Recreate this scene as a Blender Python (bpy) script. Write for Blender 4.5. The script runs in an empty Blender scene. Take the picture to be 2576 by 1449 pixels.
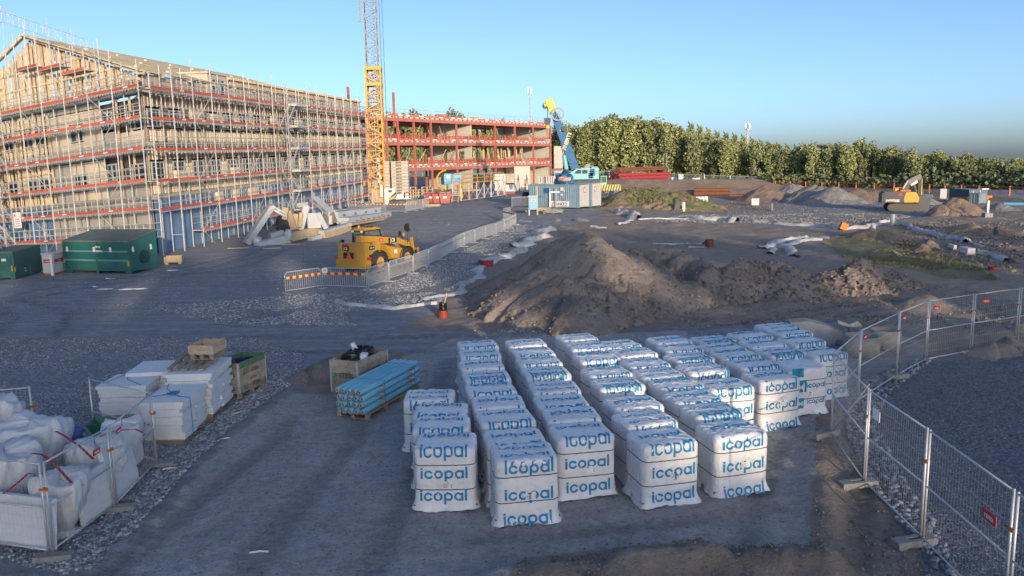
import bpy, math, random
import numpy as np
from mathutils import Vector, Matrix
rnd = random.Random(7)
D = bpy.data; S = bpy.context.scene; COL = S.collection
PI = math.pi
# ------------------------------------------------------------------ camera, sky, sun, exposure
F_PX, CX, CY = 2000.0, 1288.0, 724.5            # focal length and centre of the photograph at 2576 px width
PITCH, ROLL, CAM_H = math.radians(8.88), math.radians(1.0), 6.2
cam = D.objects.new('camera', D.cameras.new('camera')); COL.objects.link(cam)
cam.location = (0, 0, CAM_H)
cam.rotation_euler = (Matrix.Rotation(PI/2-PITCH, 4, 'X') @ Matrix.Rotation(-ROLL, 4, 'Z')).to_euler()
cam.data.sensor_width = 36; cam.data.lens = 36*F_PX/2576; cam.data.clip_end = 6000; cam.data.clip_start = .2
S.camera = cam
SUN_EL, SUN_AZ = math.radians(8), math.radians(180-19)   # sun low behind the camera (azimuth from +Y clockwise)
W = D.worlds.new('World'); S.world = W; W.use_nodes = True
nt = W.node_tree; sky = nt.nodes.new('ShaderNodeTexSky'); sky.sky_type = 'NISHITA'; sky.sun_disc = False
sky.sun_elevation = SUN_EL; sky.sun_rotation = SUN_AZ; sky.air_density = .50; sky.dust_density = 1.6; sky.ozone_density = 1.9
nt.links.new(sky.outputs[0], nt.nodes['Background'].inputs[0]); nt.nodes['Background'].inputs[1].default_value = .15
sd = D.lights.new('sun', 'SUN'); sd.energy = 2.5; sd.angle = math.radians(.5); sd.color = (1, .79, .56)
sun = D.objects.new('sun', sd); COL.objects.link(sun)
sdir = Vector((math.sin(SUN_AZ)*math.cos(SUN_EL), math.cos(SUN_AZ)*math.cos(SUN_EL), math.sin(SUN_EL)))
sun.rotation_euler = sdir.to_track_quat('Z', 'Y').to_euler(); sun.location = (0, -20, 40)
vs = S.view_settings; vs.view_transform = 'Standard'; vs.look = 'None'; vs.exposure = .96; vs.gamma = 1; vs.use_curve_mapping = False
# ------------------------------------------------------------------ noise and terrain
def vnoise(x, y, seed=0):
    xi = np.floor(x).astype(np.int64); yi = np.floor(y).astype(np.int64); fx = x-xi; fy = y-yi
    fx = fx*fx*(3-2*fx); fy = fy*fy*(3-2*fy)
    def h(a, b):
        n = (a*374761393+b*668265263+seed*974711) & 0x7fffffff
        n = ((n ^ (n >> 13))*1274126177) & 0x7fffffff
        return ((n ^ (n >> 16)) & 0xffff)/65535.0
    return (h(xi, yi)*(1-fx)+h(xi+1, yi)*fx)*(1-fy)+(h(xi, yi+1)*(1-fx)+h(xi+1, yi+1)*fx)*fy
def fbm(x, y, o=4, seed=0):
    r = 0; a = .5
    for k in range(o): r = r+a*(vnoise(x, y, seed+k)-.5); x = x*2.03+11.3; y = y*2.03+5.7; a *= .55
    return r
def sm(t): t = np.clip(t, 0, 1); return t*t*(3-2*t)
def ht(x, y):
    x = np.asarray(x, float); y = np.asarray(y, float)
    left = 1.05*sm((y-55)/53)*(1-sm((x-2)/30))-1.32*np.clip((-25-x)/21, 0, 1.4)*sm((y-50)/6)*(1-sm((y-75)/40))
    r = sm((y-110)/150); zf = np.clip(1.7-(x-30)*.064, -8, 1.7)
    z = left*(1-r)+r*zf
    rough = sm((x-25)/10)*sm((y-48)/12)*(1-sm((y-88)/10))
    z = z+rough*(.9*fbm(x*.06, y*.16, 3, 5)+.35*fbm(x*.25, y*.5, 2, 9))
    return z-.015*np.clip(y-330, 0, None)
def ray(px, py):
    u, v = (px-CX)/F_PX, (py-CY)/F_PX
    c, s = math.cos(ROLL), math.sin(ROLL); a, b = c*u-s*v, s*u+c*v
    c, s = math.cos(PITCH), math.sin(PITCH)
    return Vector((a, c-b*s, -b*c-s))
def g(px, py, dz=0.0):
    d = ray(px, py); z = 0.0
    for k in range(60):
        t = (z+dz-CAM_H)/min(d.z, -1e-4); zn = float(ht(d.x*t, d.y*t)); z += (zn-z)*.5
    t = (z+dz-CAM_H)/min(d.z, -1e-4)
    return Vector((d.x*t, d.y*t, z))
def wp(px, py, y):                                # the point at depth y seen at that place of the photograph
    d = ray(px, py); t = y/d.y; return Vector((d.x*t, y, CAM_H+d.z*t))
ZM = dict(A=(.1111, 851.9, 550.1), B=(.1481, 2200.2, 415.9), C=(.2037, 1314.8, 241.5), D=(.1562, 590.3, 483), E=(.1562, 912.3, 429.3), F=(.1667, 0, 576.9),
          G=(.3055, 0, 1006.2), H=(.1852, 254.9, 858.6), I=(.1713, 825.1, 838.5), J=(.2604, 1140.4, 550.1), K=(.3229, 1744.1, 550.1), L=(.1991, 1931.9, 758),
          M=(.4271, 1475.8, 281.7), N=(.2604, 872, 201.2), O=(.3125, 570.2, 469.6), P=(.3935, 972.7, 805), Q=(.3934, 1542.9, 771.4), R=(.5138, 1979, 704.4), T=(.25, 0, 53.7), U=(.25, 0, 375.7))
def q(k, x, y): s, ox, oy = ZM[k]; return ox+x*s, oy+y*s
# ------------------------------------------------------------------ materials
MATS = {}
def mat(name, col, rough=.75, metal=0.0, var=.12, vscale=6.0, bump=0.0, bscale=30.0, rand=0.0, alpha=1.0, trans=0.0, dirt=None):
    if name in MATS: return MATS[name]
    m = D.materials.new(name); m.use_nodes = True; n = m.node_tree.nodes; l = m.node_tree.links; b = n['Principled BSDF']
    b.inputs['Roughness'].default_value = rough; b.inputs['Metallic'].default_value = metal
    tc = n.new('ShaderNodeTexCoord'); nz = n.new('ShaderNodeTexNoise'); nz.inputs['Scale'].default_value = vscale; nz.inputs['Detail'].default_value = 5
    l.new(tc.outputs['Object'], nz.inputs['Vector'])
    mx = n.new('ShaderNodeMix'); mx.data_type = 'RGBA'
    mx.inputs[6].default_value = (*[max(0, c*(1-2.2*var)) for c in col], 1)
    mx.inputs[7].default_value = (*[min(1, c*(1+2.2*var)) for c in col], 1)
    l.new(nz.outputs[0], mx.inputs[0]); out = mx.outputs[2]
    if dirt:
        n2 = n.new('ShaderNodeTexNoise'); n2.inputs['Scale'].default_value = vscale*.35; n2.inputs['Detail'].default_value = 7; n2.inputs['Roughness'].default_value = .7
        l.new(tc.outputs['Object'], n2.inputs['Vector'])
        rp = n.new('ShaderNodeValToRGB'); rp.color_ramp.elements[0].position = .5; rp.color_ramp.elements[1].position = .68
        l.new(n2.outputs[0], rp.inputs[0]); m3 = n.new('ShaderNodeMix'); m3.data_type = 'RGBA'; m3.inputs[7].default_value = (*dirt, 1)
        l.new(rp.outputs[0], m3.inputs[0]); l.new(out, m3.inputs[6]); out = m3.outputs[2]
    if rand:
        oi = n.new('ShaderNodeObjectInfo'); hs = n.new('ShaderNodeHueSaturation'); mr = n.new('ShaderNodeMapRange')
        mr.inputs[3].default_value = 1-rand; mr.inputs[4].default_value = 1+rand
        l.new(oi.outputs['Random'], mr.inputs[0]); l.new(mr.outputs[0], hs.inputs['Value']); l.new(out, hs.inputs['Color']); out = hs.outputs[0]
    l.new(out, b.inputs['Base Color'])
    if bump:
        bn = n.new('ShaderNodeTexNoise'); bn.inputs['Scale'].default_value = bscale; bn.inputs['Detail'].default_value = 4; l.new(tc.outputs['Object'], bn.inputs['Vector'])
        bp = n.new('ShaderNodeBump'); bp.inputs['Strength'].default_value = bump; bp.inputs['Distance'].default_value = .03
        l.new(bn.outputs[0], bp.inputs['Height']); l.new(bp.outputs[0], b.inputs['Normal'])
    if trans: b.inputs['Transmission Weight'].default_value = trans
    if alpha < 1: b.inputs['Alpha'].default_value = alpha
    MATS[name] = m; return m
def net_mat(name, col, cell, open_=.6):            # a fine woven net: the holes are real transparency
    m = D.materials.new(name); m.use_nodes = True; n = m.node_tree.nodes; l = m.node_tree.links; b = n['Principled BSDF']
    b.inputs['Base Color'].default_value = (*col, 1); b.inputs['Roughness'].default_value = .7
    nz = n.new('ShaderNodeTexNoise'); nz.inputs['Scale'].default_value = cell; tc = n.new('ShaderNodeTexCoord'); l.new(tc.outputs['Object'], nz.inputs['Vector'])
    rp = n.new('ShaderNodeMapRange'); rp.inputs[1].default_value = .3; rp.inputs[2].default_value = .7; rp.inputs[3].default_value = max(0, 1-open_*1.5); rp.inputs[4].default_value = min(1, 1.3-open_)
    l.new(nz.outputs[0], rp.inputs[0]); l.new(rp.outputs[0], b.inputs['Alpha']); return m
# ------------------------------------------------------------------ mesh builder
class MB:
    def __init__(s): s.v = []; s.f = []; s.m = []
    def add(s, vs, fs, mi=0):
        o = len(s.v); s.v += [tuple(p) for p in vs]; s.f += [tuple(i+o for i in f) for f in fs]; s.m += [mi]*len(fs); return s
    def box(s, c, d, R=None, mi=0, taper=1.0):
        hx, hy, hz = d[0]/2, d[1]/2, d[2]/2; c = Vector(c); P = []
        for z in (-1, 1):
            t = taper if z > 0 else 1
            for x, y in ((-1, -1), (1, -1), (1, 1), (-1, 1)):
                p = Vector((x*hx*t, y*hy*t, z*hz)); P.append(c+(R @ p if R else p))
        return s.add(P, [(3, 2, 1, 0), (4, 5, 6, 7), (0, 1, 5, 4), (1, 2, 6, 5), (2, 3, 7, 6), (3, 0, 4, 7)], mi)
    def bb(s, x0, x1, y0, y1, z0, z1, mi=0): return s.box(((x0+x1)/2, (y0+y1)/2, (z0+z1)/2), (x1-x0, y1-y0, z1-z0), None, mi)
    def bar(s, a, b, w, h=None, up=(0, 0, 1), mi=0):
        a = Vector(a); b = Vector(b); h = h or w; d = (b-a)
        if d.length < 1e-6: return s
        z = d.normalized(); up = Vector(up)
        if abs(z.dot(up)) > .98: up = Vector((0, 1, 0))
        x = up.cross(z).normalized(); y = z.cross(x); R = Matrix((x, y, z)).transposed()
        return s.box((a+b)/2, (w, h, d.length), R, mi)
    def tube(s, pts, r, n=6, mi=0, cap=True):
        pts = [Vector(p) for p in pts]; o = len(s.v); k = len(pts); V = []; prev = None
        rr = r if isinstance(r, (list, tuple)) else [r]*k
        for i, p in enumerate(pts):
            d = (pts[min(i+1, k-1)]-pts[max(i-1, 0)])
            d = d.normalized() if d.length > 1e-9 else Vector((0, 0, 1))
            if prev is None: x = Vector((0, 0, 1)).cross(d) if abs(d.z) < .95 else Vector((0, 1, 0)).cross(d)
            else: x = prev-d*prev.dot(d)
            x = x.normalized() if x.length > 1e-9 else Vector((1, 0, 0)); prev = x; y = d.cross(x)
            for j in range(n): a = 2*PI*j/n; V.append(p+x*math.cos(a)*rr[i]+y*math.sin(a)*rr[i])
        Fs = [(i*n+j, i*n+(j+1) % n, (i+1)*n+(j+1) % n, (i+1)*n+j) for i in range(k-1) for j in range(n)]
        if cap: Fs += [tuple(range(n-1, -1, -1)), tuple((k-1)*n+j for j in range(n))]
        return s.add(V, Fs, mi)
    def lathe(s, prof, n=24, c=(0, 0, 0), R=None, mi=0):       # (radius, z) profile round the z axis, R turns it
        V = []; c = Vector(c); k = len(prof)
        for r, z in prof:
            for j in range(n):
                a = 2*PI*j/n; p = Vector((r*math.cos(a), r*math.sin(a), z)); V.append(c+(R @ p if R else p))
        return s.add(V, [(i*n+j, i*n+(j+1) % n, (i+1)*n+(j+1) % n, (i+1)*n+j) for i in range(k-1) for j in range(n)], mi)
    def prism(s, poly, y0, y1, mi=0, f=lambda x, y, z: (x, y, z)):   # (x, z) outline pushed along y
        n = len(poly); V = [f(x, y0, z) for x, z in poly]+[f(x, y1, z) for x, z in poly]
        return s.add(V, [tuple(range(n)), tuple(range(2*n-1, n-1, -1))]+[(i+n, (i+1) % n+n, (i+1) % n, i) for i in range(n)], mi)
    def grid(s, P, nu, nv, mi=0, close=False):
        return s.add(P, [(i*nv+j, i*nv+(j+1) % nv, (i+1)*nv+(j+1) % nv, (i+1)*nv+j) for i in range(nu-1) for j in range(nv if close else nv-1)], mi)
    def mesh(s, name, mats, smooth=False):
        me = D.meshes.new(name); me.from_pydata(s.v, [], s.f)
        for m in (mats if isinstance(mats, (list, tuple)) else [mats]): me.materials.append(m)
        if any(s.m): me.polygons.foreach_set('material_index', s.m)
        if smooth: me.polygons.foreach_set('use_smooth', [True]*len(s.f))
        me.update(); return me
def link(name, data, parent=None):
    o = D.objects.new(name, data); COL.objects.link(o)
    if parent is not None: o.parent = parent
    return o
def part(name, mb, mats, parent, smooth=False, stuff=False, label=None):
    o = link(name, mb.mesh(name, mats, smooth) if isinstance(mb, MB) else mb, parent)
    if stuff: o['kind'] = 'stuff'
    if label: o['label'] = label
    return o
def tag(o, label, cat, group=None):
    o['label'] = label; o['category'] = cat
    if group: o['group'] = group
    return o
def thing(name, label, cat, loc=(0, 0, 0), rz=0.0, group=None):
    o = link(name, None); o.empty_display_size = .2; o.location = loc; o.rotation_euler = (0, 0, rz); return tag(o, label, cat, group)
def single(name, mb, mats, label, cat, loc=(0, 0, 0), rz=0.0, group=None, smooth=False):
    o = link(name, mb.mesh(name, mats, smooth) if isinstance(mb, MB) else mb); o.location = loc; o.rotation_euler = (0, 0, rz); return tag(o, label, cat, group)
def struct(name, me): o = link(name, me); o['kind'] = 'structure'; return o
KIDS = {}
def dup(root, loc=None, rz=None, label=None, rot=None):
    def cp(o, par):
        c = o.copy(); COL.objects.link(c)
        if par is not None: c.parent = par
        for k in [x for x in KIDS.setdefault(o.name, list(o.children))]: cp(k, c)
        return c
    r = cp(root, None)
    if loc is not None: r.location = loc
    if rz is not None: r.rotation_euler = (0, 0, rz)
    if rot is not None: r.rotation_euler = rot
    if label: r['label'] = label
    return r
def text_mesh(s, size, m, bold=0.0):
    c = D.curves.new('lettering', 'FONT'); c.body = s; c.size = size; c.align_x = 'CENTER'; c.align_y = 'CENTER'; c.offset = bold; c.resolution_u = 3
    o = D.objects.new('lettering', c); COL.objects.link(o); bpy.context.view_layer.update()
    me = D.meshes.new_from_object(o.evaluated_get(bpy.context.evaluated_depsgraph_get())); D.objects.remove(o); D.curves.remove(c)
    me.materials.clear(); me.materials.append(m); me.name = 'lettering'; return me
def lettering(s, size, m, parent, loc, rot, bold=0.0, name='lettering'):
    o = link(name, text_mesh(s, size, m, bold), parent); o.location = loc; o.rotation_euler = rot; return o
ORD = ['first', 'second', 'third', 'fourth', 'fifth', 'sixth', 'seventh', 'eighth', 'ninth', 'tenth', 'eleventh', 'twelfth', 'thirteenth', 'fourteenth', 'fifteenth', 'sixteenth']
def yaw(a, b): return math.atan2(b.y-a.y, b.x-a.x)
def fast_mesh(name, V, Fq, m, smooth=False):       # numpy vertices and equal-sided faces
    me = D.meshes.new(name); nf, k = Fq.shape; me.vertices.add(len(V)); me.vertices.foreach_set('co', np.ascontiguousarray(V, dtype=np.float32).ravel())
    me.loops.add(nf*k); me.loops.foreach_set('vertex_index', np.ascontiguousarray(Fq, dtype=np.int32).ravel())
    me.polygons.add(nf); me.polygons.foreach_set('loop_start', np.arange(0, nf*k, k, dtype=np.int32)); me.polygons.foreach_set('loop_total', np.full(nf, k, dtype=np.int32))
    if smooth: me.polygons.foreach_set('use_smooth', np.ones(nf, dtype=bool))
    me.update(calc_edges=True); me.materials.append(m); return me
WRAP = mat('white_wrap', (.72, .73, .74), .26, 0, .06, 5, .8, 11); BLUE = mat('blue_print', (.008, .23, .45), .4, 0, .05, 8); STRAP = mat('dark_strap', (.02, .025, .04), .5)
PINE = mat('pallet_wood', (.30, .235, .165), .85, 0, .2, 9, .25, 40, .15); TEAL = mat('teal_print', (.01, .24, .40), .4); WHITE_T = mat('white_print', (.75, .75, .75), .5); INK = mat('ink', (.03, .03, .035), .6)
GALV = mat('galvanised_steel', (.50, .52, .54), .45, .35, .12, 9, .1, 40, .08); CONC = mat('concrete', (.25, .25, .245), .9, 0, .15, 5, .4, 25, .1); RED_S = mat('red_sign', (.52, .03, .03), .5)
ORNG = mat('orange_clamp', (.55, .16, .02), .6)
BLUEF = mat('blue_film', (.14, .38, .55), .3, 0, .08, 3, .1, 20, .06); CARD = mat('cardboard', (.42, .33, .24), .85); HOLE = mat('dark_bore', (.05, .03, .025), .95); CRATE = mat('crate_board', (.33, .28, .225), .85, 0, .2, 7, .3, 35, .15, dirt=(.15, .13, .11))
GREENP = mat('green_paint', (.07, .17, .09), .7, 0, .2, 8, .2, 30, 0, dirt=(.2, .2, .15)); FOAM = mat('white_foam', (.66, .69, .70), .75, 0, .04, 14, .15, 60, .04); SACK = mat('white_sack', (.58, .60, .62), .7, 0, .06, 4, .5, 8); BIN = mat('black_film', (.012, .013, .016), .25, 0, .2, 8, .6, 9)
LOGO = mat('green_mark', (.01, .25, .06), .5); REDB = mat('red_webbing', (.38, .03, .04), .7); ROPE = mat('blue_rope', (.02, .20, .42), .7); LOGW = mat('raw_timber', (.47, .36, .24), .8, 0, .15, 5, .15, 30, .1)
RNETM = net_mat('red_safety_net', (.42, .07, .05), 3.0, .55)
# ------------------------------------------------------------------ ground sheet
def nodes(m): m.use_nodes = True; return m.node_tree.nodes, m.node_tree.links
gm = D.materials.new('site_ground'); n, l = nodes(gm); bs = n['Principled BSDF']; bs.inputs['Roughness'].default_value = .92
geo = n.new('ShaderNodeNewGeometry')
def nz(scale, detail=4, rough=.55, vec=None, typ='ShaderNodeTexNoise'):
    t = n.new(typ); t.inputs['Scale'].default_value = scale
    if typ == 'ShaderNodeTexNoise': t.inputs['Detail'].default_value = detail; t.inputs['Roughness'].default_value = rough
    l.new(vec or geo.outputs['Position'], t.inputs['Vector']); return t
def ramp(src, p0, p1, c0=(0, 0, 0), c1=(1, 1, 1)):
    r = n.new('ShaderNodeValToRGB'); e = r.color_ramp.elements; e[0].position = p0; e[1].position = p1; e[0].color = (*c0, 1); e[1].color = (*c1, 1); l.new(src, r.inputs[0]); return r.outputs[0]
def mixc(f, a, b, typ='MIX'):
    x = n.new('ShaderNodeMix'); x.data_type = 'RGBA'; x.blend_type = typ
    if isinstance(f, float): x.inputs[0].default_value = f
    else: l.new(f, x.inputs[0])
    for i, c in ((6, a), (7, b)):
        if isinstance(c, tuple): x.inputs[i].default_value = (*c, 1)
        else: l.new(c, x.inputs[i])
    return x.outputs[2]
def math_(op, a, b):
    x = n.new('ShaderNodeMath'); x.operation = op
    for i, c in enumerate((a, b)):
        if isinstance(c, (int, float)): x.inputs[i].default_value = c
        else: l.new(c, x.inputs[i])
    return x.outputs[0]
big = nz(.35, 6, .62); mid = nz(2.2, 6, .65); fine = nz(14, 5, .7); tiny = nz(55, 3, .7)
cell = nz(11, typ='ShaderNodeTexVoronoi'); cell2 = nz(26, typ='ShaderNodeTexVoronoi')
mp = n.new('ShaderNodeMapping'); mp.inputs['Rotation'].default_value = (0, 0, math.radians(-38)); mp.inputs['Scale'].default_value = (.12, 1.6, 1); l.new(geo.outputs['Position'], mp.inputs['Vector'])
streak = nz(1.6, 4, .6, mp.outputs[0])
road = mixc(ramp(mid.outputs[0], .3, .72), (.225, .242, .262), (.385, .405, .43))
road = mixc(ramp(streak.outputs[0], .42, .62), mixc(.5, road, (.145, .15, .157)), road)
road = mixc(ramp(fine.outputs[0], .36, .52), mixc(.4, road, (.09, .09, .092)), road); road = mixc(ramp(tiny.outputs[0], .66, .78), road, (.42, .42, .42))
stony = mixc(cell.outputs['Color'], (.12, .132, .15), (.46, .485, .52)); stony = mixc(.45, stony, mixc(ramp(cell2.outputs['Distance'], .1, .7), (.42, .44, .47), (.11, .118, .13)))
pad = mixc(ramp(mid.outputs[0], .3, .7), (.38, .38, .375), (.52, .52, .515)); pad = mixc(ramp(big.outputs[0], .42, .6), mixc(.4, pad, (.26, .255, .25)), pad)
pad = mixc(ramp(fine.outputs[0], .36, .5), mixc(.35, pad, (.11, .112, .115)), pad); pad = mixc(ramp(nz(5.5, 6, .75).outputs[0], .44, .54), mixc(.22, pad, (.10, .09, .083)), pad); pad = mixc(ramp(nz(7.5, 9, .78).outputs[0], .385, .41), mixc(.55, pad, (.07, .066, .064)), pad); pad = mixc(ramp(tiny.outputs[0], .62, .74), pad, (.42, .39, .36))
dirt = mixc(ramp(mid.outputs[0], .32, .68), (.20, .168, .142), (.37, .31, .26)); dirt = mixc(ramp(big.outputs[0], .4, .62), dirt, mixc(.6, dirt, (.30, .23, .175)))
grass = mixc(ramp(mid.outputs[0], .35, .65), (.19, .175, .09), (.29, .26, .14)); grass = mixc(ramp(fine.outputs[0], .35, .6), (.10, .10, .05), grass)
za = n.new('ShaderNodeVertexColor'); za.layer_name = 'zone'; sp = n.new('ShaderNodeSeparateColor'); l.new(za.outputs[0], sp.inputs[0])
zb = n.new('ShaderNodeVertexColor'); zb.layer_name = 'zone_b'; sb = n.new('ShaderNodeSeparateColor'); l.new(zb.outputs[0], sb.inputs[0])
brk = math_('MULTIPLY', math_('SUBTRACT', nz(1.1, 7, .7).outputs[0], .5), 1.3)
def zmask(o): return ramp(math_('ADD', o, brk), .38, .62)
ms, mpad, md, mg = zmask(sp.outputs[0]), zmask(sp.outputs[1]), zmask(sp.outputs[2]), zmask(sb.outputs[0])
c = mixc(ms, road, stony); c = mixc(mpad, c, pad); c = mixc(md, c, dirt); c = mixc(mg, c, grass); c = mixc(sb.outputs[2], c, mixc(.38, c, (.06, .07, .085))); c = mixc(math_('MULTIPLY', sb.outputs[1], .6), c, mixc(.55, c, (.045, .042, .04)))  # ruts darker in colour: moist packed soil plus groove shade painted in
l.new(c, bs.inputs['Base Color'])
hgt = math_('ADD', math_('MULTIPLY', fine.outputs[0], .5), math_('MULTIPLY', mid.outputs[0], 1.2))
hgt = math_('ADD', hgt, math_('MULTIPLY', math_('SUBTRACT', 1, cell.outputs['Distance']), math_('MULTIPLY', ms, .9)))
bp = n.new('ShaderNodeBump'); bp.inputs['Strength'].default_value = 1.0; bp.inputs['Distance'].default_value = .11; l.new(hgt, bp.inputs['Height']); l.new(bp.outputs[0], bs.inputs['Normal'])
# grid: rows get wider with distance
ys = np.concatenate([np.linspace(-160, 4, 24), 5*np.power(84.0, np.linspace(0, 1, 560)), np.geomspace(440, 4500, 24)])
ss = np.concatenate([[-9, -5, -3, -2, -1.5], np.linspace(-1.15, 1.15, 540), [1.5, 2, 3, 5, 9]])
Yg = np.repeat(ys[:, None], len(ss), 1); Xg = ss[None, :]*(np.abs(Yg)+12)
def inpoly(X, Y, poly):
    r = np.zeros(X.shape, bool); k = len(poly)
    for i in range(k):
        x0, y0 = poly[i]; x1, y1 = poly[(i+1) % k]
        if y0 == y1: continue
        r ^= ((y0 > Y) != (y1 > Y)) & (X < (x1-x0)*(Y-y0)/(y1-y0)+x0)
    return r
def wpoly(pp): return [tuple(g(a, b))[:2] for a, b in pp]
def zone(*polys):
    r = np.zeros(Xg.shape)
    for p in polys: r = np.maximum(r, inpoly(Xg, Yg, wpoly(p)).astype(float))
    for k in range(4):
        r[1:-1] = (r[:-2]+2*r[1:-1]+r[2:])/4; r[:, 1:-1] = (r[:, :-2]+2*r[:, 1:-1]+r[:, 2:])/4
    return r
P_ST1 = [(360, 775), (700, 745), (940, 730), (1290, 565), (1372, 566), (1345, 630), (1225, 660), (1190, 715), (1100, 765), (860, 785), (900, 820), (560, 815)]
P_ST2 = [(-150, 850), (640, 850), (770, 890), (745, 955), (560, 1100), (400, 1270), (230, 1440), (170, 1440), (60, 1420), (-150, 1340)]
P_ST3 = [(2150, 980), (2330, 910), (2720, 872), (2720, 1620), (2350, 1620), (2320, 1375), (2180, 1215)]
P_ST4 = [(1640, 560), (1700, 540), (2250, 535), (2290, 545), (2150, 577), (1900, 562)]
P_ST5 = [(1760, 505), (1900, 482), (2060, 478), (2240, 500), (2240, 538), (1900, 548), (1690, 542), (1840, 522)]
P_PAD = [(200, 1620), (300, 1430), (420, 1290), (560, 1120), (745, 985), (860, 1010), (1000, 900), (1160, 845), (1700, 835), (2060, 900), (2110, 990), (2060, 1100), (2085, 1449), (2085, 1620)]
P_D1 = [(1000, 832), (1075, 790), (1130, 740), (1222, 660), (1345, 605), (1390, 572), (1560, 548), (1900, 566), (2150, 580), (2250, 560), (2340, 540), (2760, 545), (2760, 860), (2330, 895), (2100, 800), (1900, 815), (1500, 840), (1200, 838)]
P_D2 = [(1500, 525), (1560, 470), (1760, 480), (1900, 500), (1980, 530), (1700, 540), (1500, 548)]
P_D3 = [(2050, 1060), (2120, 1000), (2160, 1100), (2310, 1375), (2330, 1449), (2330, 1620), (1250, 1620), (1310, 1400), (1700, 1372), (2040, 1400)]
P_D4 = [(740, 985), (800, 930), (860, 880), (1000, 880), (1020, 900), (860, 1000)]
P_D5 = [(1780, 492), (1950, 470), (2330, 485), (2600, 520), (2600, 545), (2230, 500), (1950, 487)]
P_GR1 = [(2070, 612), (2120, 592), (2230, 588), (2330, 620), (2450, 668), (2520, 705), (2400, 700), (2250, 672), (2130, 650)]
P_GR2 = [(1380, 442), (1650, 445), (1900, 452), (2100, 464), (2300, 479), (2600, 503), (2760, 512), (2760, 526), (2600, 515), (2300, 489), (2100, 473), (1900, 459), (1650, 449), (1380, 447)]
z1, z2, z3, z4 = zone(P_ST1, P_ST2, P_ST3, P_ST4, P_ST5), zone(P_PAD), zone(P_D1, P_D2, P_D3, P_D4, P_D5), zone(P_GR1, P_GR2)
z4 = np.maximum(z4, sm((Yg-235)/20))
Zg = ht(Xg, Yg)+.10*fbm(Xg*.5, Yg*.5, 4, 31)*sm((Yg-4)/5)+.028*fbm(Xg*7, Yg*7, 2, 47)*(Yg > 9)*(Yg < 34)+(.05*fbm(Xg*2.5, Yg*2.5, 3, 37))*(1-.5*z2)*(Yg < 120)+.32*fbm(Xg*.8, Yg*.8, 3, 41)*z3*(Yg < 120)*sm((Yg-26)/5)+.16*fbm(Xg*1.1, Yg*1.1, 3, 43)*sm((Yg-55)/15)*(Yg < 260)
# the bank thrown up along the edge of the pad, and the ridge in front
def bank(poly, w, h, seed):
    d = np.full(Xg.shape, 1e9); pts = [g(*p) for p in poly]
    for a, b in zip(pts[:-1], pts[1:]):
        ab = b-a; L = ab.x**2+ab.y**2; t = np.clip(((Xg-a.x)*ab.x+(Yg-a.y)*ab.y)/L, 0, 1)
        d = np.minimum(d, np.hypot(Xg-a.x-t*ab.x, Yg-a.y-t*ab.y))
    return h*np.exp(-(d/w)**2)*(.75+1.3*fbm(Xg*1.7, Yg*1.7, 4, seed))
Zg += bank([(1280, 1475), (1450, 1462), (1640, 1430), (1760, 1412), (1880, 1420), (2010, 1430), (2120, 1470)], .38, .40, 3)
Zg += bank([(2075, 1060), (2065, 1150), (2075, 1270), (2085, 1400), (2080, 1480)], .28, .17, 13)
Zg += bank([(230, 1440), (420, 1270), (560, 1105), (745, 975)], .25, .10, 15)
Zg += bank([(1000, 838), (1200, 842), (1500, 846), (1900, 825)], .5, .10, 19)
Zg += bank([(2210, 880), (2290, 870), (2370, 860), (2470, 850), (2600, 838)], .8, .45, 21)
# wheel ruts pressed into the ground
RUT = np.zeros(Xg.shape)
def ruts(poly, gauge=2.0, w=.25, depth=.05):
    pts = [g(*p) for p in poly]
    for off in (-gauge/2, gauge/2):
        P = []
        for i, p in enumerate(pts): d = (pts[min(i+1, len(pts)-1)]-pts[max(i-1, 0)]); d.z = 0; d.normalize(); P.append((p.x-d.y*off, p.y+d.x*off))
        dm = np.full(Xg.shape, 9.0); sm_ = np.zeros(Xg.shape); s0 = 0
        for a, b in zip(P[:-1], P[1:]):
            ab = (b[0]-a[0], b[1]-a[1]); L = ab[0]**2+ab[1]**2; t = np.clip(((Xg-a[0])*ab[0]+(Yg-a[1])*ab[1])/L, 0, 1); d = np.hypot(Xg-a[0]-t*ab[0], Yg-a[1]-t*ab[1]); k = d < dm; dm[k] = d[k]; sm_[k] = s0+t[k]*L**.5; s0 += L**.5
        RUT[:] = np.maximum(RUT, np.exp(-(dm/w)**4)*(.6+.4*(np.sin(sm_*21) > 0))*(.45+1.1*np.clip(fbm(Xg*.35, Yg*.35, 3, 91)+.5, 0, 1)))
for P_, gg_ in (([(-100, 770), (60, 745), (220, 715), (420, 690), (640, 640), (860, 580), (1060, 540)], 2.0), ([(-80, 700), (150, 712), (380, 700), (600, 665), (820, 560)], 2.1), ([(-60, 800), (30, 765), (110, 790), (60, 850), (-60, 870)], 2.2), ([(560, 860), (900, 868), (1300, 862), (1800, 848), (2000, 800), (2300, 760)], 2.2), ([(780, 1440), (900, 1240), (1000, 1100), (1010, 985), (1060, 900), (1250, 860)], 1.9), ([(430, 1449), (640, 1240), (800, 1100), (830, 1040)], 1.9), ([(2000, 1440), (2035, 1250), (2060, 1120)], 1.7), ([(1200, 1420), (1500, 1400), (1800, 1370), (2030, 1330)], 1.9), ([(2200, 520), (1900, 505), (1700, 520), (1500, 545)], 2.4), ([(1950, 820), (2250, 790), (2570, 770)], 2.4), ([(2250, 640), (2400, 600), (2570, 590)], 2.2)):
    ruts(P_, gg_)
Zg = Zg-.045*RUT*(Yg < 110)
NJ = len(ss); ii, jj = np.meshgrid(np.arange(len(ys)-1), np.arange(NJ-1), indexing='ij'); base = ii*NJ+jj
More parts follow.
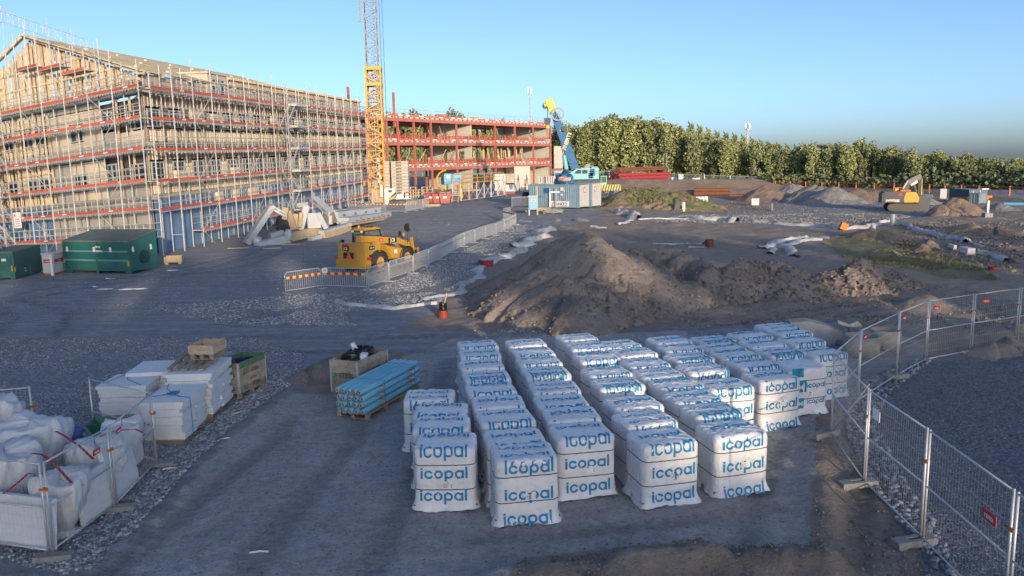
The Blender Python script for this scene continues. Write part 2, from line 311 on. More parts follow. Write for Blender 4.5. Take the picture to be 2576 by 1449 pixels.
Fg = np.stack([base, base+1, base+NJ+1, base+NJ], -1).reshape(-1, 4)
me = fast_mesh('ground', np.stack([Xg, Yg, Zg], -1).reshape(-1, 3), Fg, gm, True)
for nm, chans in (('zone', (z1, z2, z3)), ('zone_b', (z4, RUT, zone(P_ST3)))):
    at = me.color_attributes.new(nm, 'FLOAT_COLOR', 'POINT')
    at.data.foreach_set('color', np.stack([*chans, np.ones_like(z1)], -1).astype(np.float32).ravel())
struct('ground', me)
def gz(x, y):                                     # ground height including the noise laid on the sheet
    j = np.searchsorted(ys, y)-1; s = x/(abs(ys[j])+12); i = np.searchsorted(ss, s)
    return float(Zg[np.clip(j, 0, len(ys)-1), np.clip(i, 0, NJ-1)])
# ------------------------------------------------------------------ crushed stone lying loose
def stone_mat(name, c0, c1, rough=.85):
    m = D.materials.new(name); m.use_nodes = True; n_ = m.node_tree.nodes; l_ = m.node_tree.links
    ge = n_.new('ShaderNodeNewGeometry'); r = n_.new('ShaderNodeValToRGB'); r.color_ramp.elements[0].color = (*c0, 1); r.color_ramp.elements[1].color = (*c1, 1)
    l_.new(ge.outputs['Random Per Island'], r.inputs[0]); l_.new(r.outputs[0], n_['Principled BSDF'].inputs['Base Color']); n_['Principled BSDF'].inputs['Roughness'].default_value = rough; return m
SG = stone_mat('crushed_rock', (.11, .12, .135), (.46, .485, .52)); SGD = stone_mat('dark_gravel', (.09, .10, .115), (.36, .385, .42)); SL = stone_mat('rubble', (.14, .13, .12), (.42, .40, .36)); SB = stone_mat('soil_clods', (.13, .108, .09), (.27, .22, .18))
OCT = np.array([(1, 0, 0), (0, 1, 0), (-1, 0, 0), (0, -1, 0), (.55, .55, .75), (-.55, .55, .75), (-.55, -.55, .75), (.55, -.55, .75), (.5, .5, -.6), (-.5, .5, -.6), (-.5, -.5, -.6), (.5, -.5, -.6)], float)
OF = np.array([(4, 5, 6), (4, 6, 7), (0, 1, 4), (1, 5, 4), (1, 2, 5), (2, 6, 5), (2, 3, 6), (3, 7, 6), (3, 0, 7), (0, 4, 7), (0, 8, 1), (1, 9, 2), (2, 10, 3), (3, 11, 0)])
def scatter(name, pts, sizes, m, seed, sink=.3):
    rs = np.random.RandomState(seed); N = len(pts); A = rs.rand(N)*2*PI; T = rs.randn(N, 3)*.5
    V = OCT[None]*(1+.5*(rs.rand(N, 12, 3)-.5)); V = V*np.stack([.7+.6*rs.rand(N), .7+.6*rs.rand(N), .5+.5*rs.rand(N)], -1)[:, None]
    V[..., 2] += V[..., 0]*T[:, None, 0]*.5; c, s_ = np.cos(A)[:, None], np.sin(A)[:, None]
    V = np.stack([V[..., 0]*c-V[..., 1]*s_, V[..., 0]*s_+V[..., 1]*c, V[..., 2]], -1)*sizes[:, None, None]
    V += pts[:, None]; V[..., 2] += (sizes*(.5-sink))[:, None]
    Fq = (OF[None]+(np.arange(N)*12)[:, None, None]).reshape(-1, 3)
    o = link(name, fast_mesh(name, V.reshape(-1, 3), Fq, m)); o['kind'] = 'stuff'; return o
def poly_points(pp, N, seed, near=0.0):
    P = wpoly(pp); xs = [a for a, b in P]; yy = [b for a, b in P]; rs = np.random.RandomState(seed); out = np.zeros((0, 2))
    while len(out) < N:
        u = rs.rand(N*2); y = min(yy)+(max(yy)-min(yy))*u**(1+near); x = min(xs)+(max(xs)-min(xs))*rs.rand(N*2); k = inpoly(x, y, P)
        out = np.concatenate([out, np.stack([x[k], y[k]], -1)])
    return out[:N]
def bed(name, pp, N, s0, s1, m, seed, near=0.0, keep=None):
    P = poly_points(pp, N, seed, near); rs = np.random.RandomState(seed+1); k = fbm(P[:, 0]*.5, P[:, 1]*.5, 4, seed) > (-.12 if keep is None else keep); P = P[k]
    z = np.array([gz(a, b) for a, b in P]); return scatter(name, np.column_stack([P, z]), .6*(s0+(s1-s0)*rs.rand(len(P))**2.2), m, seed+2)
bed('gravel', P_ST2, 26000, .018, .06, SG, 100, .7); bed('crushed_rock', [(160, 1450), (330, 1350), (470, 1190), (620, 1040), (745, 960), (720, 925), (560, 1040), (400, 1180), (310, 1290), (150, 1420)], 5200, .035, .085, SG, 110, .0, -.3)
bed('gravel', P_ST1, 26000, .03, .085, SG, 120, .3); bed('gravel', P_ST3, 24000, .010, .032, SGD, 130, .6)
bed('crushed_rock', [(2125, 985), (2185, 950), (2230, 935), (2300, 905), (2350, 900), (2240, 985), (2200, 1060), (2260, 1190), (2360, 1330), (2420, 1460), (2340, 1420), (2200, 1225), (2130, 1100)], 2600, .04, .12, SGD, 140, .0, -.4)
bed('gravel', P_ST4, 9000, .06, .16, SL, 150); bed('gravel', [(-100, 720), (500, 690), (900, 600), (1000, 560), (1250, 560), (940, 725), (700, 740), (380, 790), (-100, 830)], 7000, .02, .06, SG, 160, .2)
bed('soil_clods', P_D3, 3500, .01, .06, SB, 170); bed('soil_clods', [(1180, 838), (1300, 700), (2250, 700), (2600, 760), (2600, 870), (2100, 800), (1900, 822)], 6000, .03, .13, SB, 180)
bed('soil_clods', [(2240, 560), (2576, 560), (2700, 700), (2240, 660)], 2500, .06, .25, SB, 190); bed('soil_clods', P_PAD, 9000, .006, .032, SB, 195, 0, -.3); bed('gravel', P_PAD, 3000, .006, .022, SG, 207, 0, -.05)
bed('soil_clods', [(1900, 566), (1700, 545), (1560, 500), (1780, 470), (2300, 490), (2600, 520), (2600, 640), (2250, 580)], 2600, .05, .22, SB, 199); bed('gravel', P_ST5, 4500, .05, .12, SL, 203); bed('gravel', [(1150, 850), (1900, 832), (2060, 870), (1160, 880)], 3000, .015, .05, SG, 197); bed('crushed_rock', [(1250, 838), (1500, 848), (1520, 820), (1480, 805), (1250, 832)], 900, .04, .1, SG, 198)
# ------------------------------------------------------------------ timber-framed building under scaffold
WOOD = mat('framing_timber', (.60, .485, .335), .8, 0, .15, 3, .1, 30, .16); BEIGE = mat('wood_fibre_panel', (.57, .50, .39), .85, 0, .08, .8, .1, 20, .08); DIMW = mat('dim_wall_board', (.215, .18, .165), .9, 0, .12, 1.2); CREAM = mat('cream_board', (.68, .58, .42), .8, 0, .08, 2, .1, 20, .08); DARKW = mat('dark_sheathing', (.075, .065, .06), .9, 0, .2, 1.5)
ROOFW = mat('roof_boarding', (.70, .55, .32), .8, 0, .12, 1.2, .15, 10, .07); GREYP = mat('grey_panel', (.36, .345, .32), .9, 0, .1, .9, .1, 20, .05); BLUEM = mat('blue_membrane', (.12, .215, .38), .45, 0, .18, .9, .5, 3, .1)
TOE = mat('red_toe_board', (.50, .10, .06), .75, 0, .2, 3, 0, 30, .2); SCAF = mat('scaffold_tube', (.50, .51, .50), .5, .25, .15, 4, 0, 30, .12); DECK = mat('scaffold_deck', (.38, .37, .35), .8, .1, .2, 5, .2, 40, .15)
WFR = mat('window_frame_grey', (.40, .42, .42), .5); PANE = mat('window_glass', (.03, .045, .055), .08, 0, .2, 1); SLAB = mat('slab_edge', (.36, .34, .31), .9, 0, .1, 2, .2, 20); TAG_W = mat('white_tag', (.7, .68, .66), .7)
C0 = Vector((-25.4, 57, 0)); DL = Vector((6, 51, 0)).normalized(); DG = Vector((-18.3, 10.9, 0)).normalized(); NL = Vector((DL.y, -DL.x, 0)); NG = Vector((DG.y, -DG.x, 0)); NG = -NG if NG.y > 0 else NG
_den = NL.x*NG.y-NL.y*NG.x
def corner(off): return C0+Vector(((off*NG.y-off*NL.y)/_den, (NL.x*off-NG.x*off)/_den, 0))
WC = corner(-1.5)
def gab(s, h, o): p = WC+DG*s+NG*o; return Vector((p.x, p.y, h-1.32*s/21.3))-WC
def lon(s, h, o): p = WC+DL*s+NL*o; return Vector((p.x, p.y, h+1.05*s/51.3))-WC
def fbox(m, P, s0, s1, h0, h1, o0, o1, mi=0):
    V = [P(s, h, o) for h in (h0, h1) for s, o in ((s0, o0), (s1, o0), (s1, o1), (s0, o1))]
    return m.add(V, [(3, 2, 1, 0), (4, 5, 6, 7), (0, 1, 5, 4), (1, 2, 6, 5), (2, 3, 7, 6), (3, 0, 4, 7)], mi)
tb = thing('timber_building', 'large timber framed building with pitched board roof behind scaffolding', 'building', WC)
LL, LG, RG, EH, RH = 52.5, 25.5, 14.2, 13.2, 17.9
FL = [(.0, 4.2), (4.2, 8.1), (8.1, 12.0)]
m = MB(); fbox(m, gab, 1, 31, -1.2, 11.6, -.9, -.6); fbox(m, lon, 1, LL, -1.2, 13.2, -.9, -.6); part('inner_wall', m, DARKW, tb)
for h in (4.2, 8.1, 12.0):
    m = MB(); fbox(m, gab, -.02, 31, h-.18, h+.17, -.6, -.02); fbox(m, lon, .0, LL, h-.18, h+.17, -.6, -.02); part('floor_slab', m, SLAB, tb)
NST = [0]; extra = MB()
NBD = [0]; extra_b = MB()
def stud(P, s, h0, h1, o=-.12, w=.10, board=False):
    if board:
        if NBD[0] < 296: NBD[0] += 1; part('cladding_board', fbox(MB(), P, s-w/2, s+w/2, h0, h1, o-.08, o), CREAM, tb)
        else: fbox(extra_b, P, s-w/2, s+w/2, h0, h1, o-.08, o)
    elif NST[0] < 296: NST[0] += 1; part('stud', fbox(MB(), P, s-w/2, s+w/2, h0, h1, o-.16, o), WOOD, tb)
    else: fbox(extra, P, s-w/2, s+w/2, h0, h1, o-.16, o)
def window(P, s0, s1, h0, h1, o=-.10, nm=2):
    f = MB(); t_ = .10
    for a, b, c, d in ((s0, s1, h0, h0+t_), (s0, s1, h1-t_, h1), (s0, s0+t_, h0+t_, h1-t_), (s1-t_, s1, h0+t_, h1-t_)): fbox(f, P, a, b, c, d, o-.1, o)
    for k in range(1, nm): x = s0+(s1-s0)*k/nm; fbox(f, P, x-.05, x+.05, h0+t_, h1-t_, o-.09, o-.004)
    w_ = part('window', f, WFR, tb); part('pane', fbox(MB(), P, s0+.02, s1-.02, h0+.02, h1-.02, o-.08, o-.06), PANE, w_)
def panel(P, s0, s1, h0, h1, mt, o=-.14, nm='wall_panel'): part(nm, fbox(MB(), P, s0+.012, s1-.012, h0+.012, h1-.012, o-.1, o+rnd.uniform(0, .03)), mt, tb)
# gable side
for fl, (h0, h1) in enumerate(FL):
    a, b = h0+.2, h1-.2
    if fl == 0:
        for k in range(6): panel(gab, .3+k*2.2, .3+(k+1)*2.2, a-.9, b, GREYP)
        for k in range(9): panel(gab, 13.6+k*1.3, 13.6+(k+1)*1.3, a-1.0, b, BLUEM, -.14, 'membrane_sheet')
        for s in (14.6, 17.2, 20.4): window(gab, s, s+1.1, 1.6, 3.0)
    else:
        for s in (.4, 2.0, 3.6): stud(gab, s, a, b)
        window(gab, .7, 2.3, h0+1.2, h0+2.6); panel(gab, .5, 3.9, a, h0+1.1, BEIGE if fl > 1 else GREYP); panel(gab, 4.0, 5.6, a, h0+1.3, GREYP); window(gab, 4.2, 5.4, h0+1.5, h0+2.8)
        pm_ = BEIGE if fl == 2 else GREYP
        panel(gab, 5.7, 8.0, a, b-.5, BEIGE); panel(gab, 8.0, 10.0, a, h0+.9, BEIGE); panel(gab, 8.0, 10.0, h0+2.3, b-.5, BEIGE); window(gab, 8.1, 9.9, h0+.95, h0+2.25); panel(gab, 10.0, 12.6, a, b-.5, pm_); panel(gab, 5.7, 12.6, b-.45, b, SLAB)
        s = 13.0
        while s < LG: stud(gab, s, a, b, w=rnd.choice((.1, .1, .2))); s += rnd.choice((.42, .55, .6))
        for s in (13.4, 15.2, 18.2, 21.5): window(gab, s, s+1.5, h0+1.1, h0+2.4, -.05)
        panel(gab, 13.0, 18.0, h0+2.6, h0+2.75, WOOD, -.05, 'rail'); panel(gab, 13.0, 25, h0+.95, h0+1.05, WOOD, -.05, 'rail')
# gable triangle of open studs and rafters
def rh(s): return EH+.1+(RH-EH)*(s/RG if s < RG else max(0, 2-s/RG))
s = 1.0
while s < LG:
    t_ = rh(s)-.35
    stud(gab, s, 12.2, t_, -.10, rnd.choice((.10, .14, .2))); 
    if rnd.random() < .75: stud(gab, s+.22, 12.2, t_-.3, -.55, .12)
    s += rnd.choice((.42, .5, .58))
for h in (13.9, 15.2):
    s0 = (h-EH)*RG/(RH-EH); part('rail', fbox(MB(), gab, s0+.3, min(LG, 2*RG-s0-.3), h, h+.14, -.3, -.08), WOOD, tb)
for sgn, s1 in ((1, -.7), (-1, LG)):
    m = MB(); A_, B_ = gab(s1, rh(max(0, s1)) if s1 > 0 else EH-.1, .3), gab(RG, RH, .3); m.bar(A_, B_, .14, .32); part('barge_rafter', m, WOOD, tb)
    m = MB(); m.bar(gab(max(s1, .5), rh(max(s1, .5))-.7, -.5), gab(RG, RH-.7, -.5), .12, .25); part('rafter', m, WOOD, tb)
for k in range(7): s = 3+k*3.2; part('truss_web', MB().bar(gab(s, 12.3, -.7), gab(s+1.5, rh(s+1.5)-.5, -.7), .1, .16).bar(gab(s+1.5, rh(s+1.5)-.5, -.7), gab(s+3, 12.3, -.7), .1, .16), WOOD, tb)
# pitched roof boarded in panels
def slope(u, r): a = lon(r, EH, .55); b = gab(RG, RH, 0)+DL*r+Vector((0, 0, 1.05*r/51.3)); return a+(b-a)*u
def slope2(u, r): b = gab(RG, RH, 0)+DL*r+Vector((0, 0, 1.05*r/51.3)); c_ = gab(2*RG, EH, 0)+DL*r; return b+(c_-b)*u
nr = 16; RL = 38.5
for k in range(nr):
    r0, r1 = -.9+k*(RL+.9)/nr, -.9+(k+1)*(RL+.9)/nr-.05
    for u0, u1 in ((0, .333), (.336, .666), (.67, 1.0)):
        V = [slope(u0, r0), slope(u0, r1), slope(u1, r1), slope(u1, r0)]; up = Vector((0, 0, .06+.02*rnd.random())); part('roof_panel', MB().add([v for v in V]+[v+up for v in V], [(3, 2, 1, 0), (4, 5, 6, 7), (0, 1, 5, 4), (1, 2, 6, 5), (2, 3, 7, 6), (3, 0, 4, 7)]), ROOFW, tb)
for k in range(14): r = -.6+k*2.9; part('rafter', MB().bar(slope2(0, r), slope2(1, r), .1, .24), WOOD, tb)
for k in range(26): p = slope(.12+.3*(k % 3), .5+k*1.45); part('batten_block', MB().box(p+Vector((0, 0, .12)), (.22, .22, .14)), WOOD, tb)
for k in range(9): r = 2+k*4; part('rafter', MB().bar(slope(0, r)-Vector((0, 0, .12)), slope(1, r)-Vector((0, 0, .12)), .1, .22), WOOD, tb)
# long side
FAS = mat('fascia_panel', (.48, .40, .33), .85, 0, .08, 1, .1, 20, .07)
for k in range(34):
    s = .1+k*1.54
    if 9.3 < s+.7 < 13.2: continue
    panel(lon, s, s+1.54, 12.25, 13.15 if s < 9 else 13.75, FAS, .02, 'fascia_panel')
m = MB(); fbox(m, lon, 13.2, LL, 13.75, 13.95, -14, .35); part('roof', m, ROOFW, tb)
m = MB(); fbox(m, lon, 9.4, 13.1, 12.2, 13.95, -2.6, .25); fbox(m, lon, 9.2, 13.3, 13.95, 14.1, -2.8, .4); dm = part('dormer', m, FAS, tb); window(lon, 9.9, 12.3, 12.4, 13.6, .36, 3)
for fl, (h0, h1) in enumerate(FL):
    a, b = h0+.2, h1-.2
    if fl == 0:
        for k in range(1, 36): panel(lon, .6+(k-1)*1.45, .6+k*1.45, a-.7, b, BLUEM, -.12, 'membrane_sheet')
        for k in range(18): part('batten', fbox(MB(), lon, 1.2+k*2.9, 1.32+k*2.9, a-.6, b, -.08, -.02), WFR, tb)
        continue
    for k in range(17):
        s0 = .4+k*3.05
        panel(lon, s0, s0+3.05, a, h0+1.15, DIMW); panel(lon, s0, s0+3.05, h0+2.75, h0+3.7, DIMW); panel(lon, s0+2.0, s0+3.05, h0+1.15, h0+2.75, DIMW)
        window(lon, s0+.15, s0+1.9, h0+1.25, h0+2.6, -.12, 3)
        d = rnd.uniform(0, .3)
        while d < 3.0:                             # pale boards fixed upright below and beside the windows
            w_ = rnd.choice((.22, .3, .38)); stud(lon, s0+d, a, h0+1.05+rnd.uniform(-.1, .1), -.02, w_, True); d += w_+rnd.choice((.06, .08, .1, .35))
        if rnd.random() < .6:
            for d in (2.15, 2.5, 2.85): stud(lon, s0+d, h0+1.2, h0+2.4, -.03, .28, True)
        for d in (.3, .9, 1.5, 2.1, 2.7): stud(lon, s0+d, h0+2.75, b, -.06, .07)
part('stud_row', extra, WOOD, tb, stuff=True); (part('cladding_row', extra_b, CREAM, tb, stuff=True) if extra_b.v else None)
m = MB(); fbox(m, lon, LL-.05, LL+.2, -.5, 13.6, -16, .0); part('end_wall', m, GREYP, tb)
# ------------------------------------------------------------------ scaffolding
sc = thing('scaffolding', 'steel tube scaffolding with red toe boards wrapped around the timber building', 'scaffolding', WC)
LEV = [1.3, 3.3, 5.35, 7.6, 9.8, 11.95]; BAY = 3.05; SO, SI = 1.45, .55
def scaf_side(P, s_start, n, top, last_level):
    for k in range(n+1):
        s = s_start+k*BAY
        for o_, nm in ((SO, 'standard'), (SI, 'standard')):
            tp = top(s)+rnd.uniform(-.2, .9)*(o_ == SO)
            m = MB().tube([P(s, -1.3 if P is gab else -.3, o_), P(s, tp, o_)], .046, 6); part(nm, m, SCAF, sc)
        m = MB()
        for h in LEV: m.tube([P(s, h-.05, SI), P(s, h-.05, SO)], .024, 5)
        part('transom', m, SCAF, sc, stuff=True)
        if k == n: break
        s1 = s+BAY
        for li, h in enumerate(LEV):
            if li == 0 and P is lon and k < 1: continue
            part('deck', fbox(MB(), P, s+.03, s1-.03, h-.045, h, SI+.04, SO-.04), DECK, sc)
            t_ = part('toe_board', fbox(MB(), P, s+.03, s1-.03, h+.005, h+.20, SO-.035, SO-.005), TOE, sc)
            if rnd.random() < .55: part('marking', fbox(MB(), P, s+1.2, s+1.75, h+.06, h+.15, SO-.004, SO-.001), TAG_W, t_)
            m = MB()
            for d in (.5, 1.0): m.tube([P(s, h+d, SO), P(s1, h+d, SO)], .034, 5).tube([P(s, h+d, SI), P(s1, h+d, SI)], .024, 5)
            m.tube([P(s, h-.1, SO), P(s1, h-.1, SO)], .026, 5).tube([P(s, h-.1, SI), P(s1, h-.1, SI)], .024, 5)
            for j in range(1, 4): m.tube([P(s+BAY*j/4, h+.2, SO), P(s+BAY*j/4, h+1.0, SO)], .020, 4, cap=False)
            for j in range(9): fbox(m, P, s+BAY*(j+.2)/9, s+BAY*(j+.55)/9, h-.20, h-.05, SO-.02, SO)
            part('guard_rail', m, SCAF, sc, stuff=True)
        if k % 3 == 1:
            for li in range(len(LEV)): a, b = (s, s1) if li % 2 else (s1, s); part('brace', MB().tube([P(a, ([-.9]+LEV)[li], SO+.04), P(b, LEV[li], SO+.04)], .024, 5), SCAF, sc)
scaf_side(gab, -1.55, 9, lambda s: 13.0 if s < 0 else rh(s)+.3, 6); scaf_side(lon, 1.4, 17, lambda s: 13.9, 6)
part('deck', fbox(MB(), lon, -1.45, 1.4, LEV[5]-.045, LEV[5], SI, SO), DECK, sc)
for li, h in enumerate(LEV[1:]): part('toe_board', fbox(MB(), lon, -1.4, 1.38, h+.005, h+.2, SO-.035, SO-.005), TOE, sc); part('guard_rail', MB().tube([lon(-1.45, h+.5, SO), lon(1.4, h+.5, SO)], .024, 5).tube([lon(-1.45, h+1, SO), lon(1.4, h+1, SO)], .024, 5).tube([lon(-1.45, h-.1, SO), lon(1.4, h-.1, SO)], .026, 5), SCAF, sc, stuff=True)
for a, b, h in ((4.5, 7.6, 13.9), (7.6, 10.6, 14.6), (10.6, 13.7, 15.0), (18, 22, 14.5)):
    part('deck', fbox(MB(), gab, a, b, h-.045, h, SI, SO), DECK, sc); part('toe_board', fbox(MB(), gab, a, b, h+.005, h+.2, SO-.035, SO-.005), TOE, sc)
# stair flights
def flight(P, s0, s1, h0, h1, o):
    m = MB()
    for d in (0, .62): m.bar(P(s0, h0, o+d), P(s1, h1, o+d), .05, .16)
    m2 = MB()
    for k in range(1, 9): t_ = k/9; fbox(m2, P, s0+(s1-s0)*t_-.11, s0+(s1-s0)*t_+.11, h0+(h1-h0)*t_-.02, h0+(h1-h0)*t_, o+.02, o+.6)
    m.tube([P(s0, h0+1, o+.64), P(s1, h1+1, o+.64)], .02, 5)
    f = part('stair_flight', m, SCAF, sc); part('tread', m2, DECK, f, stuff=True)
HL = [-.8]+LEV
for k in range(6): flight(gab, 16.4, 19.2, HL[k], HL[k+1], SO+.1); flight(lon, *(((21.0, 23.6) if k % 2 else (23.6, 21.0))), HL[k]+.4*(k == 0), HL[k+1], SO+.1)
for k in range(6): part('landing', fbox(MB(), gab, 19.2, 21.4, LEV[k]-.06, LEV[k], SO+.05, SO+.95), SCAF, sc); part('landing', fbox(MB(), lon, 23.4, 26.2, LEV[k]-.05, LEV[k]+.18, SO+.05, SO+.95), SCAF, sc)
for s in (16.2, 21.5): part('standard', MB().tube([gab(s, -1.6, SO+1), gab(s, 13.4, SO+1)], .034, 6), SCAF, sc)
for s in (20.8, 26.3): part('standard', MB().tube([lon(s, -.4, SO+1), lon(s, 14.2, SO+1)], .034, 6), SCAF, sc)
# lattice girders along the gable slopes
def lattice(A, B, dz, n, nm='lattice_girder'):
    m = MB(); U = Vector((0, 0, dz)); m.tube([A, B], .03, 5).tube([A+U, B+U], .03, 5)
    for k in range(n): a = A+(B-A)*(k/n); b = A+(B-A)*((k+1)/n); m.tube([a, a+U], .018, 4, cap=False).tube([a, b+U] if k % 2 else [a+U, b], .018, 4, cap=False)
    part(nm, m, SCAF, sc)
lattice(gab(3.2, 14.9, SO), gab(14.9, 19.0, SO), .8, 15); lattice(gab(14.9, 19.0, SO), gab(25.0, 16.0, SO), .8, 12)
for s, h0, h1 in ((8.8, 13, 18.2), (5.8, 13, 17), (2.7, 13, 15.9), (12.0, 13, 18.6), (14.9, 14, 20.2), (21.3, 13, 18.3)): part('standard', MB().tube([gab(s, h0, SO), gab(s, h1, SO)], .034, 6), SCAF, sc)
part('brace', MB().tube([gab(3.6, 14.9, SO), gab(-.5, 13.5, SO)], .03, 5), SCAF, sc)
# folded stair with signs hanging on the scaffold
for s, h in ((15.3, 2.6), (20.6, 1.2)):
    t_ = single('notice_board', fbox(MB(), gab, s, s+1.1, h, h+1.3, SO+.06, SO+.09), TAG_W, 'white notice board with red marks on the scaffold '+('beside the stairs' if s < 16 else 'at the far stair foot'), 'notice', WC)
    m = MB(); fbox(m, gab, s+.75, s+.95, h+.95, h+1.15, SO+.091, SO+.096)
    for k in range(4): fbox(m, gab, s+.2, s+.9-.1*(k % 2), h+.15+k*.18, h+.2+k*.18, SO+.091, SO+.096)
    part('red_print', m, RED_S, t_, stuff=True)
# packs of boards standing on the scaffold decks
for k in range(17):
    for li in (1, 2, 4):
        if rnd.random() < .55:
            s = 1.6+k*BAY+rnd.uniform(.1, .8); w_ = rnd.uniform(.8, 1.7); hh = rnd.uniform(.5, 1.0)
            n_ = max(2, int(w_/.3)); t_ = thing('board_pack', f'pale board pack on the {ORD[li]} scaffold lift, {(ORD+["last"])[k]} bay from the corner', 'board pack', WC+lon(s, LEV[li], 1.0), math.atan2(DL.y, DL.x), 'packs of boards on the scaffold')
            for j in range(n_): part('board', MB().bb(j*w_/n_+.01, (j+1)*w_/n_-.01, -.12, .12, 0, hh), BEIGE, t_)
# ------------------------------------------------------------------ red steel frame building
RSTEEL = mat('red_primer_steel', (.42, .14, .105), .6, 0, .15, .8, 0, 30, .1); CPAN = mat('concrete_wall_panel', (.50, .47, .41), .9, 0, .07, .6, .1, 15, .06); SOFF = mat('hollow_core_slab', (.42, .41, .40), .9, 0, .1, .8); RNET = mat('red_edge_board', (.58, .14, .075), .7, 0, .15, 2, 0, 30, .15)
YPROP = mat('yellow_prop', (.50, .34, .10), .6, 0, .15, 4, 0, 30, .1); CONCL = mat('pale_foundation', (.42, .39, .34), .9, 0, .1, .7, .1, 15)
RL0, RL1 = Vector((-21.3, 132, 0)), Vector((9.4, 181, 0)); DR = (RL1-RL0).normalized(); NR = Vector((DR.y, -DR.x, 0)); RLEN = (RL1-RL0).length
def red(s, h, o): p = RL0+DR*s+NR*o; return Vector((p.x, p.y, h+.35*s/RLEN))-RL0
def at_px(px, off=0):                              # distance along the frame front seen at that column
    lo, hi = -20, RLEN+20
    for k in range(50):
        mid_ = (lo+hi)/2; p = RL0+DR*mid_; v = CX+F_PX*p.x/(p.y*math.cos(PITCH)+6*math.sin(PITCH)); lo, hi = (mid_, hi) if v < px else (lo, mid_)
    return lo
rb = thing('steel_frame_building', 'three storey red steel frame building with open floors and concrete walls', 'building', RL0)
LV = [1.25, 5.75, 10.1, 14.1]; DEP = 15
for h in LV[1:]:
    part('floor_slab', fbox(MB(), red, -9, RLEN+.3, h, h+.32, -DEP, -.25), SOFF, rb)
    part('edge_beam', fbox(MB(), red, -9, RLEN+.2, h-.5, h-.02, -.3, -.02).bar(red(-9, h-.51, -.16), red(RLEN+.2, h-.51, -.16), .3, .05).bar(red(-9, h-.01, -.16), red(RLEN+.2, h-.01, -.16), .3, .04), RSTEEL, rb)
    for o_ in (-DEP*.5, -DEP): part('beam', fbox(MB(), red, -9, RLEN, h-.42, h-.02, o_-.15, o_+.15), RSTEEL, rb)
    ends = MB()
    for k in range(46): s = -8+k*1.45; fbox(ends, red, s, s+.5, h+.06, h+.26, -.26, -.235)
    part('slab_core', ends, DARKW, rb, stuff=True)
part('foundation', fbox(MB(), red, -9, RLEN+2, .4, 1.3, -DEP, .8), CONCL, rb)
cols = [at_px(p) for p in (985, 1013, 1053, 1095, 1158, 1254, 1303, 1349, 1392)]
for s in cols:
    for o_ in (-.16, -DEP*.5, -DEP+.2): part('column', fbox(fbox(fbox(MB(), red, s-.17, s+.17, 1.2, LV[3]-.5, o_-.03, o_+.03), red, s-.17, s-.13, 1.2, LV[3]-.5, o_-.15, o_+.15), red, s+.13, s+.17, 1.2, LV[3]-.5, o_-.15, o_+.15), RSTEEL, rb)
for px, h in ((897, 18.5), (1008, 18.3)): s = at_px(px); part('column', fbox(MB(), red, s-.16, s+.16, LV[3]*.9, h, -.5, -.2), RSTEEL, rb)
# concrete walls running back from the front, with openings
def cross_wall(s, h0, h1, d, holes=(), nm='wall_panel'):
    o0 = -.5; xs = [o0]
    for (a, b, c, e) in holes: xs += [a, b]
    xs.append(-d); 
    for a, b in zip(xs[:-1], xs[1:]):
        hole = [q_ for q_ in holes if q_[0] == a and q_[1] == b]; m = MB()
        if hole: _, _, c, e = hole[0]; (fbox(m, red, s-.1, s+.1, h0, c, b, a) if c > h0 else None); fbox(m, red, s-.1, s+.1, e, h1, b, a)
        else: fbox(m, red, s-.1, s+.1, h0, h1, b, a)
        part(nm, m, CPAN, rb)
sw = at_px(1199)
cross_wall(sw, LV[0], LV[1]-.02, 11, ((-2.6, -4.2, 2.2, 4.0), (-7.0, -8.2, 2.2, 4.0))); cross_wall(sw, LV[1]+.33, LV[2]-.02, 11, ((-2.2, -3.6, 6.1, 8.6),)); cross_wall(sw, LV[2]+.33, LV[3]-.02, 11, ((-8.6, -9.8, 10.4, 12.4),))
se = RLEN-.25
cross_wall(se, LV[0], LV[1]-.02, 14); cross_wall(se, LV[1]+.33, LV[2]-.02, 14); cross_wall(se, LV[2]+.33, LV[3]-.02, 14, ((-9.0, -10.4, 10.4, 12.6),))
for s0, s1, fl, o_ in ((-9, at_px(1030), 2, -DEP+.5), (-9, at_px(1048), 1, -DEP+.5), (-9, at_px(1062), 0, -DEP*.55), (at_px(1330), RLEN-.5, 0, -8.5), (at_px(1272), at_px(1318), 0, -DEP+.5)):
    h0, h1 = LV[fl]+.33, LV[fl+1]-.02
    n_ = max(1, int((s1-s0)/3)); [part('wall_panel', fbox(MB(), red, s0+(s1-s0)*k/n_+.02, s0+(s1-s0)*(k+1)/n_-.02, h0, h1, o_-.1, o_+.1), CPAN, rb) for k in range(n_)]
part('wall_panel', fbox(MB(), red, at_px(1048), at_px(1070), LV[0], 3.9, -4.2, -4.0), CPAN, rb)
s1398, s1416 = at_px(1397), at_px(1417)
part('wall_panel', fbox(MB(), red, s1398, s1416, 4.6, 9.6, .15, .35), CPAN, rb); part('wall_panel', fbox(MB(), red, s1398, s1416, 1.0, 4.1, .15, .35), CPAN, rb); part('ledge_beam', fbox(MB(), red, s1398, s1416, 4.15, 4.5, .1, .4), RSTEEL, rb)
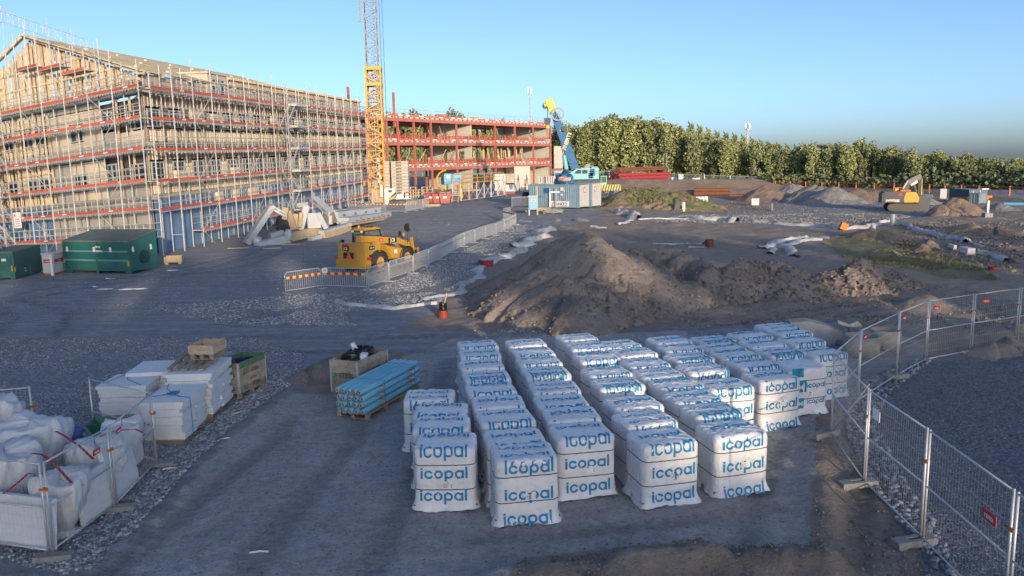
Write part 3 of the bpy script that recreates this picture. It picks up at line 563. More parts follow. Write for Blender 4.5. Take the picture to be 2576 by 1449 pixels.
# edge protection
for fl in (1, 2, 3):
    h = LV[fl]+.32; n_ = 34; s0 = -6 if fl > 1 else at_px(1020)
    for k in range(n_):
        a = s0+(RLEN-s0)*k/n_; b = s0+(RLEN-s0)*(k+1)/n_
        e_ = part('edge_board', fbox(MB(), red, a+.03, b-.03, h+.02, h+.32, -.3, -.26), RNET, rb)
        if rnd.random() < .6: part('marking', fbox(MB(), red, a+.15, b-.5, h+.06, h+.27, -.255, -.25), TAG_W, e_)
        if rnd.random() < .85 and fl < 3: part('safety_net', fbox(MB(), red, a, b, h+.34, h+1.0, -.34, -.335), RNETM, rb)
        part('rail_post', fbox(MB(), red, a-.03, a+.03, h, h+1.25, -.38, -.32), GALV, rb)
    for d in (.6, 1.2): part('guard_rail', MB().tube([red(s0, h+d, -.35), red(RLEN, h+d, -.35)], .03, 5), GALV if fl == 3 else RSTEEL, rb)
# leaning props and loose planks stood on the floors
for k, (px, fl, ln, mt) in enumerate([(1003, 2, 2.6, GALV), (1030, 2, 2.4, GALV), (1045, 2, 2.4, GALV), (1062, 1, 2.6, GALV), (1070, 1, 2.6, GALV), (1100, 1, 2.6, GALV), (1145, 2, 2.2, YPROP), (1150, 1, 2.6, YPROP), (1172, 1, 2.4, YPROP), (1180, 1, 2.4, GALV), (1212, 2, 2.0, YPROP), (1266, 2, 2.4, GALV), (1285, 2, 2.4, GALV), (1360, 2, 2.4, GALV), (1372, 1, 2.6, GALV), (1340, 1, 2.6, GALV), (1380, 2, 2.4, GALV), (1090, 2, 2.0, YPROP), (1115, 2, 1.8, YPROP)]):
    s = at_px(px); h = LV[fl]+.33; part('prop', MB().tube([red(s-ln*.45*(1 if k % 2 else -1), h, -2.6-.3*(k % 3)), red(s+ln*.3*(1 if k % 2 else -1), h+2.9, -2.4)], .06, 6), mt, rb)
PLK = mat('loose_plank', (.52, .42, .24), .8, 0, .12, 2, 0, 30, .2)
for k in range(34):
    px = 1216+k*3.9+rnd.uniform(-1.5, 1.5); s = at_px(px); tl = rnd.uniform(-.5, .25); hh = rnd.uniform(2.4, 3.7); o_ = -1.3-rnd.uniform(0, 1.6)
    m = MB(); pts = [red(s+tl*t_+.12*math.sin(3*t_), LV[1]+.34+hh*t_, o_) for t_ in (0, .3, .6, 1)]
    for a, b in zip(pts[:-1], pts[1:]): m.bar(a, b, .20, .07)
    single('plank', m, PLK, 'pale upright plank on the middle floor, '+('before' if px < 1254 else 'after' if px < 1303 else 'past')+' the '+('sixth red column' if px < 1303 else 'seventh red column')+(', leaning left' if tl < -.25 else ', leaning right' if tl > .05 else ', nearly straight')+(', tall' if hh > 3.1 else ', short'), 'plank', RL0, 0, 'planks stood on the middle floor')
for k in range(26):
    px = rnd.choice([1000+k*6, 1220+k*5]); fl = 2 if rnd.random() < .6 else 1
    if fl == 1 and px > 1200: fl = 2
    s = at_px(min(px, 1370)); part('post_stub', fbox(MB(), red, s-.06, s+.06, LV[fl]+.33, LV[fl]+rnd.uniform(1.0, 1.9), -.5, -.4), YPROP, rb)
for px, w_, h_, lb in ((1147, 2.4, .9, 'red stack of formwork on the top slab of the red frame'), (1230, 1.6, .8, 'pale bundle of material on the top slab of the red frame')):
    s = at_px(px); t_ = thing('material_stack', lb, 'material stack', RL0+red(s, LV[3]+.33, -2.5), math.atan2(DR.y, DR.x))
    for j in range(4): part('layer', MB().box((rnd.uniform(-.1, .1), 0, .12+j*h_/4), (w_, 1.2, h_/4-.03)), RNET if px < 1200 else BEIGE, t_)
# free standing walls and site items at its foot
p = wp(1314, 480, 150); o = thing('wall_element', 'free standing concrete wall element left of the blue container', 'wall element', (p.x, p.y, 1.2), .32)
part('panel', MB().bb(-1.55, 1.55, -.1, .1, 2.2, 4.5), CPAN, o); part('panel', MB().bb(-1.5, .35, -.1, .1, 0, 2.1).bb(.75, 1.5, -.1, .1, 0, 2.1), CPAN, o); part('prop', MB().tube([(-.8, 0, 3), (-1.2, -2, 0)], .06).tube([(.9, 0, 3), (.6, -2, 0)], .06), STRAP, o)
for k, (px, py, lb) in enumerate(((1253, 452, 'white facade panel leaning on the middle ground floor column'), (1264, 451, 'white facade panel leaning at the right of its twin'))):
    p = wp(px, py+10, 146); o = single('facade_panel', MB().box((0, 0, 1.6), (1.2, .08, 3.0)), TAG_W, lb, 'facade panel', (p.x, p.y, 1.3), .4, 'white facade panels'); o.rotation_euler = (-.12, .05, .4)
# ------------------------------------------------------------------ pallets of wrapped roofing rolls
WW, WD, WT = .56, .46, 1.17
def foot(th, z, sd):                              # outline of the wrapped load at angle th and height z
    c, s = math.cos(th), math.sin(th); p = 8.0
    r = (abs(c)**p+abs(s)**p)**(-1/p); x, y = r*c, r*s
    fl = max(0, (.22-z)/.22)**1.5*.085*(.45+.75*math.sin(2*th)**2+.22*math.sin(th*9+sd*3)+.12*math.sin(th*17+sd))
    w = .006*math.sin(th*23+sd*5+z*5)+.005*math.sin(th*41+z*9+sd)+.003*math.sin(z*14+th*3+sd*2)
    sc = -.004*sum(math.exp(-((z-h)/.035)**2) for h in (.42, .88))
    return x*WW+(x/max(.3, abs(x)))*0+c*(fl+w+sc), y*WD+s*(fl+w+sc)
def ztop(x, y, sd):
    return WT+.018*abs(math.sin((x+.56)*PI/.224))+.008*math.sin(x*19+y*31+sd*4)+.006*math.sin(y*47+x*7+sd)-.015*max(0, abs(y)-.30)
def yfront(x, z, sd):
    xx = abs(x)/WW; y = -WD*(max(0, 1-xx**8))**(1/8); th = math.atan2(y/WD, x/WW)
    return foot(th, z, sd)[1]
def wrap_mesh(sd):
    m = MB(); NT = 72; zs = [.025, .05, .09, .14, .2, .27, .36, .42, .48, .6, .72, .82, .88, .94, 1.03, 1.10]; P = []
    for z in zs:
        for k in range(NT):
            th = 2*PI*k/NT; x, y = foot(th, z, sd); hem = .010*math.sin(k*1.9+sd*7)+.022*math.sin(k*.33+sd*2) if z < .03 else 0
            P.append((x, y, max(.012, z+hem)))
    for rr in (.985, .95, .86, .7, .5, .3, .1, .001):
        for k in range(NT):
            th = 2*PI*k/NT; x, y = foot(th, 1.1, sd); x *= rr; y *= rr; lip = (1-rr)
            P.append((x, y, ztop(x, y, sd)-(.04 if rr > .98 else .016 if rr > .94 else 0)))
    m.grid(P, len(zs)+8, NT, close=True); return m
def glyph(m, ch, x0, s, f):                       # geometric round letters; f maps flat (u, v) onto the wrap
    def strip(A, B):
        V = []
        for a, b in zip(A, B): V += [f(*a), f(*b)]
        m.add(V, [(2*i, 2*i+2, 2*i+3, 2*i+1) for i in range(len(A)-1)])
    def ring(cx, a0, a1, n=18):
        A = []; B = []
        for i in range(n+1):
            a = a0+(a1-a0)*i/n; A.append((x0+s*(cx+.52*math.cos(a)), s*(.5+.52*math.sin(a)))); B.append((x0+s*(cx+.27*math.cos(a)), s*(.5+.27*math.sin(a))))
        strip(A, B)
    def stem(cx, v0, v1, cut=0.0):
        A = [(x0+s*(cx-.13), s*(v0+(v1-v0)*i/5)) for i in range(6)]; B = [(x0+s*(cx+.13), s*(v0+(v1+cut-v0)*i/5)) for i in range(6)]; strip(A, B)
    if ch == 'i': stem(.13, 0, .98); stem(.13, 1.06, 1.3); return .42
    if ch == 'l': stem(.13, 0, 1.4); return .36
    if ch == 'c': ring(.5, .36, 2*PI-.30); return 1.1
    if ch == 'o': ring(.52, 0, 2*PI); return 1.16
    if ch == 'p': ring(.55, -2.5, 2.5); stem(.16, -.42, .85); return 1.2
    if ch == 'a': ring(.52, .64, 2*PI-.64); stem(.93, 0, 1.0); return 1.22
def word(m, s, cx, f, wd='icopal'):
    adv = dict(i=.42, l=.36, c=1.1, o=1.16, p=1.2, a=1.22); x = cx-s*sum(adv[c] for c in wd)/2
    for c in wd: x += s*glyph(m, c, x, s, f)
def print_meshes(sd, rows, top, size=.158):
    out = []
    for z0, dx in rows:
        m = MB(); out.append(m)
        def f(u, v):
            z = z0+v; u = max(-.53, min(.53, u))
            if z > 1.09:
                t = (z-1.09); return (u, -WD*.985+max(0, t-.03)*1.6+.0, ztop(u, -WD+t, sd)-.035*max(0, 1-t/.05)+.008)
            return (u, yfront(u, z, sd)-.007, z)
        word(m, size, dx, f)
    for y0, sx, sy in top:
        m = MB(); out.append(m)
        def f2(u, v): x, y = u*sx, y0+v*sy; return (x, y, ztop(max(-.5, min(.5, x)), y, sd)+.017)
        word(m, size, 0, f2)
    return [m.mesh('printed_word', BLUE) for m in out]
def strap_mesh(sd):
    m = MB()
    for z in (.42, .88):
        P = []
        for dz in (-.009, .009):
            for k in range(72): x, y = foot(2*PI*k/72, z, sd); P.append((x*1.006, y*1.006, z+dz+.012*math.sin(k*2*PI/72+sd)))
        m.grid(P, 2, 72, close=True)
    return m
def label_mesh(sd, x0, z0):
    m = MB(); y = lambda x, z: yfront(x, z, sd)-.012
    def pl(a, b, c, d, mi, o): m.add([(a, y(a, c)-o, c), (b, y(b, c)-o, c), (b, y(b, d)-o, d), (a, y(a, d)-o, d)], [(0, 1, 2, 3)], mi)
    pl(x0-.09, x0+.09, z0-.07, z0+.07, 0, 0)
    for k in range(9): pl(x0-.075+k*.011, x0-.069+k*.011+.003*(k % 2), z0+.035, z0+.062, 1, .002)
    for k in range(4): pl(x0-.075, x0+.02-.02*(k % 2), z0+.015-k*.02, z0+.021-k*.02, 1, .002)
    for k in range(6): pl(x0+.055, x0+.08, z0-.05+k*.013, z0-.044+k*.013, 1, .002)
    return m
def pallet_parts(par, w=1.2, d=.96, mtl=None):
    mtl = mtl or PINE
    for k in range(5): part('deck_board', MB().bb(-w/2, w/2, -d/2+k*(d-.1)/4, -d/2+.1+k*(d-.1)/4, .105, .13), mtl, par)
    for x in (-w/2+.07, 0, w/2-.07):
        for y in (-d/2+.06, 0, d/2-.06): part('block', MB().box((x, y, .061), (.12, .1, .082)), mtl, par)
        part('runner', MB().bb(x-.06, x+.06, -d/2, d/2, 0, .019), mtl, par)
ROWS = [[(.20, -.02), (.62, .0), (1.02, 0)], [(.03, .0), (.46, .03), (.94, .04)], [(.14, .02), (.60, .0), (1.03, .02)], [(.12, .03), (.57, .04), (1.0, .02)], [(.02, .03), (.50, .02), (.93, .0)], [(.22, 0), (.66, .02), (1.06, 0)]]
TOPS = [[(.30, 1, -1)], [(-.20, 1, -.5), (.05, 1, .6)], [(.22, 1, -.7)], [(-.05, 1, .8)], [(.1, -1, -1)], [(-.30, 1, .9), (.15, 1, -.6)]]
VAR = []
for i in range(6):
    b = bool(i == 5)
    VAR.append((wrap_mesh(i*1.7).mesh('wrap', WRAP, True), print_meshes(i*1.7, ROWS[i], TOPS[i]), strap_mesh(i*1.7).mesh('strap', STRAP), label_mesh(i*1.7, .05, .5+.03*i).mesh('address_label', [WHITE_T, INK])))
RUN = MB()
for x in (-.52, 0, .52): RUN.bb(x-.06, x+.06, -.43, .43, .004, .022); [RUN.box((x, y, .06), (.12, .1, .075)) for y in (-.37, 0, .37)]
for k in range(5): RUN.bb(-.575, .575, -.44+k*.195, -.34+k*.195, .099, .12)
RUN = RUN.mesh('pallet', PINE)
# seen outlines of the top: left, right, front edge (P or Q zoom frame)
CL = {
 'A': ('P', [(160, 570, 835), (152, 535, 712), (150, 510, 608), (85, 440, 505)], 0, 'short row beside the blue rolls'),
 'B': ('P', [(678, 1120, 900), (630, 1055, 800), (595, 980, 665), (548, 905, 562), (512, 855, 470), (495, 815, 385), (475, 770, 305), (458, 757, 233), (456, 735, 178)], 9, 'long row nearest the rolls'),
 'C': ('P', [(1080, 1490, 760), (1020, 1395, 648), (960, 1325, 555), (925, 1270, 463), (882, 1210, 360), (845, 1150, 290), (815, 1105, 224), (770, 1050, 168)], 9, 'row third from the rolls'),
 'D': ('Q', [(172, 588, 880), (70, 465, 762), (0, 362, 652), (-98, 245, 520), (-165, 170, 440), (-225, 90, 345), (-285, 20, 275), (-340, -55, 215)], 15, 'row fourth from the blue rolls'),
 'E': ('Q', [(640, 1030, 820), (520, 895, 700), (390, 755, 615), (300, 640, 525), (168, 515, 455), (105, 405, 385), (30, 328, 315), (-60, 222, 265)], 17, 'row fifth from the blue rolls'),
 'F': ('Q', [(612, 942, 528), (480, 790, 420), (395, 690, 348), (335, 615, 288), (270, 545, 240)], 17, 'row sixth from the blue rolls'),
 'G': ('Q', [(947, 1213, 470), (800, 1130, 392), (695, 985, 330), (620, 890, 280), (548, 840, 226)], 18, 'row seventh from the blue rolls'),
 'H': ('Q', [(1115, 1400, 398), (1000, 1270, 310), (885, 1145, 258), (805, 1060, 203)], 18, 'row second from the mesh fence'),
 'I': ('Q', [(1265, 1552, 310), (1145, 1400, 238), (1050, 1325, 180), (985, 1225, 143)], 19, 'row nearest the mesh fence')}
BACK = ['front pallet', 'second pallet back', 'third pallet back', 'fourth pallet back', 'fifth pallet back', 'sixth pallet back', 'seventh pallet back', 'eighth pallet back', 'ninth pallet back']
RPOS = []
pi_ = 0
VSEL = {'A': [0, 2, 0, 1], 'B': [1, 3, 2, 4, 0, 5, 4, 3, 2], 'C': [2, 4, 3, 1, 5, 2, 0, 4], 'D': [3, 1, 4, 5, 2, 0, 3, 1], 'E': [4, 5, 3, 0, 1, 2, 4, 3], 'F': [3, 1, 5, 2, 4], 'G': [4, 2, 0, 3, 5], 'H': [1, 5, 4, 0], 'I': [2, 0, 3, 1]}
for k, (zm, lst, yw, where) in CL.items():
    for i, (xl, xr, yf) in enumerate(lst):
        px, py = q(zm, (xl+xr)/2, yf); p = g(px, py, WT-.01); r = math.radians(yw+rnd.uniform(-2.5, 2.5))
        c = p+Vector((-math.sin(r)*WD, math.cos(r)*WD, 0)); RPOS.append((k, i, c))
        last = ' rearmost,' if i == len(lst)-1 else ''
        t = thing('roll_pallet', f'wrapped white roll pallet,{last} {BACK[i]} in the {where}'.replace('fourth from the blue rolls', 'fourth from the rolls'), 'pallet', (c.x, c.y, gz(c.x, c.y)-.005), r, 'wrapped pallets of roofing rolls')
        v = VAR[VSEL[k][i]]
        link('wrap', v[0], t); link('strap', v[2], t); link('pallet', RUN, t)
        if k == 'H' and i == 0:
            m = MB()
            for z0, w_ in ((.2, .34), (.6, .40), (.98, .3)):
                h = w_*.75; P = [(-.48+a*w_, yfront(-.48+a*w_, min(1.08, z0+b*h), 1.7)-.008, z0+b*h) for b in (0, .25, .5, .75, 1) for a in (0, .33, .66, 1)]
                m.grid(P, 5, 4)
            part('printed_square', m, TEAL, t); m = MB()
            for z0, s_ in ((.30, .09), (.70, .10)):
                word(m, s_, .20, lambda u, v: (u, yfront(min(.53, u), z0+v, 1.7)-.008, z0+v))
            part('printed_word', m, BLUE, t)
            for z0, s_ in ((.33, .14), (.74, .17)): lettering('BMI', s_, WHITE_T, t, (-.30, -.52, z0), (PI/2, 0, 0), .004, 'printed_letters')
        else: [link('printed_word', w_, t) for w_ in v[1]]
        if i < 3: link('address_label', v[3], t)
# ------------------------------------------------------------------ site fence panels with concrete feet
def fence_panel(a, b, h, label, sign=None, group='mesh fence panels', clamp=True, zb=.12, brace=False):
    a = Vector(a); b = Vector(b); L = (b-a).length-.10; t = thing('mesh_fence', label, 'fence panel', a, yaw(a, b), group); dz = (b.z-a.z)
    x0, x1 = .05, .05+L; sl = dz/max(L, .1); Z = lambda x, z: z+sl*(x-x0)
    for x in (x0, x1): part('post', MB().tube([(x, 0, Z(x, .03)), (x, 0, Z(x, h))], .021, 8), GALV, t, True)
    for z, nm in ((h-.03, 'top_rail'), (h*.5+.03, 'middle_rail'), (zb, 'bottom_rail')): part(nm, MB().tube([(x0, 0, Z(x0, z)), (x1, 0, Z(x1, z))], .0165, 8), GALV, t, True)
    m = MB(); nw = int(L/.085)
    for k in range(1, nw): x = x0+L*k/nw; m.tube([(x, .008, Z(x, zb)), (x, .008, Z(x, h-.03))], .0024, 3, cap=False)
    for k in range(1, 8): z = zb+(h-zb-.03)*k/8; m.tube([(x0, -.006, Z(x0, z)), (x1, -.006, Z(x1, z))], .0024, 3, cap=False)
    part('wire_mesh', m, GALV, t, stuff=True)
    if brace: part('brace', MB().tube([(x0, .01, .15), (x1, .01, h-.05)], .013, 6), GALV, t, True)
    if sign:
        sx, sz, w_ = sign; s = part('sign', MB().bb(sx-w_/2, sx+w_/2, -.03, -.022, sz-w_*.22, sz+w_*.22), RED_S, t)
        lettering('renta', w_*.32, WHITE_T, s, (sx, -.0335, sz), (PI/2, 0, 0), .003)
    if clamp: part('clamp', MB().box((x1+.03, 0, Z(x1, h*.72)), (.13, .06, .05)), ORNG, t)
    return t
def fence_foot(p, rz, label, s=1.0):
    m = MB(); 
    for x in (-.36, -.09, .09, .36): pass
    m.bb(-.37, -.12, -.11, .11, .03, .14); m.bb(.12, .37, -.11, .11, .03, .14); m.bb(-.12, .12, -.11, -.04, .03, .14); m.bb(-.12, .12, .04, .11, .03, .14)
    for x in (-.28, .28): m.bb(x-.07, x+.07, -.11, .11, 0, .03)
    o = single('fence_foot', m, CONC, label, 'fence foot', (p.x, p.y, gz(p.x, p.y)-.005), rz, 'concrete fence feet'); o.scale = (s, s, s); return o
def gg(px, py): p = g(px, py); p.z = gz(p.x, p.y); return p
fp = dict(a=gg(2088, 1108), b=gg(2174, 1218), c=gg(2318, 1367), e=gg(2157, 1018), f=gg(2254, 953), gx=gg(2328, 911), h=gg(2441, 889), i=gg(2556, 873))
fp['d'] = fp['c']+(fp['c']-fp['b']); fp['d'].z = gz(fp['d'].x, fp['d'].y); fp['k'] = fp['d']+(fp['d']-fp['c'])*1.0; fp['k'].z = gz(fp['k'].x, fp['k'].y); fp['j'] = fp['i']+(fp['i']-fp['h']); fp['j'].z = gz(fp['j'].x, fp['j'].y)
for A_, B_, lb, sg in (('a', 'b', 'galvanised mesh fence panel with a diagonal brace, beside the printed teal square pallet', None), ('b', 'c', 'galvanised mesh fence panel with a blank white plate, over the large crushed rocks', None),
        ('c', 'd', 'galvanised mesh fence panel running out of the frame at the bottom corner', (1.9, 1.35, .34)), ('d', 'k', 'galvanised mesh fence panel beyond the bottom corner post', None), ('a', 'e', 'galvanised mesh fence panel angled behind the braced panel, beside the last wrapped pallets', None),
        ('e', 'f', 'galvanised mesh fence panel in front of the concrete rings, small sign near its start', (.25, 1.72, .26)), ('f', 'gx', 'galvanised mesh fence panel rising from the rings to the fence bend', (.3, 1.72, .26)),
        ('gx', 'h', 'galvanised mesh fence panel just past the bend, facing the dark earth', (.32, 1.68, .26)), ('h', 'i', 'galvanised mesh fence panel second past the bend, larger pale sign', (.5, 1.68, .36)), ('i', 'j', 'galvanised mesh fence panel last in line, cut by the picture edge', None)):
    t = fence_panel(fp[A_], fp[B_], 1.95, lb, sg, brace=(A_+B_ == 'ab'))
    if A_+B_ == 'bc': part('plate', MB().bb(.28, .60, -.03, -.022, 1.48, 1.68), WHITE_T, t)
for nm, rz, lb in (('a', .5, 'concrete fence foot under the braced panel by the pallets'), ('b', .2, 'concrete fence foot with an open slot beside the large rocks'), ('c', .25, 'concrete fence foot nearest the bottom corner, stone on its top'), ('f', .3, 'concrete fence foot under the panel by the rings'), ('h', .2, 'concrete fence foot past the bend in the fence'), ('i', .2, 'concrete fence foot at the picture edge')):
    fence_foot(fp[nm]+Vector((-.15, -.05, 0)) if nm in 'abc' else fp[nm], rz, lb)
lf = dict(p=gg(131, 1403), q=gg(293, 1278), r=gg(397, 1168), s=gg(238, 1125), t=gg(100, 1150)); lf['o'] = lf['p']+Vector((-1.9, .55, 0)); lf['u'] = lf['t']+Vector((-2.0, -.6, 0))
for A_, B_, lb, sg in (('p', 'q', 'mesh fence panel with a red sign, in front of the leaning white boards', (1.42, 1.27, .22)), ('q', 'r', 'mesh fence panel with a red sign, beside the torn white board', (.36, 1.4, .22)), ('o', 'p', 'mesh fence panel at the bottom corner, red strap behind it', None), ('s', 'r', 'mesh fence panel behind the white sacks, beside the foam board stack', None), ('u', 't', 'mesh fence panel standing on gravel behind the white sacks', (1.6, 1.35, .24))):
    fence_panel(lf[A_], lf[B_], 1.62, lb, sg)
for nm, lb in (('p', 'dark fence foot at the corner of the sack enclosure'), ('q', 'dark fence foot midway along the sack enclosure'), ('r', 'dark fence foot beside the foam board stack')): fence_foot(lf[nm]+Vector((.08, -.08, 0)), .15, lb, .8)
# ------------------------------------------------------------------ blue rolls, crates, foam stacks and sacks
a0, a1 = g(912, 997+8, .62), g(1067.5, 914.7+6, .62); ang = yaw(a0, a1); Lr = 3.05
c0 = gg(886, 1050); t = thing('roll_bundle', 'bundle of twenty blue film rolls strapped on a wooden pallet', 'roll bundle', (0, 0, 0))
ux = Vector((math.cos(ang), math.sin(ang), 0)); uy = Vector((-ux.y, ux.x, 0)); near = g(918, 1040, .18); near.z = 0
t.location = (near.x, near.y, gz(near.x, near.y)); t.rotation_euler = (0, 0, ang); Rr = .081
RX = Matrix.Rotation(PI/2, 4, 'Y').to_3x3()
rm = MB().lathe([(.042, -.02), (.046, 0), (Rr, .004), (Rr, Lr-.03), (Rr*.9, Lr), (0, Lr+.002)], 16, (0, 0, 0), RX); rmesh = rm.mesh('roll', BLUEF, True)
cm = MB().lathe([(.046, .03), (.046, -.022), (.030, -.022), (.030, .05)], 14, (0, 0, 0), RX).mesh('core', CARD, True); hm = MB().lathe([(.0305, .012), (0, .012)], 14, (0, 0, 0), RX).mesh('bore', HOLE)
for r in range(4):
    for k in range(5):
        o = link('roll', rmesh, t); o.location = (rnd.uniform(-.03, .03), .08+k*.165+(.03 if r % 2 else 0), .235+r*.168)
        link('core', cm, o); link('bore', hm, o)
for x in (.8, 2.45):
    for r in range(3):
        part('spacer', MB().box((x, .42, .235+.084+r*.168), (.07, .95, .035)), CARD, t); part('spacer_end', MB().lathe([(0, 0), (.032, 0), (.036, .05), (.022, .07), (0, .07)], 10, (x, -.05, .32+r*.168), Matrix.Rotation(PI/2, 3, 'X')), CARD, t)
    part('band', MB().bar((x+.1, -.075, .14), (x+.1, -.075, .82), .012, .003).bar((x+.1, -.075, .825), (x+.1, .86, .825), .012, .003), STRAP, t)
pl_ = link('pallet', None, t); pl_.location = (1.5, .42, 0)
m = MB()
for k in range(5): m.bb(-1.4, 1.4, -.45+k*.2, -.35+k*.2, .125, .147)
for x in (-1.34, -.45, .45, 1.34):
    m.bb(x-.05, x+.05, -.46, .46, .0, .02)
    for y in (-.4, 0, .4): m.box((x, y, .072), (.1, .1, .1))
part('pallet', m, PINE, t).location = (1.5, .42, 0); D.objects.remove(pl_)
def crate(loc, rz, w, d, h, label, collar=None, words=True, nb=5, wm=None):
    t = thing('collar_crate', label, 'crate', loc, rz, 'wooden collar crates'); hb = h/nb; wm = wm or CRATE; z0 = .14
    for k in range(nb):
        z = z0+k*hb; mt = GREENP if (collar and k == nb-1) else wm; e = .004*(k % 2)
        for s in (-1, 1):
            part('board', MB().bb(-w/2, w/2, s*d/2-.012+e, s*d/2+.012+e, z+.003, z+hb-.003), mt, t); part('board', MB().bb(s*w/2-.012+e, s*w/2+.012+e, -d/2+.014, d/2-.014, z+.003, z+hb-.003), mt, t)
    for sx in (-1, 1):
        for sy in (-1, 1): part('corner_hinge', MB().bb(sx*(w/2+.018)-.03*(sx > 0), sx*(w/2+.018)+.03*(sx < 0), sy*(d/2+.017)-.004, sy*(d/2+.017)+.004, z0+.03, z0+h-.02).bb(sx*(w/2+.019)-.004, sx*(w/2+.019)+.004, sy*(d/2+.018)-.05*(sy > 0), sy*(d/2+.018)+.05*(sy < 0), z0+.03, z0+h-.02), GALV, t)
    part('floor_board', MB().bb(-w/2+.02, w/2-.02, -d/2+.02, d/2-.02, z0, z0+.02), wm, t)
    for x in (-w/2+.07, 0, w/2-.07):
        part('runner', MB().bb(x-.05, x+.05, -d/2, d/2, .0, .022), PINE, t)
        for y in (-d/2+.06, 0, d/2-.06): part('block', MB().box((x, y, .08), (.1, .1, .114)), PINE, t)
    if words:
        rows = ((z0+.28*h, 1),) if collar is None else ((z0+.16*h, 1), (z0+.62*h, 1))
        for zc, _ in (rows if collar else ((z0+.55*h, 1),)):
            for face in (0, 1):
                rot = (PI/2, 0, 0) if face == 0 else (PI/2, 0, -PI/2); L_ = w if face == 0 else d
                P = (lambda u: (u, -d/2-.026, zc)) if face == 0 else (lambda u: (-w/2-.026, -u, zc))
                lettering('STEEL', .2*h if collar is None else .17*h, INK, t, P(.10*L_), rot, .002)
                q_ = .07*h; o = part('mark', MB().prism([(-q_, -q_), (.2*q_, -q_), (q_, 0), (.4*q_, q_), (-q_, q_), (-.4*q_, 0)], 0, .003), LOGO, t); o.location = P(-.33*L_); o.rotation_euler = (0, 0, rot[2])
        part('mark_outline', MB().bb(-.14*w, .14*w, -d/2-.0275, -d/2-.0245, z0+.36*h, z0+.375*h).bb(-.10*w, .10*w, -d/2-.0275, -d/2-.0245, z0+.40*h, z0+.415*h), INK, t)
    return t
def lump(rx, ry, rz_, seed, n=28, k=16, amp=.16, p=2.6, fr=1.0):
    m = MB(); P = []; rs = random.Random(seed); ph = [rs.uniform(0, 6) for _ in range(9)]
    for i in range(k):
        v = PI*i/(k-1)
        for j in range(n):
            a = 2*PI*j/n; w = 1+amp*(.45*math.sin(2*a*fr+ph[0]+v)+.3*math.sin(5*a*fr+ph[1]+3*v)+.3*math.sin(7*v*fr+ph[2]+2*a)+.22*math.sin(11*a*fr+ph[3]-5*v)+.15*math.sin(17*v+ph[4]+6*a))
            s, c = math.sin(v), math.cos(v); sp = lambda x, e: math.copysign(abs(x)**(2/e), x)
            P.append((rx*w*sp(s, p)*sp(math.cos(a), p), ry*w*sp(s, p)*sp(math.sin(a), p), rz_*(w if c > 0 else 1)*sp(c, p)))
    return m.grid(P, k, n, close=True)
cA, cF, cR = g(851, 984), g(903, 1004), g(977, 966)
rz = yaw(cF, cR); w1 = (cR-cF).length; d1_ = min(.85, (cA-cF).length); nx = Vector((math.cos(rz), math.sin(rz), 0)); ny = Vector((-nx.y, nx.x, 0))
cc = cF+nx*w1/2+ny*d1_/2; crate_big = crate((cc.x, cc.y, gz(cc.x, cc.y)), rz, w1, d1_, .94, 'grey wooden crate full of black sacks, behind the blue rolls')
def inside(base, off, mb, mats, label, cat, name, rot=(0, 0, 0), smooth=True, group=None):
    M_ = base.matrix_basis; p = M_ @ Vector(off); o = single(name, mb, mats, label, cat, p, 0, group, smooth); o.rotation_euler = (rot[0], rot[1], rot[2]+base.rotation_euler.z); return o
bpy.context.view_layer.update()
inside(crate_big, (-.22, .0, .98), lump(.30, .34, .24, 3, amp=.3), BIN, 'shiny black sack heaped at the near side of the grey crate', 'sack', 'waste_sack'); inside(crate_big, (.25, .08, .97), lump(.34, .30, .24, 5, amp=.3), BIN, 'black sack behind the foam tube in the grey crate', 'sack', 'waste_sack')
inside(crate_big, (.0, .0, .72), lump(.5, .36, .18, 8, amp=.3), BIN, 'black sack lowest in the grey crate', 'sack', 'waste_sack')
inside(crate_big, (.08, .06, 1.0), MB().lathe([(0, 0), (.075, 0), (.075, .42), (0, .42)], 14), FOAM, 'white foam tube sticking up out of the grey crate', 'foam tube', 'foam_tube', (-.3, -.35, 0)); inside(crate_big, (-.08, .1, .98), MB().box((0, 0, .12), (.09, .07, .32)), FOAM, 'small white offcut beside the foam tube', 'offcut', 'foam_offcut', (.1, -.5, 0), False)
inside(crate_big, (-.25, -.30, 1.02), MB().box((0, 0, .06), (.24, .16, .2)), FOAM, 'white foam block on the near corner of the grey crate', 'foam block', 'foam_block', (.1, .05, .3), False)
gF, gR = g(*q('H', 1890, 795)), g(*q('H', 2245, 625)); rz = yaw(gF, gR); w1 = (gR-gF).length; nx = Vector((math.cos(rz), math.sin(rz), 0)); ny = Vector((-nx.y, nx.x, 0)); cc = gF+nx*w1/2+ny*.36
crate_g = crate((cc.x, cc.y, gz(cc.x, cc.y)), rz, w1, .72, .86, 'wooden crate with a green top collar, beside the foam boards', collar=True)
bpy.context.view_layer.update()
inside(crate_g, (-.22, 0, .80), lump(.22, .26, .2, 13, amp=.3), BIN, 'black sack in the near end of the green topped crate', 'sack', 'waste_sack'); inside(crate_g, (.2, 0, .78), lump(.28, .25, .17, 14, amp=.3), BIN, 'black sack in the far end of the green topped crate', 'sack', 'waste_sack')
inside(crate_g, (.0, -.05, .93), MB().box((0, 0, 0), (.14, .1, .06)), FOAM, 'small white offcut on the black sacks of the green topped crate', 'offcut', 'foam_offcut', (.2, .1, .4), False)
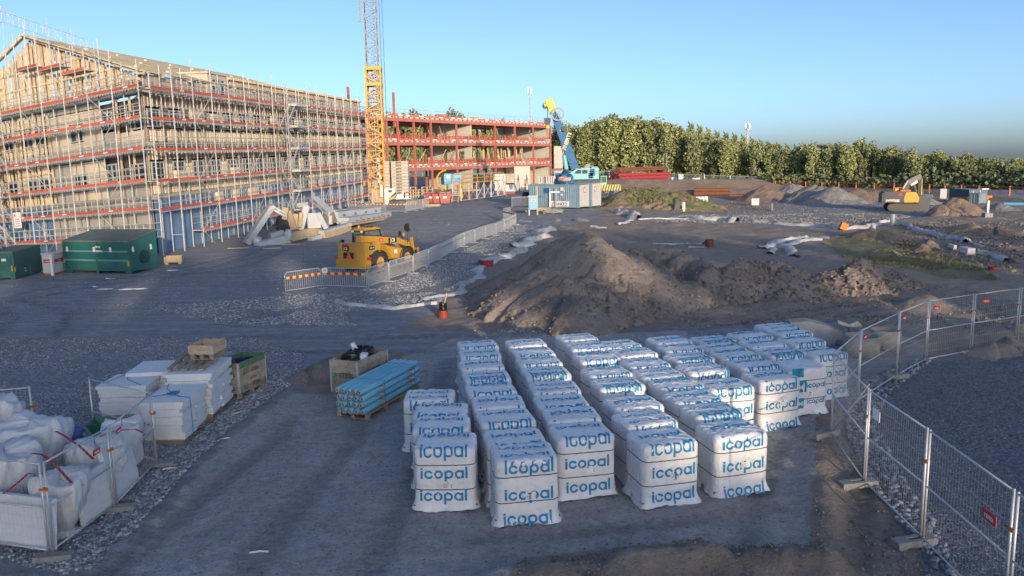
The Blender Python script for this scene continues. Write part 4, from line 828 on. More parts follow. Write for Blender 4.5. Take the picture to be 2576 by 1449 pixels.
def foam_stack(f, r, lw, nl, top, label, seed, hb=.1):
    rs = random.Random(seed); rz = yaw(f, r); w = (r-f).length; nx = Vector((math.cos(rz), math.sin(rz), 0)); ny = Vector((-nx.y, nx.x, 0)); cc = f+nx*w/2+ny*lw/2
    t = thing('foam_stack', label, 'board stack', (cc.x, cc.y, gz(cc.x, cc.y)), rz, 'stacks of white foam boards'); z = .13
    for x in (-w/2+.1, 0, w/2-.1):
        part('runner', MB().bb(x-.06, x+.06, -lw/2+.05, lw/2-.05, .0, .1), PINE, t)
    part('deck_board', MB().bb(-w/2+.02, w/2-.02, -lw/2+.03, lw/2-.03, .1, .125), PINE, t)
    for k in range(nl):
        h = hb*rs.uniform(.85, 1.15); dx, dy = rs.uniform(-.05, .05), rs.uniform(-.05, .04); sp = rs.uniform(-.25, .3)
        if k == nl-1: dx = dy = 0; sp = 1
        R_ = Matrix.Rotation(rs.uniform(-.025, .025), 3, 'Z')
        if sp > .85: part('board', MB().box((dx, dy, z+h/2), (w+.06, lw+.06, h-.006), R_), FOAM, t)
        else:
            part('board', MB().box((-w/4+sp*w/4-.004+dx, dy, z+h/2), (w/2+sp*w/2-.02, lw*rs.uniform(.9, 1.02), h-.006), R_), FOAM, t); part('board', MB().box((w/4+sp*w/4+.006+dx*.3, dy+rs.uniform(-.03, .03), z+h/2), (w/2-sp*w/2-.02, lw*rs.uniform(.88, 1.02), h-.006), R_), FOAM, t)
        z += h
    return t, z, w, lw
s1, z_, w_, l_w = foam_stack(g(*q('H', 1150, 1395)), g(*q('H', 1455, 1110)), .92, 10, 1, 'nearest stack of white foam boards, blue rope coiled on top', 21, .093)
m = MB(); pts = [(.04*math.cos(a*2.1)+.10*math.cos(a*.37)-.1, .06*math.sin(a*1.7)+.06*math.sin(a*.53), z_+.02+.012*(a % 3)) for a in [i*.5 for i in range(70)]]
m.tube(pts, .011, 5); m.tube([(-.1, 0, z_+.015), (-.35, -.25, z_+.012), (-.42, -.5, z_+.006), (-.43, -.515, z_-.1), (-.42, -.52, .3), (-.40, -.5, .1)], .009, 5); m.tube([(0, .05, z_+.014), (.3, .3, z_+.012), (w_/2+.04, .44, z_+.01)], .008, 5); m.tube([(-.1, .1, z_+.012), (-.3, .35, z_+.012), (-.2, .5, z_+.004)], .008, 5)
o = single('blue_rope', m, ROPE, 'bright blue rope coiled on the nearest foam board stack', 'rope', s1.location, s1.rotation_euler.z, None, True)
s2, z2_, w2_, l2_ = foam_stack(g(*q('H', 1535, 1075)), g(*q('H', 1795, 815)), 1.1, 11, 1, 'tall stack of white foam boards with a wooden pallet on top', 25, .1)
pm = thing('wood_pallet', 'bare wooden pallet tilted on the tall foam board stack', 'pallet', s2.matrix_basis @ Vector((-.1, .1, z2_)), s2.rotation_euler.z); pallet_parts(pm, 1.5, .9); pm.location = s2.location+Vector((-.15, .15, z2_+.01)); pm.rotation_euler = (.04, -.1, s2.rotation_euler.z)
cs = crate(s2.location+Vector((.12, .35, z2_+.155)), s2.rotation_euler.z-.12, .78, .62, .24, 'small open wooden crate on the pallet over the foam boards', None, False, 2, LOGW)
s3, z3_, w3_, l3_ = foam_stack(g(*q('H', 640, 1150)), g(*q('H', 890, 960)), 1.15, 9, 1, 'foam board stack behind the fence end, wide boards overhanging', 29, .1)
m = MB(); m.tube([(-w3_/2-.02, -.5, z3_+.012), (0, .1, z3_+.012), (w3_/2, .3, z3_+.012)], .009, 5).tube([(-.3, .5, z3_+.012), (w3_/2, .35, z3_+.012), (w3_/2+.04, .3, z3_-.1)], .009, 5); single('blue_rope', m, ROPE, 'blue rope tied across the stack behind the fence end', 'rope', s3.location, s3.rotation_euler.z, None, True)
s4, z4_, w4_, l4_ = foam_stack(g(*q('H', 985, 990)), g(*q('H', 1180, 800)), 1.05, 10, 1, 'rearmost foam board stack, half hidden, smooth top board', 33, .1)
# ---- enclosure with sacks and boards
def sack_mesh(r, sd):                             # a slumped, creased bulk bag with gathered top
    m = MB(); P = []; n, k = 64, 34; rs = random.Random(sd); ph = [rs.uniform(0, 6) for _ in range(8)]
    for i in range(k):
        v = i/(k-1)
        for j in range(n):
            a = 2*PI*j/n; s = math.sin(min(1, v*1.25)*PI/2) if v < .8 else 1-((v-.8)/.2)**2.2*.97
            z = -r[2]+2*r[2]*min(1, v/.86) if v < .86 else r[2]*(1+.12*math.sin(3*a+ph[5])*(1-(v-.86)/.14))
            s *= .93+.07*math.cos(4*a); s = max(s, .45) if v < .1 else s
            cr = .045*abs(math.sin(4*a+ph[0]+2.5*v+.8*math.sin(5*v+ph[1])))+.05*abs(math.sin(7*a-6*v+ph[2]))*abs(math.sin(5*v+ph[3]))+.03*math.sin(13*a+9*v+ph[4])+.02*math.sin(23*a-15*v)
            w = s*(1-.18*v+.05*math.sin(2*a+ph[6]))*(1-cr); P.append((r[0]*1.08*w*math.cos(a), r[1]*1.08*w*math.sin(a), z+r[2]*(.10*math.sin(2*a+ph[7])*v-.5*cr*v)))
    return m.grid(P, k, n, close=True)
def lean(a, b, hgt, tilt, label, th=.09):
    a = Vector(a); b = Vector(b); L = (b-a).length; m = MB().box((L/2, 0, hgt/2), (L, th, hgt)); o = single('foam_board', m, FOAM, label, 'foam board', a, yaw(a, b), 'white boards leaning in the enclosure'); o.rotation_euler = (tilt, 0, yaw(a, b)); return o
def inward(k1, k2, f0, f1, off, dz=.06):
    a, b = lf[k1], lf[k2]; d_ = (b-a); nrm = Vector((-d_.y, d_.x, 0)).normalized(); A_, B_ = a+d_*f0+nrm*off, a+d_*f1+nrm*off; A_.z = gz(A_.x, A_.y)+dz; B_.z = gz(B_.x, B_.y)+dz; return A_, B_
lean(*inward('p', 'q', .55, 1.0, .10), .85, -.10, 'white foam board leaning inside the fence beside the signed post'); lean(*inward('q', 'r', .05, .62, .12), 1.1, -.13, 'torn white foam board leaning against the second fence panel'); lean(*inward('o', 'p', .1, .97, .12), .85, -.12, 'white foam board leaning inside the bottom corner panel')
lean(*inward('q', 'r', .72, 1.15, .45), .95, -.05, 'white foam board standing on edge beside the nearest foam stack', .12)
for px, py, r_, sd_, lb in ((165, 1335, (.50, .48, .52), 1, 'large white sack nearest the enclosure corner'), (30, 1310, (.75, .55, .66), 2, 'large white sack at the picture edge behind the corner panel'), (250, 1240, (.62, .52, .52), 4, 'large white sack with a red strap behind the signed panel'), (95, 1235, (.72, .62, .68), 6, 'bulging white sack in the middle of the enclosure'), (318, 1182, (.48, .42, .52), 7, 'rounded white sack beside the green barrow'), (10, 1180, (.6, .5, .72), 9, 'white sack standing at the back of the enclosure')):
    p = gg(px, py); o = single('builder_sack', sack_mesh([1.13*k_ for k_ in r_], sd_), SACK, lb, 'sack', (p.x, p.y, p.z+r_[2]*.92), rnd.uniform(0, 3), 'white sacks in the enclosure', True)
p = gg(140, 1175); single('tarpaulin', lump(.62, .35, .36, 17, 40, 20, .2, 2.2), mat('blue_tarp', (.10, .16, .34), .5, 0, .15, 5, .6, 8), 'folded blue tarpaulin behind the white sacks', 'tarpaulin', (p.x, p.y, p.z+.62), .3, None, True)
p = gg(288, 1150); bt = thing('wheelbarrow', 'green wheelbarrow tub behind the white sacks', 'wheelbarrow', (p.x, p.y, p.z), .2)
m = MB(); o4 = [(-.42, -.30), (.42, -.30), (.42, .30), (-.42, .30)]; V = [(x*.6, y*.6, .45) for x, y in o4]+[(x, y, .86) for x, y in o4]+[(x*.95, y*.95, .86) for x, y in o4]+[(x*.56, y*.56, .48) for x, y in o4]
m.add(V, [(3, 2, 1, 0)]+[(i, (i+1) % 4, (i+1) % 4+4, i+4) for i in range(4)]+[(i+4, (i+1) % 4+4, (i+1) % 4+8, i+8) for i in range(4)]+[(i+8, (i+1) % 4+8, (i+1) % 4+12, i+12) for i in range(4)]+[(12, 13, 14, 15)])
part('tub', m, mat('green_tub', (.03, .13, .10), .5), bt); part('handle', MB().tube([(-.1, -.25, .42), (.7, -.28, .6)], .018).tube([(-.1, .25, .42), (.7, .28, .6)], .018), STRAP, bt); part('wheel', MB().lathe([(.05, -.04), (.18, -.04), (.18, .04), (.05, .04)], 16, (-.45, 0, .2), Matrix.Rotation(PI/2, 3, 'X')), STRAP, bt); part('leg', MB().tube([(.1, -.22, .45), (.2, -.25, .02)], .016).tube([(.1, .22, .45), (.2, .25, .02)], .016), STRAP, bt)
def strap(pts, label):
    P = [g(x, y, z) for x, y, z in pts]; P = [Vector((p.x, p.y, p.z+pt[2])) for p, pt in zip(P, pts)]; m = MB()
    for u, v in zip(P[:-1], P[1:]): m.bar(u, v, .045, .006)
    single('lifting_strap', m, REDB, label, 'strap', (0, 0, 0), 0, 'red straps on the sacks')
strap([(8, 1242, .95), (45, 1215, 1.0), (72, 1190, 1.05), (90, 1196, 1.0)], 'red strap over the sack at the picture edge'); strap([(80, 1140, 1.25), (105, 1143, 1.25), (135, 1165, 1.2), (180, 1215, 1.1)], 'red strap looped over the middle sack'); strap([(140, 1085, 1.35), (160, 1095, 1.35), (200, 1122, 1.3), (235, 1155, 1.2)], 'red strap trailing down behind the signed fence panel'); strap([(250, 1099, 1.3), (290, 1083, 1.3), (340, 1080, 1.3), (360, 1088, 1.25)], 'red strap across the sack behind the second fence panel')
# ---- small loose pieces on the ground
for px, py, L_, rz_, lb in ((652, 1394, .3, .1, 'thin white strip on the bare earth in front'), (563, 1112, .3, .9, 'white foam scrap on the edge of the crushed rock'), (605, 1040, .5, .7, 'white strip lying along the pad edge'), (428, 1182, .3, .2, 'white pipe offcut beside the enclosure fence')):
    p = gg(px, py); single('scrap', MB().tube([(-L_/2, 0, .02), (0, .02, .03), (L_/2, 0, .02)], .016, 6), FOAM, lb, 'scrap', p, rz_)
for px, py, L_, lb in ((277, 699, .7, 'white scrap of paper before the large green container'), (267, 727, .9, 'pale flat scrap nearer the camera than the green container'), (335, 728, 1.4, 'long pale flat scrap right of the green container'), (237, 719, .35, 'small pale scrap left of the flat ones'), (436, 679, .8, 'pale board offcut near the open wooden box'), (1008, 668, .5, 'pale scrap beside the barrier line')):
    p = gg(px, py); single('scrap', MB().add([(-L_/2, -.09, .02), (L_*.4, -.12, .03), (L_/2, .08, .015), (-L_*.3, .1, .05), (-L_/2, -.09, .0), (L_*.4, -.12, .0), (L_/2, .08, .0), (-L_*.3, .1, .0)], [(0, 1, 2, 3), (7, 6, 5, 4), (0, 4, 5, 1), (1, 5, 6, 2), (2, 6, 7, 3), (3, 7, 4, 0)]), FOAM, lb, 'scrap', p, .15)
# ------------------------------------------------------------------ heaps of soil
def soil_mat(name, c0, c1, c2, gr=None):
    m = D.materials.new(name); n_, l_ = nodes(m); b = n_['Principled BSDF']; b.inputs['Roughness'].default_value = .95; ge = n_.new('ShaderNodeNewGeometry')
    def nn(sc, d=6, r=.65): t = n_.new('ShaderNodeTexNoise'); t.inputs['Scale'].default_value = sc; t.inputs['Detail'].default_value = d; t.inputs['Roughness'].default_value = r; l_.new(ge.outputs['Position'], t.inputs['Vector']); return t.outputs[0]
    def rp(s_, a, b_, ca, cb): r = n_.new('ShaderNodeValToRGB'); e = r.color_ramp.elements; e[0].position = a; e[1].position = b_; e[0].color = (*ca, 1); e[1].color = (*cb, 1); l_.new(s_, r.inputs[0]); return r.outputs[0]
    def mx(f, a, b_):
        x = n_.new('ShaderNodeMix'); x.data_type = 'RGBA'; l_.new(f, x.inputs[0])
        for i, c_ in ((6, a), (7, b_)):
            if isinstance(c_, tuple): x.inputs[i].default_value = (*c_, 1)
            else: l_.new(c_, x.inputs[i])
        return x.outputs[2]
    c_ = rp(nn(1.4), .3, .7, c0, c1); c_ = mx(rp(nn(.28), .45, .62, (0, 0, 0), (1, 1, 1)), c_, rp(nn(3), .3, .7, c0, c2)); c_ = mx(rp(nn(16, 3), .58, .7, (0, 0, 0), (.6, .6, .6)), c_, tuple(min(1, k*1.7) for k in c1))
    if gr: c_ = mx(rp(nn(.45, 7, .7), .46, .56, (0, 0, 0), (1, 1, 1)), c_, gr)
    l_.new(c_, b.inputs['Base Color']); bp_ = n_.new('ShaderNodeBump'); bp_.inputs['Strength'].default_value = .9; bp_.inputs['Distance'].default_value = .12
    ad = n_.new('ShaderNodeMath'); ad.operation = 'MULTIPLY_ADD'; ad.inputs[1].default_value = .45; l_.new(nn(9, 5, .7), ad.inputs[0]); l_.new(nn(2.5), ad.inputs[2]); l_.new(ad.outputs[0], bp_.inputs['Height']); l_.new(bp_.outputs[0], b.inputs['Normal']); return m
SOIL = soil_mat('soil', (.20, .168, .148), (.30, .256, .222), (.14, .122, .112)); SOILW = soil_mat('warm_soil', (.21, .155, .115), (.32, .245, .18), (.17, .13, .10)); SOILG = soil_mat('grey_soil', (.18, .175, .17), (.31, .30, .285), (.13, .13, .128)); SOILV = soil_mat('grassed_soil', (.22, .16, .11), (.34, .25, .17), (.18, .14, .09), (.14, .17, .065))
def heap(name, label, mt, peaks, rough=.16, res=150, seed=1, cuts=(), slope=.70, cat='soil heap'):
    # peaks: (world point, height, slope factor, end point or None) - the upper envelope of cones and ridges
    xs = [p[0].x for p in peaks]+[p[3].x for p in peaks if p[3]]; yy = [p[0].y for p in peaks]+[p[3].y for p in peaks if p[3]]; R_ = max(p[1]/(slope*p[2]) for p in peaks)+.8
    x0, x1, y0, y1 = min(xs)-R_, max(xs)+R_, min(yy)-R_, max(yy)+R_; nx_ = res; ny_ = max(30, int(res*(y1-y0)/(x1-x0))); ny_ = min(ny_, 260)
    X, Y = np.meshgrid(np.linspace(x0, x1, nx_), np.linspace(y0, y1, ny_), indexing='ij'); Wx = X+.9*fbm(X*.45, Y*.45, 4, seed)*min(1.6, R_/3); Wy = Y+.9*fbm(X*.45, Y*.45, 4, seed+50)*min(1.6, R_/3); Hh = np.full(X.shape, -9.0)
    for c_, h, sl, e in peaks:
        if e is None: d = np.hypot(Wx-c_.x, Wy-c_.y); hh = h
        else:
            ab = e-c_; L = ab.x**2+ab.y**2; t_ = np.clip(((Wx-c_.x)*ab.x+(Wy-c_.y)*ab.y)/L, 0, 1); d = np.hypot(Wx-c_.x-t_*ab.x, Wy-c_.y-t_*ab.y); hh = h
        hc = hh-slope*sl*(np.sqrt(d*d+.012*h*h)-.1*h*.5); Hh = np.where(np.abs(Hh-hc) < .5, (Hh+hc)/2+.25*(.5-np.abs(Hh-hc)/2), np.maximum(Hh, hc))
    for c_, r, dp in cuts: Hh -= dp*np.exp(-(((X-c_.x)/r[0])**2+((Y-c_.y)/r[1])**2)**1.5)
    Hh += rough*(0.45*np.abs(fbm(X*1.6+.3*Y, Y*1.6, 4, seed+21))+1.5*fbm(X*.9, Y*.9, 4, seed+7)+.9*np.abs(fbm(X*2.6, Y*2.6, 3, seed+9))+.35*fbm(X*7, Y*7, 2, seed+11))*np.clip((Hh+.3)*2, 0, 1)
    base_ = ht(X, Y)-.04; Z = base_+np.maximum(Hh, -.12)
    c0_ = Vector(((x0+x1)/2, (y0+y1)/2, float(ht((x0+x1)/2, (y0+y1)/2)))); I_, J_ = np.meshgrid(np.arange(nx_-1), np.arange(ny_-1), indexing='ij'); b_ = I_*ny_+J_
    Fq = np.stack([b_, b_+ny_, b_+ny_+1, b_+1], -1).reshape(-1, 4); k = np.maximum.reduce([Hh[:-1, :-1], Hh[1:, :-1], Hh[1:, 1:], Hh[:-1, 1:]]).ravel() > -.11; Fq = Fq[k]
    V = np.stack([X-c0_.x, Y-c0_.y, Z-c0_.z], -1).reshape(-1, 3); used = np.unique(Fq); mp_ = np.full(len(V), -1); mp_[used] = np.arange(len(used)); me_ = fast_mesh(name, V[used], mp_[Fq], mt, True)
    o = tag(link(name, me_), label, cat); o.location = c0_; return o, (X, Y, Z, Hh)
def pk(px, py, y, sl=1.0, to=None):                # a heap's peak seen at that place at depth y; its height follows
    p = wp(px, py, y); h = p.z-float(ht(p.x, p.y)); return (Vector((p.x, p.y, 0)), h, sl, (lambda w_: Vector((w_.x, w_.y, 0)))(wp(*to)) if to else None)
main_heap, _mh = heap('soil_heap', 'large brown soil heap behind the wrapped pallets, tallest on the site', SOIL,
    [pk(1478, 572, 36.5, .80), pk(1395, 655, 33, .85), pk(1440, 690, 31.5, .9), pk(1560, 618, 38.5, 1.0), pk(1600, 622, 40, 1.1, (1700, 640, 40.5)), pk(1715, 634, 38.5, 1.0), pk(1775, 640, 37, 1.0), pk(1440, 735, 29.8, .9), pk(1560, 745, 31.5, .9), pk(1330, 735, 32.5, .8)], .13, 330, 3,
    [(g(1370, 772), (2.0, 1.1), 1.0), (g(1310, 755), (1.4, .8), .6), (g(1640, 740), (2.8, 1.0), .5)])
def clods(XYZH, n, s0, s1, seed):
    X, Y, Z, Hh = XYZH; rs = np.random.RandomState(seed); I = np.argwhere(Hh.ravel() > .03).ravel(); w = np.exp(-Hh.ravel()[I]*.5)+.12; I = I[rs.choice(len(I), n, p=w/w.sum())]; P = np.stack([X.ravel()[I], Y.ravel()[I], Z.ravel()[I]], -1)+rs.randn(n, 3)*[.05, .05, 0]; scatter('soil_clods', P, s0+(s1-s0)*rs.rand(n)**4, SB, seed+1, .45)
clods(_mh, 8000, .008, .09, 501)
_h2 = heap('soil_heap', 'lumpy grey brown soil ridge right of the largest heap', SOIL, [pk(1857, 646, 36.5, 1.0), pk(1905, 650, 37, 1.0, (1975, 662, 36.5)), pk(2000, 676, 36, .9)], .15, 200, 13)
clods(_h2[1], 3000, .01, .11, 503)
_h3 = heap('soil_heap', 'rounded dark soil heap below the grassy patch', SOIL, [pk(2177, 646, 38, .85), pk(2140, 668, 37, .9), pk(2230, 668, 38, .9), pk(2080, 678, 37.5, .9)], .15, 190, 23)
clods(_h3[1], 3000, .01, .11, 505)
heap('grassy_mound', 'grass covered earth mound right of the blue container', SOILV, [pk(1600, 470, 104, .55), pk(1660, 470, 103, .55), pk(1565, 492, 101, .5), pk(1700, 480, 101, .5), pk(1740, 503, 99, .5)], .35, 150, 33, (), .72, 'mound')
heap('soil_heap', 'sunlit earth heap in front of the excavator', SOILW, [pk(2405, 495, 83, .85), pk(2370, 512, 82, .9)], .22, 90, 43)
heap('soil_heap', 'small pointed earth heap beside the grass patch', SOILW, [pk(2338, 602, 54, 1.0), pk(2318, 612, 53, 1.0)], .25, 70, 53)
heap('soil_heap', 'small brown soil heap against the grey crate', SOIL, [pk(818, 897, 23.3, .75), pk(765, 945, 22.6, .7), pk(870, 880, 24.0, .8), pk(950, 893, 24.3, .8)], .10, 80, 63)
for k, (pks, mt, lb) in enumerate((([pk(1990, 460, 128, .8), pk(2010, 462, 128, .8)], SOILG, 'grey gravel heap with a flat top beyond the yard'), ([pk(2045, 463, 118, .7), pk(2070, 466, 117, .7)], SOILG, 'grey gravel heap right of the flat topped one'), ([pk(1930, 465, 122, .7)], SOILW, 'low brown heap left of the gravel heaps'), ([pk(2098, 468, 112, .7)], SOILG, 'dark grey small heap far out near the long pipes'), ([pk(2160, 472, 116, .6), pk(2200, 476, 116, .6)], SOILW, 'long low spoil bank left of the excavator'), ([pk(2515, 510, 92, .6)], SOILG, 'low grey heap by the orange netting at the right'), ([pk(2340, 497, 105, .7), pk(2300, 492, 106, .7)], SOILG, 'grey spoil bank behind the excavator'), ([pk(1550, 448, 150, .4, (1900, 455, 150))], SOILW, 'long spoil bank below the forest'), ([pk(2480, 858, 24.5, .8), pk(2540, 845, 25, .8)], SOIL, 'dark soil bank behind the last fence panels'), ([pk(2330, 868, 26.2, .7), pk(2390, 862, 26.2, .7)], SOIL, 'lumpy soil bank beside the concrete rings'), ([pk(2250, 575, 62, .5), pk(2200, 572, 62, .5)], SOILW, 'low bank of dug earth along the white cloth'), ([pk(2440, 560, 66, .5), pk(2520, 568, 64, .5)], SOILW, 'low bank of dug earth at the right picture edge'), ([pk(2550, 650, 46, .5), pk(2490, 655, 46, .6)], SOILW, 'stony bank right of the small pointed heap'), ([pk(1400, 548, 80, .5), pk(1460, 546, 80, .5)], SOIL, 'low soil bank in front of the blue container'), ([pk(2000, 712, 35.5, .7), pk(2330, 735, 33, .6)], SOIL, 'flat dark soil spread in front of the heaps'))):
    heap('soil_heap', lb, mt, pks, .14 if k < 8 else .18, 80, 70+k*3)
# grass tufts on the mound and in the green patch
GRM = stone_mat('grass_blades', (.14, .14, .06), (.28, .27, .14))
def tufts(name, pts, hs, seed):
    rs = np.random.RandomState(seed); N = len(pts); V = np.zeros((N, 9, 3)); 
    for k in range(3):
        a = rs.rand(N)*2*PI; w_ = hs*.25; dx, dy = np.cos(a), np.sin(a); lean_ = hs[:, None]*.6*rs.randn(N, 2)
        V[:, 3*k] = pts+np.stack([dx*w_, dy*w_, 0*w_], -1); V[:, 3*k+1] = pts-np.stack([dx*w_, dy*w_, 0*w_], -1); V[:, 3*k+2] = pts+np.stack([lean_[:, 0], lean_[:, 1], hs], -1)
    o = link(name, fast_mesh(name, V.reshape(-1, 3), np.arange(N*9).reshape(-1, 3), GRM)); o['kind'] = 'stuff'
P_ = poly_points(P_GR1, 16000, 301); k_ = fbm(P_[:, 0]*.4, P_[:, 1]*.4, 4, 71) > .03; P_ = P_[k_]; tufts('grass', np.column_stack([P_, [gz(a, b) for a, b in P_]]), .03+.09*np.random.RandomState(5).rand(len(P_)), 5)
_o = [o for o in COL.objects if o.name.startswith('grassy_mound')][0]; vv = np.array([tuple(v.co) for v in _o.data.vertices]); rs_ = np.random.RandomState(9); sel = vv[rs_.randint(0, len(vv), 9000)]+np.array(_o.location)+rs_.randn(9000, 3)*[.15, .15, 0]
kk = (fbm(sel[:, 0]*.45, sel[:, 1]*.45, 4, 77) > .0) & (sel[:, 2] > _o.location.z+.7); tufts('grass', sel[kk], .10+.2*rs_.rand(kk.sum()), 11)
# ------------------------------------------------------------------ broken slab, boulder and well rings by the fence
p = gg(2060, 862); t = thing('broken_slab', 'slanted broken concrete slab with a jagged end, behind the last pallets', 'concrete slab', (p.x, p.y, p.z), -.2)
m = MB(); poly = [(-.85, -.1), (-.95, .62), (-.35, .66), (.25, .50), (.72, .30), (.80, .05), (.62, -.2), (.2, -.28)]; m.prism(poly, -.25, .35, 0, lambda x, y, z: (x, y+z*.55, z*.9+.12+.02*math.sin(x*9))); o = part('slab', m, mat('rough_concrete', (.36, .345, .315), .95, 0, .15, 3, .6, 14), t)
m = MB(); m.prism([(-.12, -.2), (-.2, .5), (.05, .62), (.2, .45), (.16, -.15)], -.2, .2, 0, lambda x, y, z: (x+1.12, y, z+.2)); part('fragment', m, CONC, t); m = MB().prism([(-.3, 0), (-.32, .12), (.1, .1), (.3, 0)], -.12, .12, 0, lambda x, y, z: (x+.85, y-.1, z*.9+.62-x*.3)); part('fragment', m, CONC, t); m = MB()
for k in range(8): m.box((.8+rnd.uniform(-.3, .5), rnd.uniform(-.4, .2), .06), (rnd.uniform(.1, .3), .2, .14), Matrix.Rotation(rnd.uniform(-1, 1), 3, 'X') @ Matrix.Rotation(rnd.uniform(0, 3), 3, 'Z'))
part('rubble', m, CONC, t, stuff=True)
RINGC = mat('ring_concrete', (.30, .265, .225), .92, 0, .16, 3, .3, 20)
for px, py, r, h, lb in ((2185, 903, .56, .62, 'open concrete well ring just behind the fence post'), (2242, 893, .48, .66, 'second concrete well ring, right of the open one')):
    p = gg(px, py); single('well_ring', MB().lathe([(r*.84, 0), (r, 0), (r, h-.05), (r*.97, h-.05), (r*.97, h), (r*.84, h), (r*.84, 0)], 36), RINGC, lb, 'concrete ring', (p.x, p.y+r, p.z), 0, None, True)
# ------------------------------------------------------------------ white geotextile strips
CLOTH = mat('geotextile', (.52, .53, .53), .85, 0, .10, 2, .6, 8, dirt=(.30, .27, .235))
def strip(px_pts, w, label, h=.10, seed=0, bunch=0.5):
    P = [g(*a) for a in px_pts]; out = [P[0]]
    for a, b in zip(P[:-1], P[1:]):
        n_ = max(2, int((b-a).length/.35)); out += [a+(b-a)*(k/n_) for k in range(1, n_+1)]
    rs = random.Random(seed); m = MB(); V = []; NW = 7; org = P[0].copy(); org.z = gz(org.x, org.y); ph = rs.uniform(0, 9)
    for i, p in enumerate(out):
        d = (out[min(i+1, len(out)-1)]-out[max(i-1, 0)]); d.z = 0; d.normalize(); nrm = Vector((-d.y, d.x, 0)); ww = w*(1+.35*math.sin(i*.83+ph)+.25*rs.uniform(-1, 1)); sh = w*.35*math.sin(i*.41+ph)
        for j in range(NW):
            u = j/(NW-1)-.5; x = p+nrm*(u*ww+sh); z = gz(x.x, x.y)+.75*(h*(1-(2*u)**2)*(.6+.8*rs.random())+bunch*h*rs.random() if 0 < j < NW-1 else -.01); V.append(Vector((x.x, x.y, z+.01))-org)
    m.grid(V, len(out), NW); single('geotextile', m, CLOTH, label, 'fabric strip', org, 0, 'white geotextile strips', True)
O_ = lambda *L: [q('O', a, b) for a, b in L]; M_ = lambda *L: [q('M', a, b) for a, b in L]
strip(O_((880, 930), (940, 952), (1000, 965), (1150, 968), (1350, 985), (1500, 965), (1690, 945)), .24, 'white rolled cloth strip at the tip of the gravel wedge', .14, 1); strip(O_((1560, 915), (1700, 885), (1850, 845), (1960, 770), (2040, 690), (2055, 625), (2090, 612)), .6, 'wide white cloth strip curving up to the ribbed pipe', .1, 2)
strip(O_((2110, 618), (2140, 605), (2190, 575), (2300, 555), (2400, 525)), .9, 'crumpled white cloth beside the big heap', .25, 3, .8); strip(O_((2320, 500), (2400, 455), (2500, 435), (2545, 375), (2580, 340)), 1.1, 'crumpled white cloth along the gravel edge, farther up', .3, 4, .8); strip(O_((2380, 275), (2410, 285), (2450, 292)), .5, 'small white cloth scrap near the barrier end', .1, 5)
strip(M_((20, 680), (120, 684)), .5, 'short white strip behind the big heap, left piece', .1, 6); strip(M_((180, 665), (220, 650), (280, 645)), .7, 'bent white strip behind the big heap', .15, 7); strip(M_((160, 590), (240, 605), (310, 634)), 1.0, 'thick white roll lying below the grassy mound', .5, 8); strip(M_((300, 634), (450, 631), (600, 630), (680, 640)), .35, 'thin straight white strip below the grassy mound', .15, 9)
strip(M_((660, 632), (760, 640), (900, 652)), 1.3, 'loose white cloth spread on the gravel bank', .4, 10, .9); strip(M_((950, 642), (1120, 660), (1300, 672), (1500, 692)), .6, 'long white strip along the gravel bank', .25, 11); strip(M_((1520, 692), (1640, 685), (1720, 660), (1800, 643)), .5, 'white strip climbing towards the excavator', .25, 12)
strip(M_((1035, 812), (1090, 778), (1200, 752), (1300, 742)), .7, 'curved white cloth edging, outer side of the small trench', .2, 13); strip(M_((1240, 850), (1190, 825), (1165, 800), (1220, 768), (1300, 757), (1390, 758)), .6, 'curved white cloth edging, inner side of the small trench', .2, 14); strip(M_((1090, 835), (1075, 815)), .7, 'short white flap at the trench mouth', .15, 15); strip(M_((1380, 742), (1440, 746)), .5, 'short white strip at the trench end', .15, 16)
strip(M_((1862, 665), (1900, 690), (2000, 718), (2130, 745), (2240, 770)), .55, 'long white strip in the dug earth at the right', .3, 17); strip(M_((390, 775), (470, 778), (560, 773)), .35, 'thin white strip on the sand near the brown pipe', .08, 18); strip(M_((600, 770), (640, 775), (680, 782)), .5, 'white flap beside the brown pipe', .12, 19); strip(M_((600, 797), (660, 799), (715, 797)), .5, 'white flap in front of the brown pipe', .08, 20); strip(M_((2310, 835), (2400, 850), (2480, 880)), .5, 'white strip among stones at the right edge', .2, 21); strip(M_((2250, 770), (2350, 800)), .3, 'faint white strip end in the dug earth', .1, 22)
# ------------------------------------------------------------------ ribbed pipes standing in the ground
REDP = mat('red_ribbed_plastic', (.30, .045, .03), .6, 0, .1, 5)
def ribbed(px, py, r, h, label, lid=True, mt=None):
    p = gg(px, py); t = thing('shaft_pipe', label, 'pipe', p); pr = [(0, -.1)]
    for k in range(int(h/.07)): z = k*.07; pr += [(r, z), (r, z+.035), (r*.93, z+.04), (r*.93, z+.065)]
    pr += [(r*1.02, h-.03), (r*1.02, h), (r*.9, h), (r*.9, h-.12), (0, h-.12)]; part('body', MB().lathe(pr, 24), mt or REDP, t); 
    if lid: part('cover_cloth', lump(r*.95, r*.95, .07, int(px), 20, 8, .2), CLOTH, t).location = (0, 0, h)
    return t
ribbed(1225, 667, .42, .42, 'red ribbed shaft pipe at the edge of the gravel wedge', True)
t = ribbed(1115, 795, .20, .30, 'red ribbed pipe with a black sleeve and a wooden stake, before the big heap', False); part('sleeve', MB().lathe([(.15, .25), (.165, .25), (.165, .62), (.14, .62), (.14, .3)], 20), BIN, t); part('stake', MB().bar((.02, 0, .4), (.16, .05, 1.02), .05, .04), LOGW, t)
ribbed(1784, 622, .32, .55, 'brown ribbed shaft pipe on the sand behind the heaps', False, mat('brown_plastic', (.16, .05, .035), .6)); ribbed(2497, 681, .25, .18, 'low dark red pipe end at the right edge', False)
